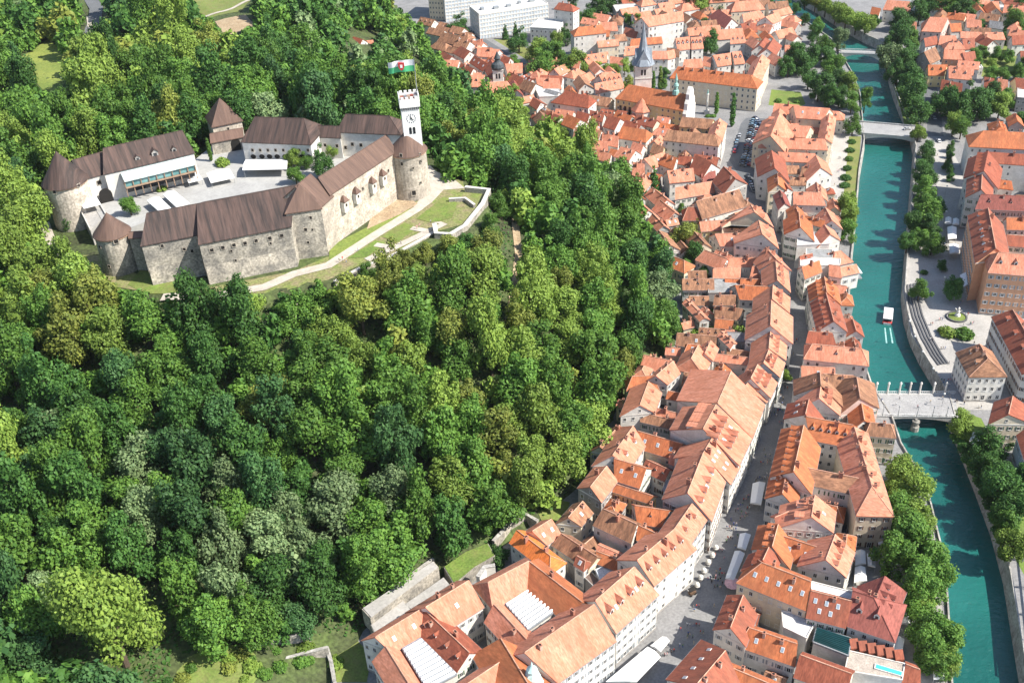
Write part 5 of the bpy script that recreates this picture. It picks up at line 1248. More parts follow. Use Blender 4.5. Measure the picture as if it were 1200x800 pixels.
glass_roof('lower glazed courtyard roof of white vaulted ribs', [(472, 760), (493, 748), (535, 790), (501, 808)], 13.6, 10, WG, METAL)
glass_roof('upper glazed courtyard roof of white vaulted ribs', [(592, 707), (617, 691), (649, 717), (619, 738)], 13.6, 8, WG, METAL)
glass_roof('dark green glass roof between houses in the river row', [(957, 736), (997, 748), (994, 768), (953, 752)], 10, 9, mat('dark_green_glass', (.02, .10, .10), rough=.12, finec=0, spec=.6), mat('green_bars', (.03, .07, .07), finec=0))
c = at(624, 797, 17); t = empty('roof_turret', (c.x, c.y, 10)); tag(t, 'tiered green copper turret on the hall roof at the bottom edge', 'turret', None, (624, 790))
m = MB(); m.lathe((0, 0), [(2.6, 0), (2.6, 6.5)], 8); m.build('drum', [WALL['w']], t)
m = MB(); m.lathe((0, 0), [(2.7, 6.4), (3.1, 6.6), (2.0, 8.0), (1.9, 9), (2.3, 9.2), (1.3, 10.6), (1.2, 11.4), (1.6, 11.6), (.5, 13), (.1, 14.5)], 8); m.build('copper_cap', [mat('pale_copper', (.5, .66, .62), col2=(.4, .56, .53), rough=.5)], t)
c = at(828, 133, 0); t = empty('monument_column', c); tag(t, 'slender white monument column with statue on the square by the church', 'column')
m = MB(); m.box((0, 0, 1), (3, 3, 2)); m.build('plinth', [STONE], t); m = MB(); m.lathe((0, 0), [(.7, 2), (.55, 12), (.9, 12.2), (.9, 12.6)], 14); m.build('shaft', [WALL['w']], t); m = MB(); m.lathe((0, 0), [(.45, 12.6), (.5, 13.4), (.35, 14.4), (.22, 15.2), (.05, 15.6)], 10); m.build('statue', [COPPER], t)

# ------------------------------------------------------------------ bridges
CON = mat('pale_concrete', (.46, .45, .42), col2=(.38, .37, .345)); BD = mat('bridge_paving', (.31, .305, .295), col2=(.25, .245, .24), scale=.2)
def bridge(label, px, z, arch_drop, rail, posts_far=(), posts_near=(), pier=False):
    Q = [at(x, y, z) for x, y in px]; c = sum(Q, Vector()) / 4; t = empty('bridge', (c.x, c.y, WZ)); tag(t, label, 'bridge', None, proj(c)); base = Vector((c.x, c.y, WZ)); q = [v - base for v in Q]; zt = z - WZ
    N = 16; vs = []                                 # deck with arched underside
    for i in range(N + 1):
        f_ = i / N; d_ = .9 + arch_drop * (abs(2 * f_ - 1) ** 2.2)
        for a_, b_ in ((q[0], q[1]), (q[3], q[2])):
            p = a_.lerp(b_, f_); vs += [(p.x, p.y, zt), (p.x, p.y, zt - d_)]
    fs = []
    for i in range(N):
        k_ = i * 4; fs += [(k_, k_ + 4, k_ + 6, k_ + 2), (k_ + 1, k_ + 3, k_ + 7, k_ + 5), (k_, k_ + 1, k_ + 5, k_ + 4), (k_ + 2, k_ + 6, k_ + 7, k_ + 3)]
    fs += [(0, 2, 3, 1), (N * 4, N * 4 + 1, N * 4 + 3, N * 4 + 2)]; mk('deck', vs, fs, CON, t)
    m = MB(); ins = [q[0].lerp(q[3], .04), q[1].lerp(q[2], .04), q[1].lerp(q[2], .96), q[0].lerp(q[3], .96)]; m.prism([(v.x, v.y) for v in ins], zt + .004, zt + .05); m.build('roadway', [BD], t)
    for a_, b_ in ((q[0], q[1]), (q[3], q[2])):
        d_ = b_ - a_; L_ = d_.length; rz_ = math.atan2(d_.y, d_.x); cc = (a_ + b_) / 2; m = MB()
        if rail == 'wall': m.box((cc.x, cc.y, zt + .5), (L_, .4, 1.0), rz_)
        else:
            m.box((cc.x, cc.y, zt + 1.05), (L_, .22, .16), rz_); m.box((cc.x, cc.y, zt + .12), (L_, .26, .2), rz_); nb_ = int(L_ / .8)
            for i in range(nb_ + 1): p = a_.lerp(b_, i / nb_); m.box((p.x, p.y, zt + .58), (.16, .16, .9), rz_)
        m.build('railing', [CON if rail == 'wall' else mat('white_rail', (.7, .69, .66))], t)
    for lst, a_, b_, tall in ((posts_far, q[0], q[1], 1), (posts_near, q[3], q[2], 0)):
        for f_ in lst:
            p = a_.lerp(b_, f_); m = MB()
            if tall: m.lathe((p.x, p.y), [(.36, zt), (.32, zt + 4.6), (.5, zt + 4.7), (.5, zt + 4.9), (.32, zt + 4.95), (.36, zt + 5.3), (.05, zt + 5.6)], 10); m.build('column', [WALL['w']], t)
            else: m.lathe((p.x, p.y), [(.14, zt), (.09, zt + 4.4), (.3, zt + 4.5), (.3, zt + 4.9), (.05, zt + 5)], 8); m.build('lamp_post', [METAL], t)
    if pier:
        p = q[3].lerp(q[2], .52); m = MB(); m.lathe((p.x, p.y - .4), [(1.6, -1.5), (1.5, 2.0), (1.0, 2.2), (1.0, 3.6), (1.4, 3.8), (1.4, 4.4), (.7, 4.6), (.5, zt - 1)], 10); m.build('pier', [QS], t)
    return t
bridge('broad pale stone footbridge with white columns along its far side', [(1020, 461), (1119, 461), (1123, 489), (1022, 487)], .6, 2.2, 'bars', (.06, .2, .34, .46, .58, .74, .88), (.12, .3, .52, .7, .86), True)
bridge('grey concrete road bridge with a shallow arch over the river', [(1004, 143), (1076, 149), (1080, 163), (1008, 157)], .7, 3.0, 'wall')
bridge('thin arched footbridge far up the river', [(983, 58.5), (1034, 60.5), (1034, 64), (983, 62)], 1.2, 4.6, 'bars')
# ------------------------------------------------------------------ on the water and along the banks
def boat():
    p0, p1 = at(1041, 360, WZ), at(1039, 383, WZ); c = at(1040, 373, WZ); d_ = p0 - p1; t = empty('tour_boat', c, math.atan2(d_.y, d_.x)); tag(t, 'white roofed tour boat with red hull stripe on the green river', 'boat'); L_, W_ = 11.0, 3.9
    st_ = [(-L_ / 2, .42, .0), (-L_ * .3, .5, 0), (.1 * L_, .5, 0), (.35 * L_, .36, .1), (L_ / 2, .04, .35)]; m = MB(); vs = []
    for x, w_, r_ in st_: vs += [(x, -w_ * W_ * .8, -.5), (x, w_ * W_ * .8, -.5), (x, w_ * W_, 1 + r_), (x, -w_ * W_, 1 + r_)]
    m.add(vs, [(i * 4 + k, i * 4 + (k + 1) % 4, i * 4 + 4 + (k + 1) % 4, i * 4 + 4 + k) for i in range(4) for k in range(4)] + [(0, 3, 2, 1), (16, 17, 18, 19)]); m.build('hull', [mat('boat_white', (.75, .75, .74), finec=0)], t)
    m = MB(); m.box((-L_ * .42, 0, .75), (1.6, W_ * .99, .7)); m.build('stern_band', [mat('boat_red', (.5, .05, .05), finec=0)], t)
    m = MB(); m.box((-.3, 0, 2.0), (8.4, W_ * .86, 1.3)); m.build('cabin_glass', [GLASS], t)
    m = MB(); m.box((-.4, 0, 2.85), (9.4, W_ * .98, .22)); m.box((-.4, 0, 3.0), (8.6, W_ * .8, .16)); m.build('roof', [mat('boat_roof', (.78, .78, .77), finec=.02)], t)
    for sy in (-1, 1): m = MB(); m.bar((-L_ * .3, sy * W_ * .45, 1), (L_ * .3, sy * W_ * .43, 1.25), .1); m.build('gunwale', [mat('boat_red', (.5, .05, .05))], t)
boat()
FO = mat('wake_foam', (.40, .55, .52), col2=(.12, .33, .31), scale=.8, finec=.1)
for x0, x1 in ((1037, 1039), (1043, 1046)):
    P = [at(x0 - .7, 384, WZ + .02), at(x0 + .7, 384, WZ + .02), at(x1 + .9, 402, WZ + .02), at(x1 - .9, 402, WZ + .02)]; struct(mk('water_wake', [tuple(p) for p in P], [(0, 1, 2, 3)], FO))
c = at(1000, 322, WZ); t = empty('pontoon', c, 1.62); tag(t, 'white roofed floating pontoon moored at the old town quay', 'pontoon')
m = MB(); m.box((0, 0, .2), (9, 5, .9)); m.build('float', [METAL], t); m = MB(); m.box((0, 0, 3.1), (8.4, 4.8, .25)); m.build('roof', [CANVAS], t)
for sx in (-1, 1):
    for sy in (-1, 1): m = MB(); m.bar((sx * 3.8, sy * 2, .6), (sx * 3.8, sy * 2, 3), .1); m.build('post', [METAL], t)
for k_ in range(4):
    C = [at(x + k_ * 3.6, y - k_ * .7, 0) for x, y in ((1063.5, 334), (1065, 352), (1070, 372), (1080, 396), (1092, 417), (1100, 428))]; m = MB(); N = len(C); vs = []
    base = C[2]
    for i, p in enumerate(C):
        a_, b_ = C[max(0, i - 1)], C[min(N - 1, i + 1)]; d_ = (b_ - a_).normalized(); n_ = Vector((d_.y, -d_.x, 0)) * .32
        for off, z in ((-1, .01), (-1, .42), (1, .42), (1, .01)): vs.append((p.x + n_.x * off - base.x, p.y + n_.y * off - base.y, z))
    m.add(vs, [(i * 4 + k, i * 4 + (k + 1) % 4, i * 4 + 4 + (k + 1) % 4, i * 4 + 4 + k) for i in range(N - 1) for k in range(4)] + [(0, 1, 2, 3), (N * 4 - 1, N * 4 - 2, N * 4 - 3, N * 4 - 4)])
    e = m.build('seating_step', [mat('dark_granite', (.11, .11, .112))]); e.location = base; tag(e, 'curved dark stone seating step on the river plaza', 'step', 'seating steps', proj(base))
c = at(1121, 372, 0); t = empty('fountain', c); tag(t, 'round planted fountain with white sculpture on the plaza', 'fountain')
m = MB(); m.lathe((0, 0), [(4.3, 0), (4.3, .7), (3.7, .7), (3.6, .2)], 28); m.build('basin', [mat('dark_granite', (.16, .16, .16))], t); m = MB(); m.lathe((0, 0), [(3.6, .1), (3.4, .5), (1.6, .8)], 20); m.build('planting', [GRASS], t)
m = MB(); m.lathe((.3, .2), [(1.3, .5), (1.1, 1.6), (.5, 2.2), (.8, 2.8), (.45, 3.8), (.5, 4.6), (.05, 5.2)], 10); m.bar((.3, .2, 3), (-1.2, .4, 4.6), .22); m.bar((.3, .2, 2.4), (1.5, -.3, 3.6), .2); m.build('sculpture', [WALL['w']], t)
cn = lambda px, lab, g='street canopies', z=3.2, name='canopy': canopy(px, z, 0, lab, g, name=name)
cn([(1108, 255), (1115, 255), (1115, 262), (1107, 262)], 'small white umbrella of a pair, beside the parked terrace on the plaza'); cn([(1117, 256), (1124, 257), (1124, 263), (1116, 263)], 'small white umbrella of a pair, nearer the red roofs')
cn([(1110, 266), (1121, 266), (1121, 279), (1111, 280)], 'big white terrace canopy below the umbrella pair on the plaza street'); cn([(1112, 286), (1123, 287), (1124, 296), (1113, 297)], 'big white terrace canopy nearest the fountain plaza trees')
cn([(1125, 322), (1137, 319), (1140, 332), (1128, 337)], 'grey white awning at the foot of the ochre corner palace', z=5)
cn([(882, 566), (897, 565), (892, 591), (879, 589)], 'large stepped white canopy against the houses on main street'); cn([(867, 625), (880, 626), (874, 644), (864, 641)], 'upper white canopy of a touching pair on main street', z=3.4); cn([(861, 645), (873, 648), (860, 680), (850, 677)], 'lower long white canopy of a touching pair on main street')
cn([(776, 745), (785, 750), (774, 763), (762, 756)], 'square white terrace umbrella with plants by the white hall'); cn([(759, 757), (774, 769), (746, 798), (710, 798)], 'very long white terrace canopy at the bottom edge', z=3.6)
for q in ([(1003, 645), (1014, 645), (1015, 660), (1002, 662)], [(1002, 664), (1014, 664), (1016, 680), (1001, 682)], [(1016, 648), (1026, 650), (1026, 664), (1017, 662)], [(1058, 716), (1067, 718), (1066, 732), (1057, 730)], [(1046, 745), (1060, 748), (1056, 772), (1043, 768)], [(1095, 766), (1107, 768), (1106, 780), (1094, 778)], [(1094, 783), (1107, 784), (1107, 795), (1094, 795)], [(1074, 722), (1083, 724), (1082, 738), (1073, 736)], [(1030, 625), (1040, 628), (1038, 640), (1029, 637)]): cn(q, 'white terrace canopy under the riverside trees', 'riverside canopies')
for q in ([(1140, 505), (1150, 515), (1146, 528), (1136, 516)], [(1147, 530), (1157, 533), (1157, 545), (1148, 542)]): cn(q, 'white canopy among garden trees beside the cream house', 'garden canopies')
t = empty('umbrella', at(858, 690, 0)); tag(t, 'pink round parasol at the street corner below the white canopies', 'umbrella'); m = MB(); m.lathe((0, 0), [(2.6, 2.6), (2.5, 2.7), (.1, 3.6)], 10); m.build('shade', [mat('pink_canvas', (.75, .45, .45))], t); m = MB(); m.bar((0, 0, 0), (0, 0, 3.4), .06); m.build('pole', [METAL], t)
t = empty('pergola', at(1204, 700, 0)); tag(t, 'grey steel pergola frame on the bank at the bottom corner', 'pergola'); p0 = at(1204, 700, 0)
for i in range(5):
    for s_ in (0, 1):
        q = at(1198 + i * 4 + s_ * 11, 658 + i * 32, 0) - p0; m = MB(); m.bar((q.x, q.y, 0), (q.x, q.y, 4), .18); m.build('post', [METAL], t)
    a_, b_ = at(1198 + i * 4, 658 + i * 32, 0) - p0, at(1209 + i * 4, 658 + i * 32, 0) - p0; m = MB(); m.bar((a_.x, a_.y, 4.1), (b_.x, b_.y, 4.1), .25); m.build('beam', [CON], t)
for s_ in (0, 11): a_, b_ = at(1198 + s_, 658, 0) - p0, at(1214 + s_, 786, 0) - p0; m = MB(); m.bar((a_.x, a_.y, 4.45), (b_.x, b_.y, 4.45), .3); m.build('rail_beam', [CON], t)
for x, y in ((817, 688), (821, 679), (825, 671), (830, 661), (835, 653), (839, 644)):
    t = empty('street_planter', at(x, y, 0)); tag(t, 'round pale stone planter in the line along main street', 'planter', 'street planters'); m = MB(); m.lathe((0, 0), [(.5, 0), (.85, .5), (.9, 1.0), (.7, 1.1)], 12); m.build('pot', [STONE], t); m = MB(); m.lathe((0, 0), [(.65, 1.1), (.8, 1.5), (.5, 1.95), (.05, 2.1)], 10); m.build('flowers', [mat('white_flowers', (.7, .68, .6))], t)
def stall(x, y): 
    t = empty('market_cart', at(x, y, 0), .5); tag(t, 'dark wooden market cart on main street by the planters', 'cart'); m = MB(); m.box((0, 0, .9), (2.2, 1.3, .9)); m.build('body', [WOOD], t); m = MB(); m.box((0, 0, 2.4), (2.5, 1.6, .15)); m.build('roof', [DARK], t)
    for sx in (-1, 1): m = MB(); m.bar((sx, 0, 1.2), (sx, 0, 2.4), .06); m.build('post', [METAL], t); m = MB(); m.lathe((0, 0), [(.4, -.06), (.4, .06)], 12); o = m.build('wheel', [DARK], t); o.location = (sx * .8, -.72, .4); o.rotation_euler = (math.pi / 2, 0, 0)
stall(811, 696)
# street lamps on the plaza and banks
def lamp_proto(p, lab, g):
    t = empty('street_lamp', p); tag(t, lab, 'lamp', g); return t
m = MB(); m.bar((0, 0, 0), (0, 0, 6.5), .1, r2=.07, n=8); me_a = m.mesh('pole', [mat('lamp_grey', (.4, .4, .4), metal=.3, rough=.5)]); m = MB(); m.lathe((0, 0), [(.15, 6.4), (.38, 6.6), (.38, 7.0), (.1, 7.2)], 10); me_b = m.mesh('lantern', [mat('lamp_glass', (.7, .7, .66), rough=.3, finec=0)])
for px, lab, g in (([(1063, 392), (1069, 410), (1078, 428), (1090, 448), (1103, 478)], 'slim grey street lamp along the curved plaza quay', 'quay lamps'), ([(1078, 210), (1078, 240), (1107, 232), (1106, 262), (1104, 300), (1104, 340)], 'slim grey street lamp on the tree lined quay street', 'quay street lamps'), ([(975, 160), (973, 190), (970, 220), (968, 250)], 'slim grey street lamp along the promenade', 'promenade lamps')):
    for x, y in px:
        t = lamp_proto(at(x, y, 0), lab, g); link('pole', me_a, t); link('lantern', me_b, t)

# ------------------------------------------------------------------ cars
def car_meshes():
    L_, W_ = 4.3, 1.75; m = MB(); pr = [(-2.15, .35), (-2.15, .85), (-1.9, .95), (1.0, .92), (2.0, .75), (2.15, .6), (2.15, .35)]; k_ = len(pr)
    m.add([(x, s_ * W_ / 2 * (.98 if z > .8 else 1), z) for s_ in (-1, 1) for x, z in pr], [tuple(range(k_)), tuple(range(k_, 2 * k_))] + [(i, (i + 1) % k_, k_ + (i + 1) % k_, k_ + i) for i in range(k_)])
    body = m.mesh('body', [METAL]); m = MB(); pr = [(-1.75, .94), (-1.2, 1.42), (.3, 1.44), (1.05, .92)]
    m.add([(x, s_ * W_ / 2 * (.95 if z < 1 else .78), z) for s_ in (-1, 1) for x, z in pr], [(0, 1, 2, 3), (4, 5, 6, 7), (0, 1, 5, 4), (1, 2, 6, 5), (2, 3, 7, 6), (3, 0, 4, 7)]); cab = m.mesh('windows', [GLASS])
    m = MB(); m.box((-.45, 0, 1.46), (1.45, 1.34, .06)); roof = m.mesh('roof', [METAL])
    m = MB(); m.lathe((0, 0), [(.31, -.1), (.31, .1)], 12); wh = m.mesh('wheel', [DARK]); return body, cab, roof, wh
CM = car_meshes(); CC = {'dark blue': (.03, .05, .10), 'black': (.015, .015, .017), 'white': (.7, .7, .7), 'silver': (.42, .43, .44), 'red': (.35, .03, .03), 'grey': (.12, .125, .13), 'light blue': (.2, .32, .42)}
for k_, v in CC.items():
    m_ = mat('car_' + k_.replace(' ', '_'), v, rough=.28, finec=0, spec=.6, col2=v)
def car(p, rz, col, where, g):
    t = empty('parked_car', p, rz); tag(t, '%s car %s' % (col, where), 'car', g); m_ = MATS['car_' + col.replace(' ', '_')]
    for nm, me in (('body', CM[0]), ('windows', CM[1]), ('roof', CM[2])):
        e = link(nm, me, t)
        if nm != 'windows': e.material_slots[0].link = 'OBJECT'; e.material_slots[0].material = m_
    for sx in (-1.35, 1.35):
        for sy in (-.82, .82): e = link('wheel', CM[3], t); e.location = (sx, sy, .31); e.rotation_euler = (math.pi / 2, 0, 0)
cr2 = random.Random(3); ck_ = list(CC)
def row(x0, y0, x1, y1, n, ang, where, g, z=0):
    a_, b_ = at(x0, y0, 0), at(x1, y1, 0); d_ = b_ - a_; base = math.atan2(d_.y, d_.x)
    for i in range(n):
        p = a_.lerp(b_, (i + .5) / n) + Vector((cr2.uniform(-.3, .3), cr2.uniform(-.2, .2), .012)); car(p, base + ang + cr2.uniform(-.05, .05), cr2.choice(['dark blue', 'dark blue', 'black', 'white', 'silver', 'grey', 'grey', 'light blue', 'red'][:9]), where, g)
row(884, 141, 871, 196, 20, 1.25, 'parked slanted in the long row on the church street', 'church street cars'); row(889, 150, 879, 196, 17, 1.25, 'parked slanted in the second row beside the salmon palace', 'palace side cars')
row(876, 206, 884, 226, 7, 0, 'parked in line at the narrow street mouth', 'street mouth cars'); row(867, 158, 860, 180, 6, 0, 'parked in line beside the white school', 'school cars'); row(884, 138, 890, 146, 3, .5, 'at the street head by the palace corner', 'street head cars')
for x, y, col, a_ in ((1100, 166, 'white', 1.5), (1094, 139, 'silver', 1.6), (1090, 138, 'grey', 1.6), (1063, 152, 'silver', .1)): car(at(x, y, .012 if x > 1070 else .8), a_, col, 'on the street across the road bridge', 'cars across the road bridge')
for x, y, col, a_ in ((154, 146, 'silver', .7), (229, 149, 'grey', .5), (216, 151, 'light blue', .6), (222, 147, 'dark blue', .6), (236, 147, 'white', .5)):
    p = on(x, y); p.z += .14; car(p, a_, col, 'in the castle car park', 'castle car park cars')
for x, y, col, a_ in ((106, 36, 'white', 1.4), (106, 43, 'red', 1.4)): p = on(x, y); p.z += .3; car(p, a_, col, 'on the hill road through the woods', 'hill road cars')
row(1088, 40, 1094, 90, 9, 0, 'parked along the suburb street', 'suburb cars'); row(905, 26, 940, 44, 10, 1.3, 'parked in the square by the river bend', 'river bend cars'); row(548, 36, 556, 40, 3, .2, 'on the road below the glass offices', 'office road cars')

# ------------------------------------------------------------------ people
def person_mesh(stride, seed):
    bm_ = bpy.data.meshes.new('figure'); j = dict(p=(0, 0, .95), c=(0, 0, 1.35), n=(0, .01, 1.52), h=(0, .02, 1.66), hl=(-.1, 0, .9), kl=(-.11, stride * .5, .5), al=(-.11, stride, .07), tl=(-.11, stride + .16, .04), hr=(.1, 0, .9), kr=(.11, -stride * .35, .5), ar=(.11, -stride, .09), tr=(.11, -stride + .15, .04), sl=(-.2, 0, 1.43), el=(-.27, -stride * .4, 1.15), wl=(-.27, -stride * .3 + .1, .9), sr=(.2, 0, 1.43), er=(.27, stride * .4, 1.15), wr=(.27, stride * .4 + .12, .9))
    K = list(j); ed = [('p', 'c'), ('c', 'n'), ('n', 'h'), ('p', 'hl'), ('hl', 'kl'), ('kl', 'al'), ('al', 'tl'), ('p', 'hr'), ('hr', 'kr'), ('kr', 'ar'), ('ar', 'tr'), ('c', 'sl'), ('sl', 'el'), ('el', 'wl'), ('c', 'sr'), ('sr', 'er'), ('er', 'wr')]
    bm_.from_pydata([j[k] for k in K], [(K.index(a_), K.index(b_)) for a_, b_ in ed], []); o = bpy.data.objects.new('figure', bm_); COL.objects.link(o)
    md = o.modifiers.new('skin', 'SKIN'); rad = dict(p=.15, c=.17, n=.065, h=.115, hl=.1, hr=.1, kl=.07, kr=.07, al=.05, ar=.05, tl=.045, tr=.045, sl=.07, sr=.07, el=.05, er=.05, wl=.04, wr=.04)
    for i, k in enumerate(K): bm_.skin_vertices[0].data[i].radius = (rad[k], rad[k])
    bm_.skin_vertices[0].data[0].use_root = True; o.modifiers.new('sub', 'SUBSURF').levels = 1
    dg = bpy.context.evaluated_depsgraph_get(); me = bpy.data.meshes.new_from_object(o.evaluated_get(dg)); bpy.data.objects.remove(o); me.materials.clear()
    for k in ('skin', 'shirt', 'trousers', 'hair'): me.materials.append(DARK)
    for p in me.polygons:
        z = p.center.z; ar_ = abs(p.center.x) > .22; p.material_index = (3 if z > 1.7 or (z > 1.6 and p.center.y < 0) else 0) if z > 1.5 else (0 if ar_ and z < 1.12 else 1 if z > .93 else 2)
    return me
PMS = [person_mesh(.28, 0), person_mesh(.05, 1), person_mesh(.18, 2)]
CLO = {'white': (.7, .7, .68), 'black': (.02, .02, .022), 'red': (.5, .05, .04), 'blue': (.06, .12, .3), 'grey': (.25, .25, .26), 'beige': (.5, .42, .3), 'green': (.08, .2, .1), 'pink': (.6, .3, .32)}
SK = mat('skin', (.5, .32, .23), finec=0); HR = [mat('dark_hair', (.03, .02, .015), finec=0), mat('fair_hair', (.3, .2, .1), finec=0)]
for k_, v in CLO.items(): mat('cloth_' + k_, v, finec=0, col2=v)
pr_ = random.Random(11)
def person(p, where, g):
    a_, b_ = pr_.choice(list(CLO)), pr_.choice(['black', 'blue', 'grey', 'beige']); o = link('person', pr_.choice(PMS)); o.location = p; o.rotation_euler = (0, 0, pr_.uniform(0, 6.28)); s_ = pr_.uniform(.95, 1.08); o.scale = (s_, s_, s_)
    for i, m_ in enumerate((SK, MATS['cloth_' + a_], MATS['cloth_' + b_], pr_.choice(HR))): o.material_slots[i].link = 'OBJECT'; o.material_slots[i].material = m_
    tag(o, 'person in %s top and %s trousers %s' % (a_, b_, where), 'person', g); return o
def crowd(poly, n, where, g, drape=False):
    xs = [q[0] for q in poly]; ys = [q[1] for q in poly]; k_ = 0; tries = 0
    while k_ < n and tries < n * 60:
        tries += 1; x, y = pr_.uniform(min(xs), max(xs)), pr_.uniform(min(ys), max(ys))
        if not inpoly(x, y, poly): continue
        p = on(x, y) if drape else at(x, y, 0)
        if not drape and covered(p.x, p.y, 2, None): continue
        p.z += .36 if drape else .01
        for r_ in range(pr_.choice((1, 1, 2, 2, 3))):
            if k_ < n: person(p + Vector((r_ * .8, pr_.uniform(-.5, .5), 0)), where, g); k_ += 1
crowd([(822, 690), (855, 610), (880, 560), (897, 520), (905, 530), (895, 575), (868, 625), (845, 690)], 85, 'on main street', 'people on main street')
crowd([(775, 775), (822, 690), (845, 692), (800, 790)], 26, 'on lower main street', 'people on the lower street')
crowd([(900, 520), (918, 440), (928, 400), (934, 400), (926, 450), (908, 520)], 26, 'in the narrow upper street', 'people in the upper street')
crowd([(1080, 330), (1120, 350), (1150, 375), (1150, 400), (1110, 440), (1090, 410)], 26, 'on the fountain plaza', 'people on the plaza')
crowd([(1085, 180), (1100, 180), (1106, 320), (1092, 320)], 24, 'on the quay street', 'people on the quay street')
crowd([(972, 150), (990, 150), (980, 250), (968, 250)], 16, 'on the promenade', 'people on the promenade')
crowd([(1100, 445), (1120, 445), (1150, 480), (1118, 482)], 14, 'at the bridge end', 'people at the bridge end')
for x, y in ((1033, 470), (1050, 475), (1054, 468), (1075, 478), (1090, 472), (1104, 468)): p = at(x, y, .66); person(p, 'on the columned footbridge', 'people on the bridge')
for x, y in ((398, 308), (402, 307), (406, 309), (470, 287), (492, 268), (489, 270), (420, 296), (505, 263)): p = on(x, y); p.z += .36; person(p, 'on the path below the castle', 'people below the castle')
# garden terraces at the foot of the hill
def terrace(label, px, z, drop, m_):
    Q = [at(x, y, z) for x, y in px]; c = sum(Q, Vector()) / len(Q); t = empty('garden_terrace', (c.x, c.y, z - drop)); tag(t, label, 'terrace', None, proj(c)); q = [(p.x - c.x, p.y - c.y) for p in Q]
    MB().prism(q, 0, drop - .1).build('retaining_wall', [BST], t); MB().prism([(x * .97, y * .97) for x, y in q], drop - .097, drop + .12).build('surface', [m_], t)
terrace('long pale paved ramp beside a stone wall above the salmon roofs', [(424, 713), (508, 657), (514, 664), (434, 724)], 9, 7, PLAZA)
terrace('lower paved yard behind the salmon roofed wing', [(474, 708), (520, 676), (527, 684), (484, 716)], 6, 6, PLAZA)
terrace('walled lawn terrace with two squares of grass', [(520, 664), (546, 646), (572, 636), (580, 650), (556, 664), (532, 684)], 6.5, 6, GRASS)
terrace('roofless pale brick yard walls at the foot of hill', [(432, 728), (470, 700), (484, 716), (440, 744)], 6, 6, PLAZA)
wall_line('pale stone garden wall between lawn and salmon roofs', [(560, 676), (568, 664), (580, 662)], 12.5, 12, 1.2, 'garden_wall', WALL['w'])
wall_line('long grey stone wall above the paved ramp', [(434, 706), (470, 682), (508, 654)], 'auto', 6, .8, 'garden_wall')
wall_line('ruined stone wall beside the vivid orange roof', [(578, 634), (598, 612), (616, 602), (630, 610)], 'auto', 6, 1, 'garden_wall')
wall_line('terraced garden wall, upper one at the bottom edge', [(296, 758), (330, 748), (362, 740)], 'auto', 4, .7, 'garden_wall'); wall_line('terraced garden wall, middle one at the bottom edge', [(330, 772), (360, 764), (384, 758)], 'auto', 4, .7, 'garden_wall'); wall_line('short upright garden wall at the bottom edge', [(383, 758), (388, 775), (392, 798)], 'auto', 5, .9, 'garden_wall', STONE)
# ------------------------------------------------------------------ trees
TONE = {'dark green': leafmat('leaf_dark', (.085, .185, .034), (.03, .09, .022)), 'mid green': leafmat('leaf_mid', (.145, .265, .04), (.055, .14, .026)), 'fresh green': leafmat('leaf_fresh', (.25, .35, .06), (.12, .205, .035)),
        'olive green': leafmat('leaf_olive', (.27, .30, .055), (.12, .17, .035)), 'pale grey-green': leafmat('leaf_pale', (.24, .32, .14), (.09, .16, .06)), 'bluish green': leafmat('leaf_blue', (.085, .18, .05), (.03, .09, .03)), 'rust green': leafmat('leaf_rust', (.20, .20, .045), (.09, .12, .03))}
def leaf_cloud(lobes, n, size, seed, hollow=.35, jit=.16, up=.35, flat=1.0):
    """leaf clumps spread through a set of lobes; returns vertices (n*4,3) and quads"""
    g_ = np.random.default_rng(seed); L_ = np.array(lobes); vol = L_[:, 3] ** 2; idx = g_.choice(len(L_), n, p=vol / vol.sum()); c = L_[idx, :3]; r_ = L_[idx, 3]
    d_ = g_.normal(size=(n, 3)); d_ /= np.linalg.norm(d_, axis=1, keepdims=True); rad = 1 - hollow * g_.random(n) ** 1.6 + g_.normal(0, jit, n) * .5
    p = c + d_ * (r_ * rad)[:, None] * np.array([1, 1, flat])
    nn = d_ + g_.normal(0, .55, (n, 3)) + np.array([0, 0, up]); nn /= np.linalg.norm(nn, axis=1, keepdims=True)
    a_ = np.cross(nn, g_.normal(size=(n, 3))); a_ /= np.linalg.norm(a_, axis=1, keepdims=True); b_ = np.cross(nn, a_); s_ = size * g_.uniform(.6, 1.35, n)[:, None]
    k_ = g_.uniform(.55, 1, n)[:, None]; bend = nn * s_ * .25
    return np.stack([p - a_ * s_ - b_ * s_ * k_ * .4, p + b_ * s_ * k_ - bend, p + a_ * s_ + b_ * s_ * k_ * .3, p - b_ * s_ * k_ - bend], 1).reshape(-1, 3)
def cloud_mesh(name, v):
    n = len(v) // 4; me = bpy.data.meshes.new(name); me.vertices.add(n * 4); me.vertices.foreach_set('co', np.ascontiguousarray(v, dtype=np.float32).ravel()); me.loops.add(n * 4); me.loops.foreach_set('vertex_index', np.arange(n * 4, dtype=np.int32)); me.polygons.add(n)
    me.polygons.foreach_set('loop_start', np.arange(0, n * 4, 4, dtype=np.int32)); me.update(calc_edges=True); me.materials.append(TONE['mid green']); return me
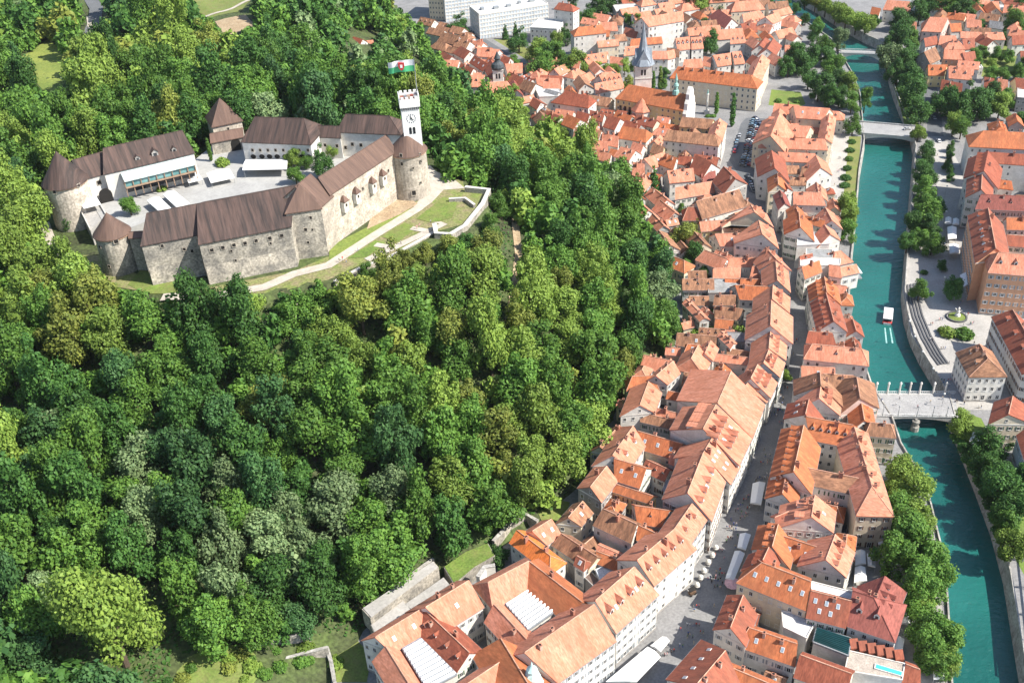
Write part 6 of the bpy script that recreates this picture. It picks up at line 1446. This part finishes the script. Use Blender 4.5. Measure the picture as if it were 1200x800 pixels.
def broad_lobes(seed, k=9, tall=1.0):
    q = random.Random(seed); L_ = [(0, 0, .95 * tall, .56)]; lean = (q.uniform(-.15, .15), q.uniform(-.15, .15))
    for i in range(k + 4):
        a_ = 2.4 * i + q.random(); z = q.uniform(.35, 1.6) * tall; rr = q.uniform(.36, .74) * (1.15 - abs(z / tall - .8) * .6); L_.append((rr * math.cos(a_) + lean[0] * z, rr * math.sin(a_) + lean[1] * z, z, q.uniform(.2, .4)))
    for i in range(3): L_.append((q.uniform(-.3, .3) + lean[0], q.uniform(-.3, .3) + lean[1], q.uniform(1.5, 1.9) * tall, q.uniform(.2, .32)))
    return L_
NL = 5200
PROTO = {}
PROTO['broad'] = [cloud_mesh('crown', leaf_cloud(broad_lobes(s_, 9 + s_ % 5, 1 + .12 * (s_ % 3)), NL, .05, s_, hollow=.5, jit=.24)) for s_ in range(1, 13)]
PROTO['big'] = [cloud_mesh('crown', leaf_cloud(broad_lobes(77, 16, 1.1), 9000, .036, 77))]
PROTO['willow'] = [cloud_mesh('crown', leaf_cloud([(0, 0, 1.1, .6)] + [(.62 * math.cos(i), .62 * math.sin(i), .75 + .25 * (i % 3), .36) for i in range(7)], NL, .055, 30 + s_, up=-.4, flat=1.15)) for s_ in range(2)]
PROTO['poplar'] = [cloud_mesh('crown', leaf_cloud([(.05 * math.cos(i * 2), .05 * math.sin(i * 2), .5 + i * .55, .42 - .035 * abs(i - 2.5)) for i in range(8)], 1500, .11, 40 + s_)) for s_ in range(2)]
PROTO['conifer'] = [cloud_mesh('crown', leaf_cloud([(.1 * math.cos(i * 2.4), .1 * math.sin(i * 2.4), .25 + i * .36, .62 - .068 * i) for i in range(8)], 1600, .09, 50 + s_, up=-.1, flat=.8)) for s_ in range(2)]
PROTO['shrub'] = [cloud_mesh('foliage', leaf_cloud([(0, 0, .35, .6)] + [(.5 * math.cos(i), .5 * math.sin(i), .3, .4) for i in range(6)], 900, .12, 60 + s_, flat=.85)) for s_ in range(2)]
def trunk_mesh(h_, limbs, seed):
    q = random.Random(seed); m = MB(); m.bar((0, 0, -.3), (0, 0, h_ * .55), .075, r2=.055, n=7); m.bar((0, 0, h_ * .55), (q.uniform(-.06, .06), q.uniform(-.06, .06), h_), .055, r2=.015, n=6)
    for i in range(limbs):
        a_ = 2.4 * i + q.random(); z = h_ * (.35 + .4 * i / limbs); m.bar((0, 0, z), (.45 * math.cos(a_), .45 * math.sin(a_), z + .38), .035, r2=.01, n=5)
    return m.mesh('trunk', [BARK])
TRK = {'broad': trunk_mesh(1.3, 5, 1), 'big': trunk_mesh(1.4, 7, 2), 'willow': trunk_mesh(1.2, 5, 3), 'poplar': trunk_mesh(3.6, 3, 4), 'conifer': trunk_mesh(2.6, 2, 5)}
NAME = {'broad': 'broadleaf_tree', 'big': 'broadleaf_tree', 'willow': 'willow_tree', 'poplar': 'poplar_tree', 'conifer': 'conifer_tree', 'shrub': 'shrub'}
CAT = {'broad': 'tree', 'big': 'tree', 'willow': 'tree', 'poplar': 'tree', 'conifer': 'tree', 'shrub': 'shrub'}
tr_ = random.Random(21)
def tree(kind, p, r, tone, label, group, zs=1.0, name=None):
    me = tr_.choice(PROTO[kind]); rz_ = tr_.uniform(0, 6.28)
    if kind == 'shrub':
        t = link('shrub', me); t.location = p; cr_ = t
    else:
        t = empty(name or NAME[kind], p); cr_ = link('crown', me, t); k_ = link('trunk', TRK[kind], t); k_.scale = (r, r, r * zs); k_.rotation_euler = (0, 0, rz_)
    cr_.scale = (r * tr_.uniform(.85, 1.18), r * tr_.uniform(.85, 1.18), r * zs); cr_.rotation_euler = (0, 0, rz_)
    cr_.material_slots[0].link = 'OBJECT'; cr_.material_slots[0].material = TONE[tone]
    tag(t, label, CAT[kind], group, proj(Vector(p) + Vector((0, 0, r * zs)))); return t
KW = {'broad': 'round', 'big': 'great round', 'willow': 'drooping', 'poplar': 'tall slim', 'conifer': 'pointed', 'shrub': 'low'}
TN = dict(d='dark green', m='mid green', f='fresh green', o='olive green', p='pale grey-green', b='bluish green', r='rust green')
TK = dict(b='broad', w='willow', p='poplar', c='conifer', s='shrub', B='big')
TREES = {
 'on the plaza side river bank|plaza bank trees': 'bd 1086 174 5 bd 1088 186 5 bd 1084 206 7 bm 1080 234 5.5 bm 1090 250 7.5 bd 1077 252 6 bd 1064 282 5 bm 1077 280 6 bm 1093 285 6 bd 1073 264 6 bd 1090 266 6 bd 1096 240 5 bd 1082 196 5 bm 1084 220 6',
 'on the paved plaza|plaza trees': 'bm 1078 340 5 bd 1117 337 6 bd 1105 313 2.4 sd 1083 319 2 sf 1110 389 4.2 sm 1130 391 5',
 'in the street row before the red roofs|quay street trees': 'bd 1114 180 2.6 bd 1113 188 2.6 bd 1109 194 2.6 bd 1114 199 2.6 bd 1113 207 2.6 bd 1115 172 3',
 'beside the road bridge|road bridge trees': 'wf 1077 155 5 bm 1000 146 6.5 bm 1014 118 6 bf 993 238 7.5 bm 991 266 6.5 bf 996 254 6',
 'along the grassy promenade bank|promenade shrubs': 'sd 998 166 2.6 sd 996 176 2.8 sm 995 186 2.8 sd 993 197 3 sd 991 208 3.2 sd 990 217 3',
 'on the old town bank upstream|upstream bank trees': 'bd 944 22 5 bm 956 30 6 bd 954 40 6 bm 968 52 7 bm 978 76 8 bf 996 96 7.5 bd 984 112 7 bm 998 122 6 bd 972 64 7 bd 986 92 7 bp 982 48 7',
 'around the small lawn garden|lawn garden trees': 'bd 960 102 9 bd 940 70 9 bd 924 78 7 bd 952 64 8 bd 948 90 8 bd 930 64 7 sm 912 118 2.5 sm 934 119 2.5 bd 972 112 7',
 'on the far bank at the top edge|far bank trees': 'wf 968 6 7 wf 980 12 8 wf 992 18 8 wf 1004 24 8 wf 1015 27 8 wo 956 0 7 bd 1027 24 4 bd 944 -2 7 bd 932 12 4 bd 922 8 4 bd 912 8 4 bm 904 2 4',
 'along the far bank below the arched bridge|far bank trees below the bridge': 'bd 1062 34 9 bd 1056 20 9 bd 1056 46 8 wp 1042 64 10 bd 1066 64 8 bd 1068 84 9 bd 1072 112 10 bd 1052 84 8 bd 1064 98 8 bd 1076 128 8 bd 1046 48 7 bd 1058 72 7 bm 1070 48 6',
 'in the suburb by the top edge|suburb trees': 'bd 1078 16 8 bd 1100 8 9 bd 1132 14 9 bm 1114 12 8 bm 1186 28 8 cd 1176 44 4 bd 1196 8 8 bd 1090 4 8 bd 1144 8 8 bd 1122 6 8 bd 1150 32 5 bm 1194 36 6 bd 1180 18 6',
 'in the suburb gardens|suburb garden trees': 'bf 1163 74 4 bm 1140 68 5 bm 1152 62 5 bm 1168 64 5 bm 1182 66 5 bm 1160 86 5 bm 1176 86 5 bm 1192 84 5 bd 1200 78 5 bm 1148 78 4 bd 1150 52 4',
 'in the dark grove before the suburb|grove trees': 'bd 1114 120 9 bd 1140 122 10 bd 1154 120 9 bd 1128 130 8 bf 1172 126 7 bf 1118 148 6 bm 1127 151 6 bd 1104 116 7 bd 1194 144 5 bm 1180 116 6 bd 1165 110 7',
 'over the riverside terraces|riverside terrace trees': 'bf 1059 556 6.7 bf 1067 580 6.7 bm 1051 602 7.6 bf 1073 606 6.7 bm 1043 654 7.6 bm 1063 640 8.4 bm 1083 650 8.4 bm 1097 668 6.7 bm 1069 692 7.6 bm 1081 676 7.6 bm 1087 736 6.7 bm 1107 750 6.7 bm 1083 756 5.9 bm 1099 770 5.9 bf 1055 576 5.9 bm 1057 620 7.6 bf 1077 700 5.0 bf 1109 776 4.2',
 'in the garden by the cream house|cream house garden trees': 'bf 1128 496 5.5 bd 1160 524 6 cd 1184 510 4 bd 1157 540 5 bd 1176 574 8 bd 1187 596 7 wf 1187 636 6.5 bd 1168 556 6 bm 1178 612 5 bd 1198 560 6',
 'on the garden bank wall|garden bank shrubs': 'sd 1126 514 3.6 sd 1132 526 3.6 sd 1138 538 3.6 sd 1144 550 3.6 sd 1151 564 3.6 sd 1158 578 3.6 sd 1164 592 3.6 sd 1170 606 3.6 sd 1134 510 3 sd 1174 622 3.4',
 'on the square by the spired church|church square trees': 'pf 774 92 3.4 pm 798 98 3.2 pm 818 102 3.2 pm 840 122 3.2 pd 859 130 4.6 bm 776 98 4 sm 830 136 2 sm 836 136 2 bd 780 84 4 pm 766 96 3',
 'among the roofs near the church|roof gap trees': 'cd 706 123 3 bf 714 82 5 bf 722 80 5 bf 732 80 5 bo 738 97 4 bf 702 82 5 bm 742 76 4 bd 834 50 8 bd 826 30 5',
 'by the road and apartment blocks|block trees': 'bf 630 58 9 bd 608 48 8 bm 636 74 10 bm 654 66 9 bm 660 80 8 bf 678 77 8 bf 650 52 7 bd 538 31 8 cd 592 38 4 cd 604 35 4 cd 655 28 4 bd 662 42 6 bd 680 24 7 bd 692 20 8 bd 702 8 9 bd 672 0 7 bm 602 70 4 bd 716 2 8 bd 640 66 8 bm 736 22 5 bm 748 25 5 bf 822 8 8 bd 840 4 7 bf 730 2 7 bd 812 2 8',
 'between the wood and upper roofs|wood edge trees': 'bf 600 98 5 bf 604 112 6 bf 608 128 7 bm 596 132 5 bf 654 150 6 bf 662 158 5 bd 632 158 5 sd 588 116 3 bf 612 142 6 bm 690 188 6',
 'among the old town gardens|old town garden trees': 'cd 766 214 6 br 728 206 5 bo 804 276 8 bd 812 299 6 sf 776 242 5 bm 797 244 2.2 bd 824 320 4 bm 836 366 2.4 bd 769 503 4 bf 921 440 2.6 bd 582 652 4 bm 748 218 5 bm 754 232 4 bm 806 314 4 bo 815 264 5',
}
for k_, v in TREES.items():
    wh, gr = k_.split('|'); tk = v.split()
    for i in range(0, len(tk), 4):
        kd, x, y, r = TK[tk[i][0]], float(tk[i + 1]), float(tk[i + 2]), float(tk[i + 3]); tone = TN[tk[i][1]]
        hc = {'poplar': 2.2, 'conifer': 1.3, 'shrub': .3}.get(kd, 1.05) * r
        p = at(x, y, hc); gz = hz(p.x, p.y)
        if gz > 2: p = at(x, y, hc + gz); gz = hz(p.x, p.y)
        p.z = gz; tree(kd, p, r, tone, '%s %s %s %s' % (tone, KW[kd], 'shrub' if kd == 'shrub' else 'tree', wh), gr)
# by the castle
for kd, x, y, r, tone, lab in (('broad', 151, 241, 4.4, 'mid green', 'small round tree alone at the castle gate arch'), ('broad', 84, 258, 5.2, 'dark green', 'dark tree under the castle entry ramp'), ('broad', 343, 186, 4.4, 'fresh green', 'fresh green tree at the end of the castle awning'),
        ('broad', 376, 192, 6, 'dark green', 'big dark tree inside the castle courtyard'), ('broad', 360, 187, 3.6, 'mid green', 'slim green tree between two others in the castle courtyard'), ('broad', 346, 205, 4.2, 'mid green', 'lowest green tree inside the castle courtyard'), ('broad', 392, 174, 4, 'fresh green', 'small tree before the white castle link'), ('poplar', 245, 176, 2.4, 'mid green', 'slim tree before the castle gate wall'), ('shrub', 261, 192, 4, 'fresh green', 'bright shrub before the castle gate wall'), ('shrub', 190, 222, 2.4, 'fresh green', 'low shrub under the castle glass gallery')):
    hc = 1.0 * r; zb = ZC if x != 84 else 54; p = at(x, y, zb + (2.2 * r if kd == 'poplar' else hc if kd != 'shrub' else .5)); p.z = zb; tree(kd, p, r, tone, lab, None)
# the wood on the hill
FOR = [(-20, -10), (440, -10), (500, 50), (520, 90), (556, 108), (588, 136), (600, 152), (652, 168), (684, 194), (735, 238), (760, 288), (795, 335), (806, 382), (790, 408), (742, 428), (712, 470), (698, 520), (660, 572), (640, 592), (562, 628), (500, 652), (432, 695), (412, 716), (380, 735), (322, 745), (290, 800), (280, 830), (-20, 830)]
CAS = [(52, 184), (118, 166), (122, 100), (160, 100), (160, 152), (215, 144), (240, 160), (262, 108), (290, 130), (360, 130), (400, 126), (464, 130), (462, 62), (488, 62), (496, 112), (505, 178), (535, 198), (580, 222), (578, 246), (550, 270), (520, 288), (480, 314), (440, 326), (400, 334), (380, 334), (330, 346), (240, 352), (150, 346), (104, 304), (84, 300), (62, 266), (54, 222)]
CLR = [[(20, 72), (58, 44), (76, 66), (78, 112), (50, 106)], [(210, -20), (310, -20), (284, 18), (240, 24)], [(250, 24), (290, 16), (304, 34), (262, 46)], [(92, -20), (124, -20), (122, 30), (108, 58), (96, 50)], [(404, 38), (444, 38), (442, 62), (404, 60)], [(598, 262), (612, 262), (610, 330), (598, 372), (590, 370), (604, 320)], [(420, 712), (516, 652), (580, 634), (630, 600), (650, 625), (520, 700), (430, 750)], [(204, 650), (222, 655), (226, 676), (212, 676)], [(200, 770), (290, 752), (330, 750), (400, 740), (420, 760), (400, 830), (200, 830)]]
PLN = [(p.x, p.y) for p in W([(40, 272), (70, 318), (130, 338), (240, 356), (330, 346), (400, 328), (455, 306), (520, 292), (568, 262), (578, 226), (522, 198), (505, 184), (470, 172), (400, 168), (330, 168), (285, 170), (262, 158), (225, 186), (130, 204), (50, 230)], ZO)]
def hidden_by_castle(x, y): return any(inpoly(x * s_, y * s_, PLN) for s_ in (.95, .9, .85, .8, .75, .7))
hr = random.Random(5); grid_ = {}; cand = []
def try_tree(x, y, r, force=False):
    z = hz(x, y)
    if z < .6: return False
    gx_, gy_ = int(x // 12), int(y // 12)
    if not force:
        for a_ in range(-2, 3):
            for b_ in range(-2, 3):
                for (x2, y2, r2) in grid_.get((gx_ + a_, gy_ + b_), ()):
                    if (x - x2) ** 2 + (y - y2) ** 2 < (.54 * (r + r2)) ** 2: return False
    c = Vector((x, y, z + r * 1.0)); px, py = proj(c); dpt = (c - CAMP).dot(vf); rp_ = r * FPX / dpt
    if not (-rp_ - 10 < px < 1200 and -rp_ - 14 < py < 815 + rp_): return False
    if not inpoly(px, py, FOR) or (not force and math.hypot(px - 132, (py - 738) * .9) < 74): return False
    for i in range(10):
        a_ = i * .6283; qx, qy = px + rp_ * .7 * math.cos(a_), py + rp_ * .7 * math.sin(a_)
        if any(inpoly(qx, qy, P) for P in CLR): return False
        if inpoly(qx, qy, CAS) and not hidden_by_castle(x, y): return False
    if inpoly(x, y, PLN): return False
    if covered(x, y, .5, None): return False
    grid_.setdefault((gx_, gy_), []).append((x, y, r)); cand.append((x, y, z, r, px, py, rp_)); return True
special = []
for x, y, r, kd, tone, lab in ((132, 738, 15, 'big', 'fresh green', 'great bright yellow-green tree at the bottom corner of the wood'), (287, 354, 8.2, 'broad', 'fresh green', 'tall green tree standing against the castle front wall'), (369, 334, 6.5, 'broad', 'mid green', 'green tree at the foot of the castle corner tower'), (300, 482, 8, 'broad', 'olive green', 'rounded olive-yellow tree in the middle of the wood'), (545, 470, 8, 'broad', 'olive green', 'olive-tinged tree on the middle slope right of the hill trail'), (392, 600, 9, 'broad', 'pale grey-green', 'large pale silvery tree on the lower slope'), (360, 640, 8, 'broad', 'pale grey-green', 'second silvery tree, lower left of the largest silvery one'), (320, 460, 7, 'broad', 'olive green', 'olive-yellow tree touching the upper right of another olive one')):
    p = on(x, y + r * 2.2)
    for _ in range(5): q = at(x, y, hz(p.x, p.y) + r); p = Vector((q.x, q.y, hz(q.x, q.y)))
    grid_.setdefault((int(p.x // 12), int(p.y // 12)), []).append((p.x, p.y, r)); tree(kd, p, r, tone, lab, None, 1.05 if r < 12 else 1.35)
for stage, (rmin, rmax, n) in enumerate(((7.6, 10.5, 7000), (5.2, 7.6, 9000), (3.0, 5.2, 9000))):
    for _ in range(n):
        u_ = hr.random(); y = 120 + 700 * u_ ** 1.5; x = hr.uniform(-.58 * y - 60, .36 * y)
        x = min(x, 140); try_tree(x, y, hr.uniform(rmin, rmax) * (1 if y < 420 else 1.12))
def tone_at(x, y):
    v = math.sin(x * .031 + 1.3) + math.sin(y * .027 + x * .011) + hr.gauss(0, .9)
    if v > 1.7: return 'fresh green'
    if v > 1.0: return 'olive green' if hr.random() < .5 else 'fresh green'
    if v > -.2: return 'mid green'
    if v > -1.1: return hr.choice(('dark green', 'mid green', 'mid green', 'bluish green', 'dark green'))
    if v < -2.0 and hr.random() < .6: return 'pale grey-green'
    return hr.choice(('dark green', 'bluish green', 'dark green', 'mid green'))
def where(px, py):
    if py < 140 or (px < 110 and py < 190): return 'in the woods left of the clock tower' if px > 300 else 'in the woods behind the castle' if px > 120 else 'in the woods by the sloping meadow'
    if px > 500 and py < 240: return 'on the wooded slope behind the clock tower' if px < 600 else 'on the wooded slope above the church roofs'
    if px < 130 and py < 420: return 'in the woods left of the cone towers'
    if px > 590: return 'on the wooded slope above the main street roofs' if py > 330 else 'on the wooded slope above the upper roofs'
    if py < 430: return 'just below the castle front' if px < 400 else 'below the bastion walls'
    if py > 600: return 'in the lowest wood by the great bright tree' if px < 240 else 'on the lowest slope above the gardens'
    return 'in the left middle of the wood' if px < 200 else 'in the middle of the wood' if px < 420 else 'on the middle slope by the hill trail'
cand.sort(key=lambda c_: -(c_[6] ** 2) * (1 if 0 < c_[4] < 1200 and 0 < c_[5] < 800 else .3))
print('wood trees', len(cand))
NT = 284
for x, y, z, r, px, py, rp_ in cand[:NT]:
    tone = tone_at(x, y); kd = 'broad'; sz = 'broad' if r > 7.5 else 'small' if r < 5.2 else 'middling'
    zs = hr.uniform(.95, 1.6); wh = where(px, py)
    tree(kd, (x, y, z), r, tone, name='forest_tree', label='%s %s tree %s' % (tone, sz, wh), group='trees ' + wh, zs=zs)
for x, y, r in ((412, 338, 4), (434, 330, 4.6), (456, 322, 4.2), (478, 314, 5), (500, 306, 4.4), (524, 300, 5), (548, 290, 4.6), (572, 272, 4.6), (588, 250, 5), (592, 226, 4.8)):
    p = on(x, y + 8); p.z = hz(p.x, p.y); tree('broad', p, r, tr_.choice(('mid green', 'dark green', 'olive green')), 'small tree pressed against the outer bastion wall', 'trees under the bastion wall', name='forest_tree')
for i in range(30):
    x, y = hr.uniform(196, 430), hr.uniform(752, 800)
    p = on(x, y)
    if p.z < .3 or covered(p.x, p.y, .5, None): continue
    p.z = hz(p.x, p.y); tone = hr.choice(('mid green', 'fresh green', 'dark green', 'olive green')); tree('shrub', p, hr.uniform(1.2, 3), tone, '%s low shrub in the terraced garden at the bottom edge' % tone, 'terraced garden shrubs')
# the rest of the wood, farther off or smaller
vs = []; low = [leaf_cloud(broad_lobes(s_, 8), 520, .15, 200 + s_) for s_ in range(5)]; by_t = {}
for x, y, z, r, px, py, rp_ in cand[NT:]:
    a_ = hr.uniform(0, 6.28); v = low[hr.randrange(5)]; q = np.empty_like(v); q[:, 0] = (v[:, 0] * math.cos(a_) - v[:, 1] * math.sin(a_)) * r + x; q[:, 1] = (v[:, 0] * math.sin(a_) + v[:, 1] * math.cos(a_)) * r + y; q[:, 2] = v[:, 2] * r * hr.uniform(.95, 1.3) + z
    by_t.setdefault(tone_at(x, y), []).append(q)
tl = list(by_t); allv = np.concatenate([np.concatenate(by_t[t_]) for t_ in tl]); me = cloud_mesh('woodland', allv); me.materials.clear()
for t_ in tl: me.materials.append(TONE[t_])
me.polygons.foreach_set('material_index', np.concatenate([np.full(sum(len(q) for q in by_t[t_]) // 4, i, np.int32) for i, t_ in enumerate(tl)])); o = link('woodland', me); o['kind'] = 'stuff'; o['label'] = 'small and far trees of the wood on the castle hill'
# undergrowth on the forest floor
pts = []
while len(pts) < 42000:
    u_ = hr.random(); y = 130 + 620 * u_ ** 1.5; x = hr.uniform(-.58 * y - 30, .34 * y); z = hz(x, y)
    if z < .4 or inpoly(x, y, PLN): 
        if z < .4: u_ = 0
        continue
    px, py = proj((x, y, z))
    if not (-10 < px < 830 and -10 < py < 830) or any(inpoly(px, py, P) for P in CLR): continue
    pts.append((x, y, z + hr.uniform(.1, .9)))
P_ = np.array(pts); g_ = np.random.default_rng(9); n = len(P_); nn = g_.normal(0, .5, (n, 3)) + np.array([0, 0, 1]); nn /= np.linalg.norm(nn, axis=1, keepdims=True); a_ = np.cross(nn, g_.normal(size=(n, 3))); a_ /= np.linalg.norm(a_, axis=1, keepdims=True); b_ = np.cross(nn, a_); s_ = g_.uniform(.3, .75, n)[:, None]
me = cloud_mesh('undergrowth', np.stack([P_ - a_ * s_, P_ + b_ * s_ * .8, P_ + a_ * s_, P_ - b_ * s_ * .8], 1).reshape(-1, 3)); me.materials[0] = TONE['dark green']; o = link('undergrowth', me); o['kind'] = 'stuff'; o['label'] = 'low undergrowth on the wooded slope'
# ivy covered garden wall
Q = [at(x, y, 4) for x, y in ((812, 384), (872, 384), (860, 397), (811, 398))]; g_ = np.random.default_rng(4); lob = []
for f_ in np.linspace(0, 1, 12):
    a_, b_ = Q[0].lerp(Q[1], f_), Q[3].lerp(Q[2], f_); lob += [(*a_.lerp(b_, t_).xy, 2.2, 3.2) for t_ in (.2, .6, 1)]
c = sum(Q, Vector()) / 4; lob = [(a_ - c.x, b_ - c.y, z, r) for a_, b_, z, r in lob]; me = cloud_mesh('hedge', leaf_cloud(lob, 5000, .55, 5, flat=1.1)); o = link('hedge', me); o.location = (c.x, c.y, 0); me.materials[0] = TONE['fresh green']; tag(o, 'thick ivy green hedge bank between the brown roofs and courtyards', 'hedge')

# thin summer haze over the valley
HZM = bpy.data.materials.new('thin_haze'); HZM.use_nodes = True; n_ = HZM.node_tree; n_.nodes.remove(n_.nodes['Principled BSDF']); pv = n_.nodes.new('ShaderNodeVolumePrincipled')
pv.inputs['Color'].default_value = (.93, .95, 1, 1); pv.inputs['Density'].default_value = .000022; pv.inputs['Anisotropy'].default_value = .2; n_.links.new(pv.outputs[0], n_.nodes['Material Output'].inputs['Volume'])
e = MB().box((0, 1850, 123.75), (9000, 4600, 262.5)).build('haze', [HZM]); e['kind'] = 'stuff'; e['label'] = 'thin pale haze over the whole valley'
# ------------------------------------------------------------------ labels: what looks alike is told apart by its order along the picture
def words_n(s): return len(s.replace('-', '').split())
def nth(i):
    if i < 20: return ORD[i]
    t_, u_ = divmod(i + 1, 10)
    return {3: 'thirtieth', 4: 'fortieth'}[t_] if u_ == 0 else ('', '', 'twenty-', 'thirty-', 'forty-')[t_] + ORD[u_ - 1]
by = {}
for rec in LABELS: by.setdefault(rec[1].lower(), []).append(rec)
for k_, v in by.items():
    if len(v) == 1: v[0][0]['label'] = v[0][1]; continue
    v.sort(key=lambda r_: r_[2][0]); n_ = len(v)
    for i, r_ in enumerate(v):
        if n_ <= 40:
            o_ = 'leftmost of ' + (num(n_) if n_ <= 20 else 'all') if i == 0 else 'rightmost of ' + (num(n_) if n_ <= 20 else 'all') if i == n_ - 1 else nth(i) + ' from left'
        else: o_ = ''
        r_[0]['label'] = (r_[1] + ', ' + o_).strip(', ')
bpy.context.view_layer.update()
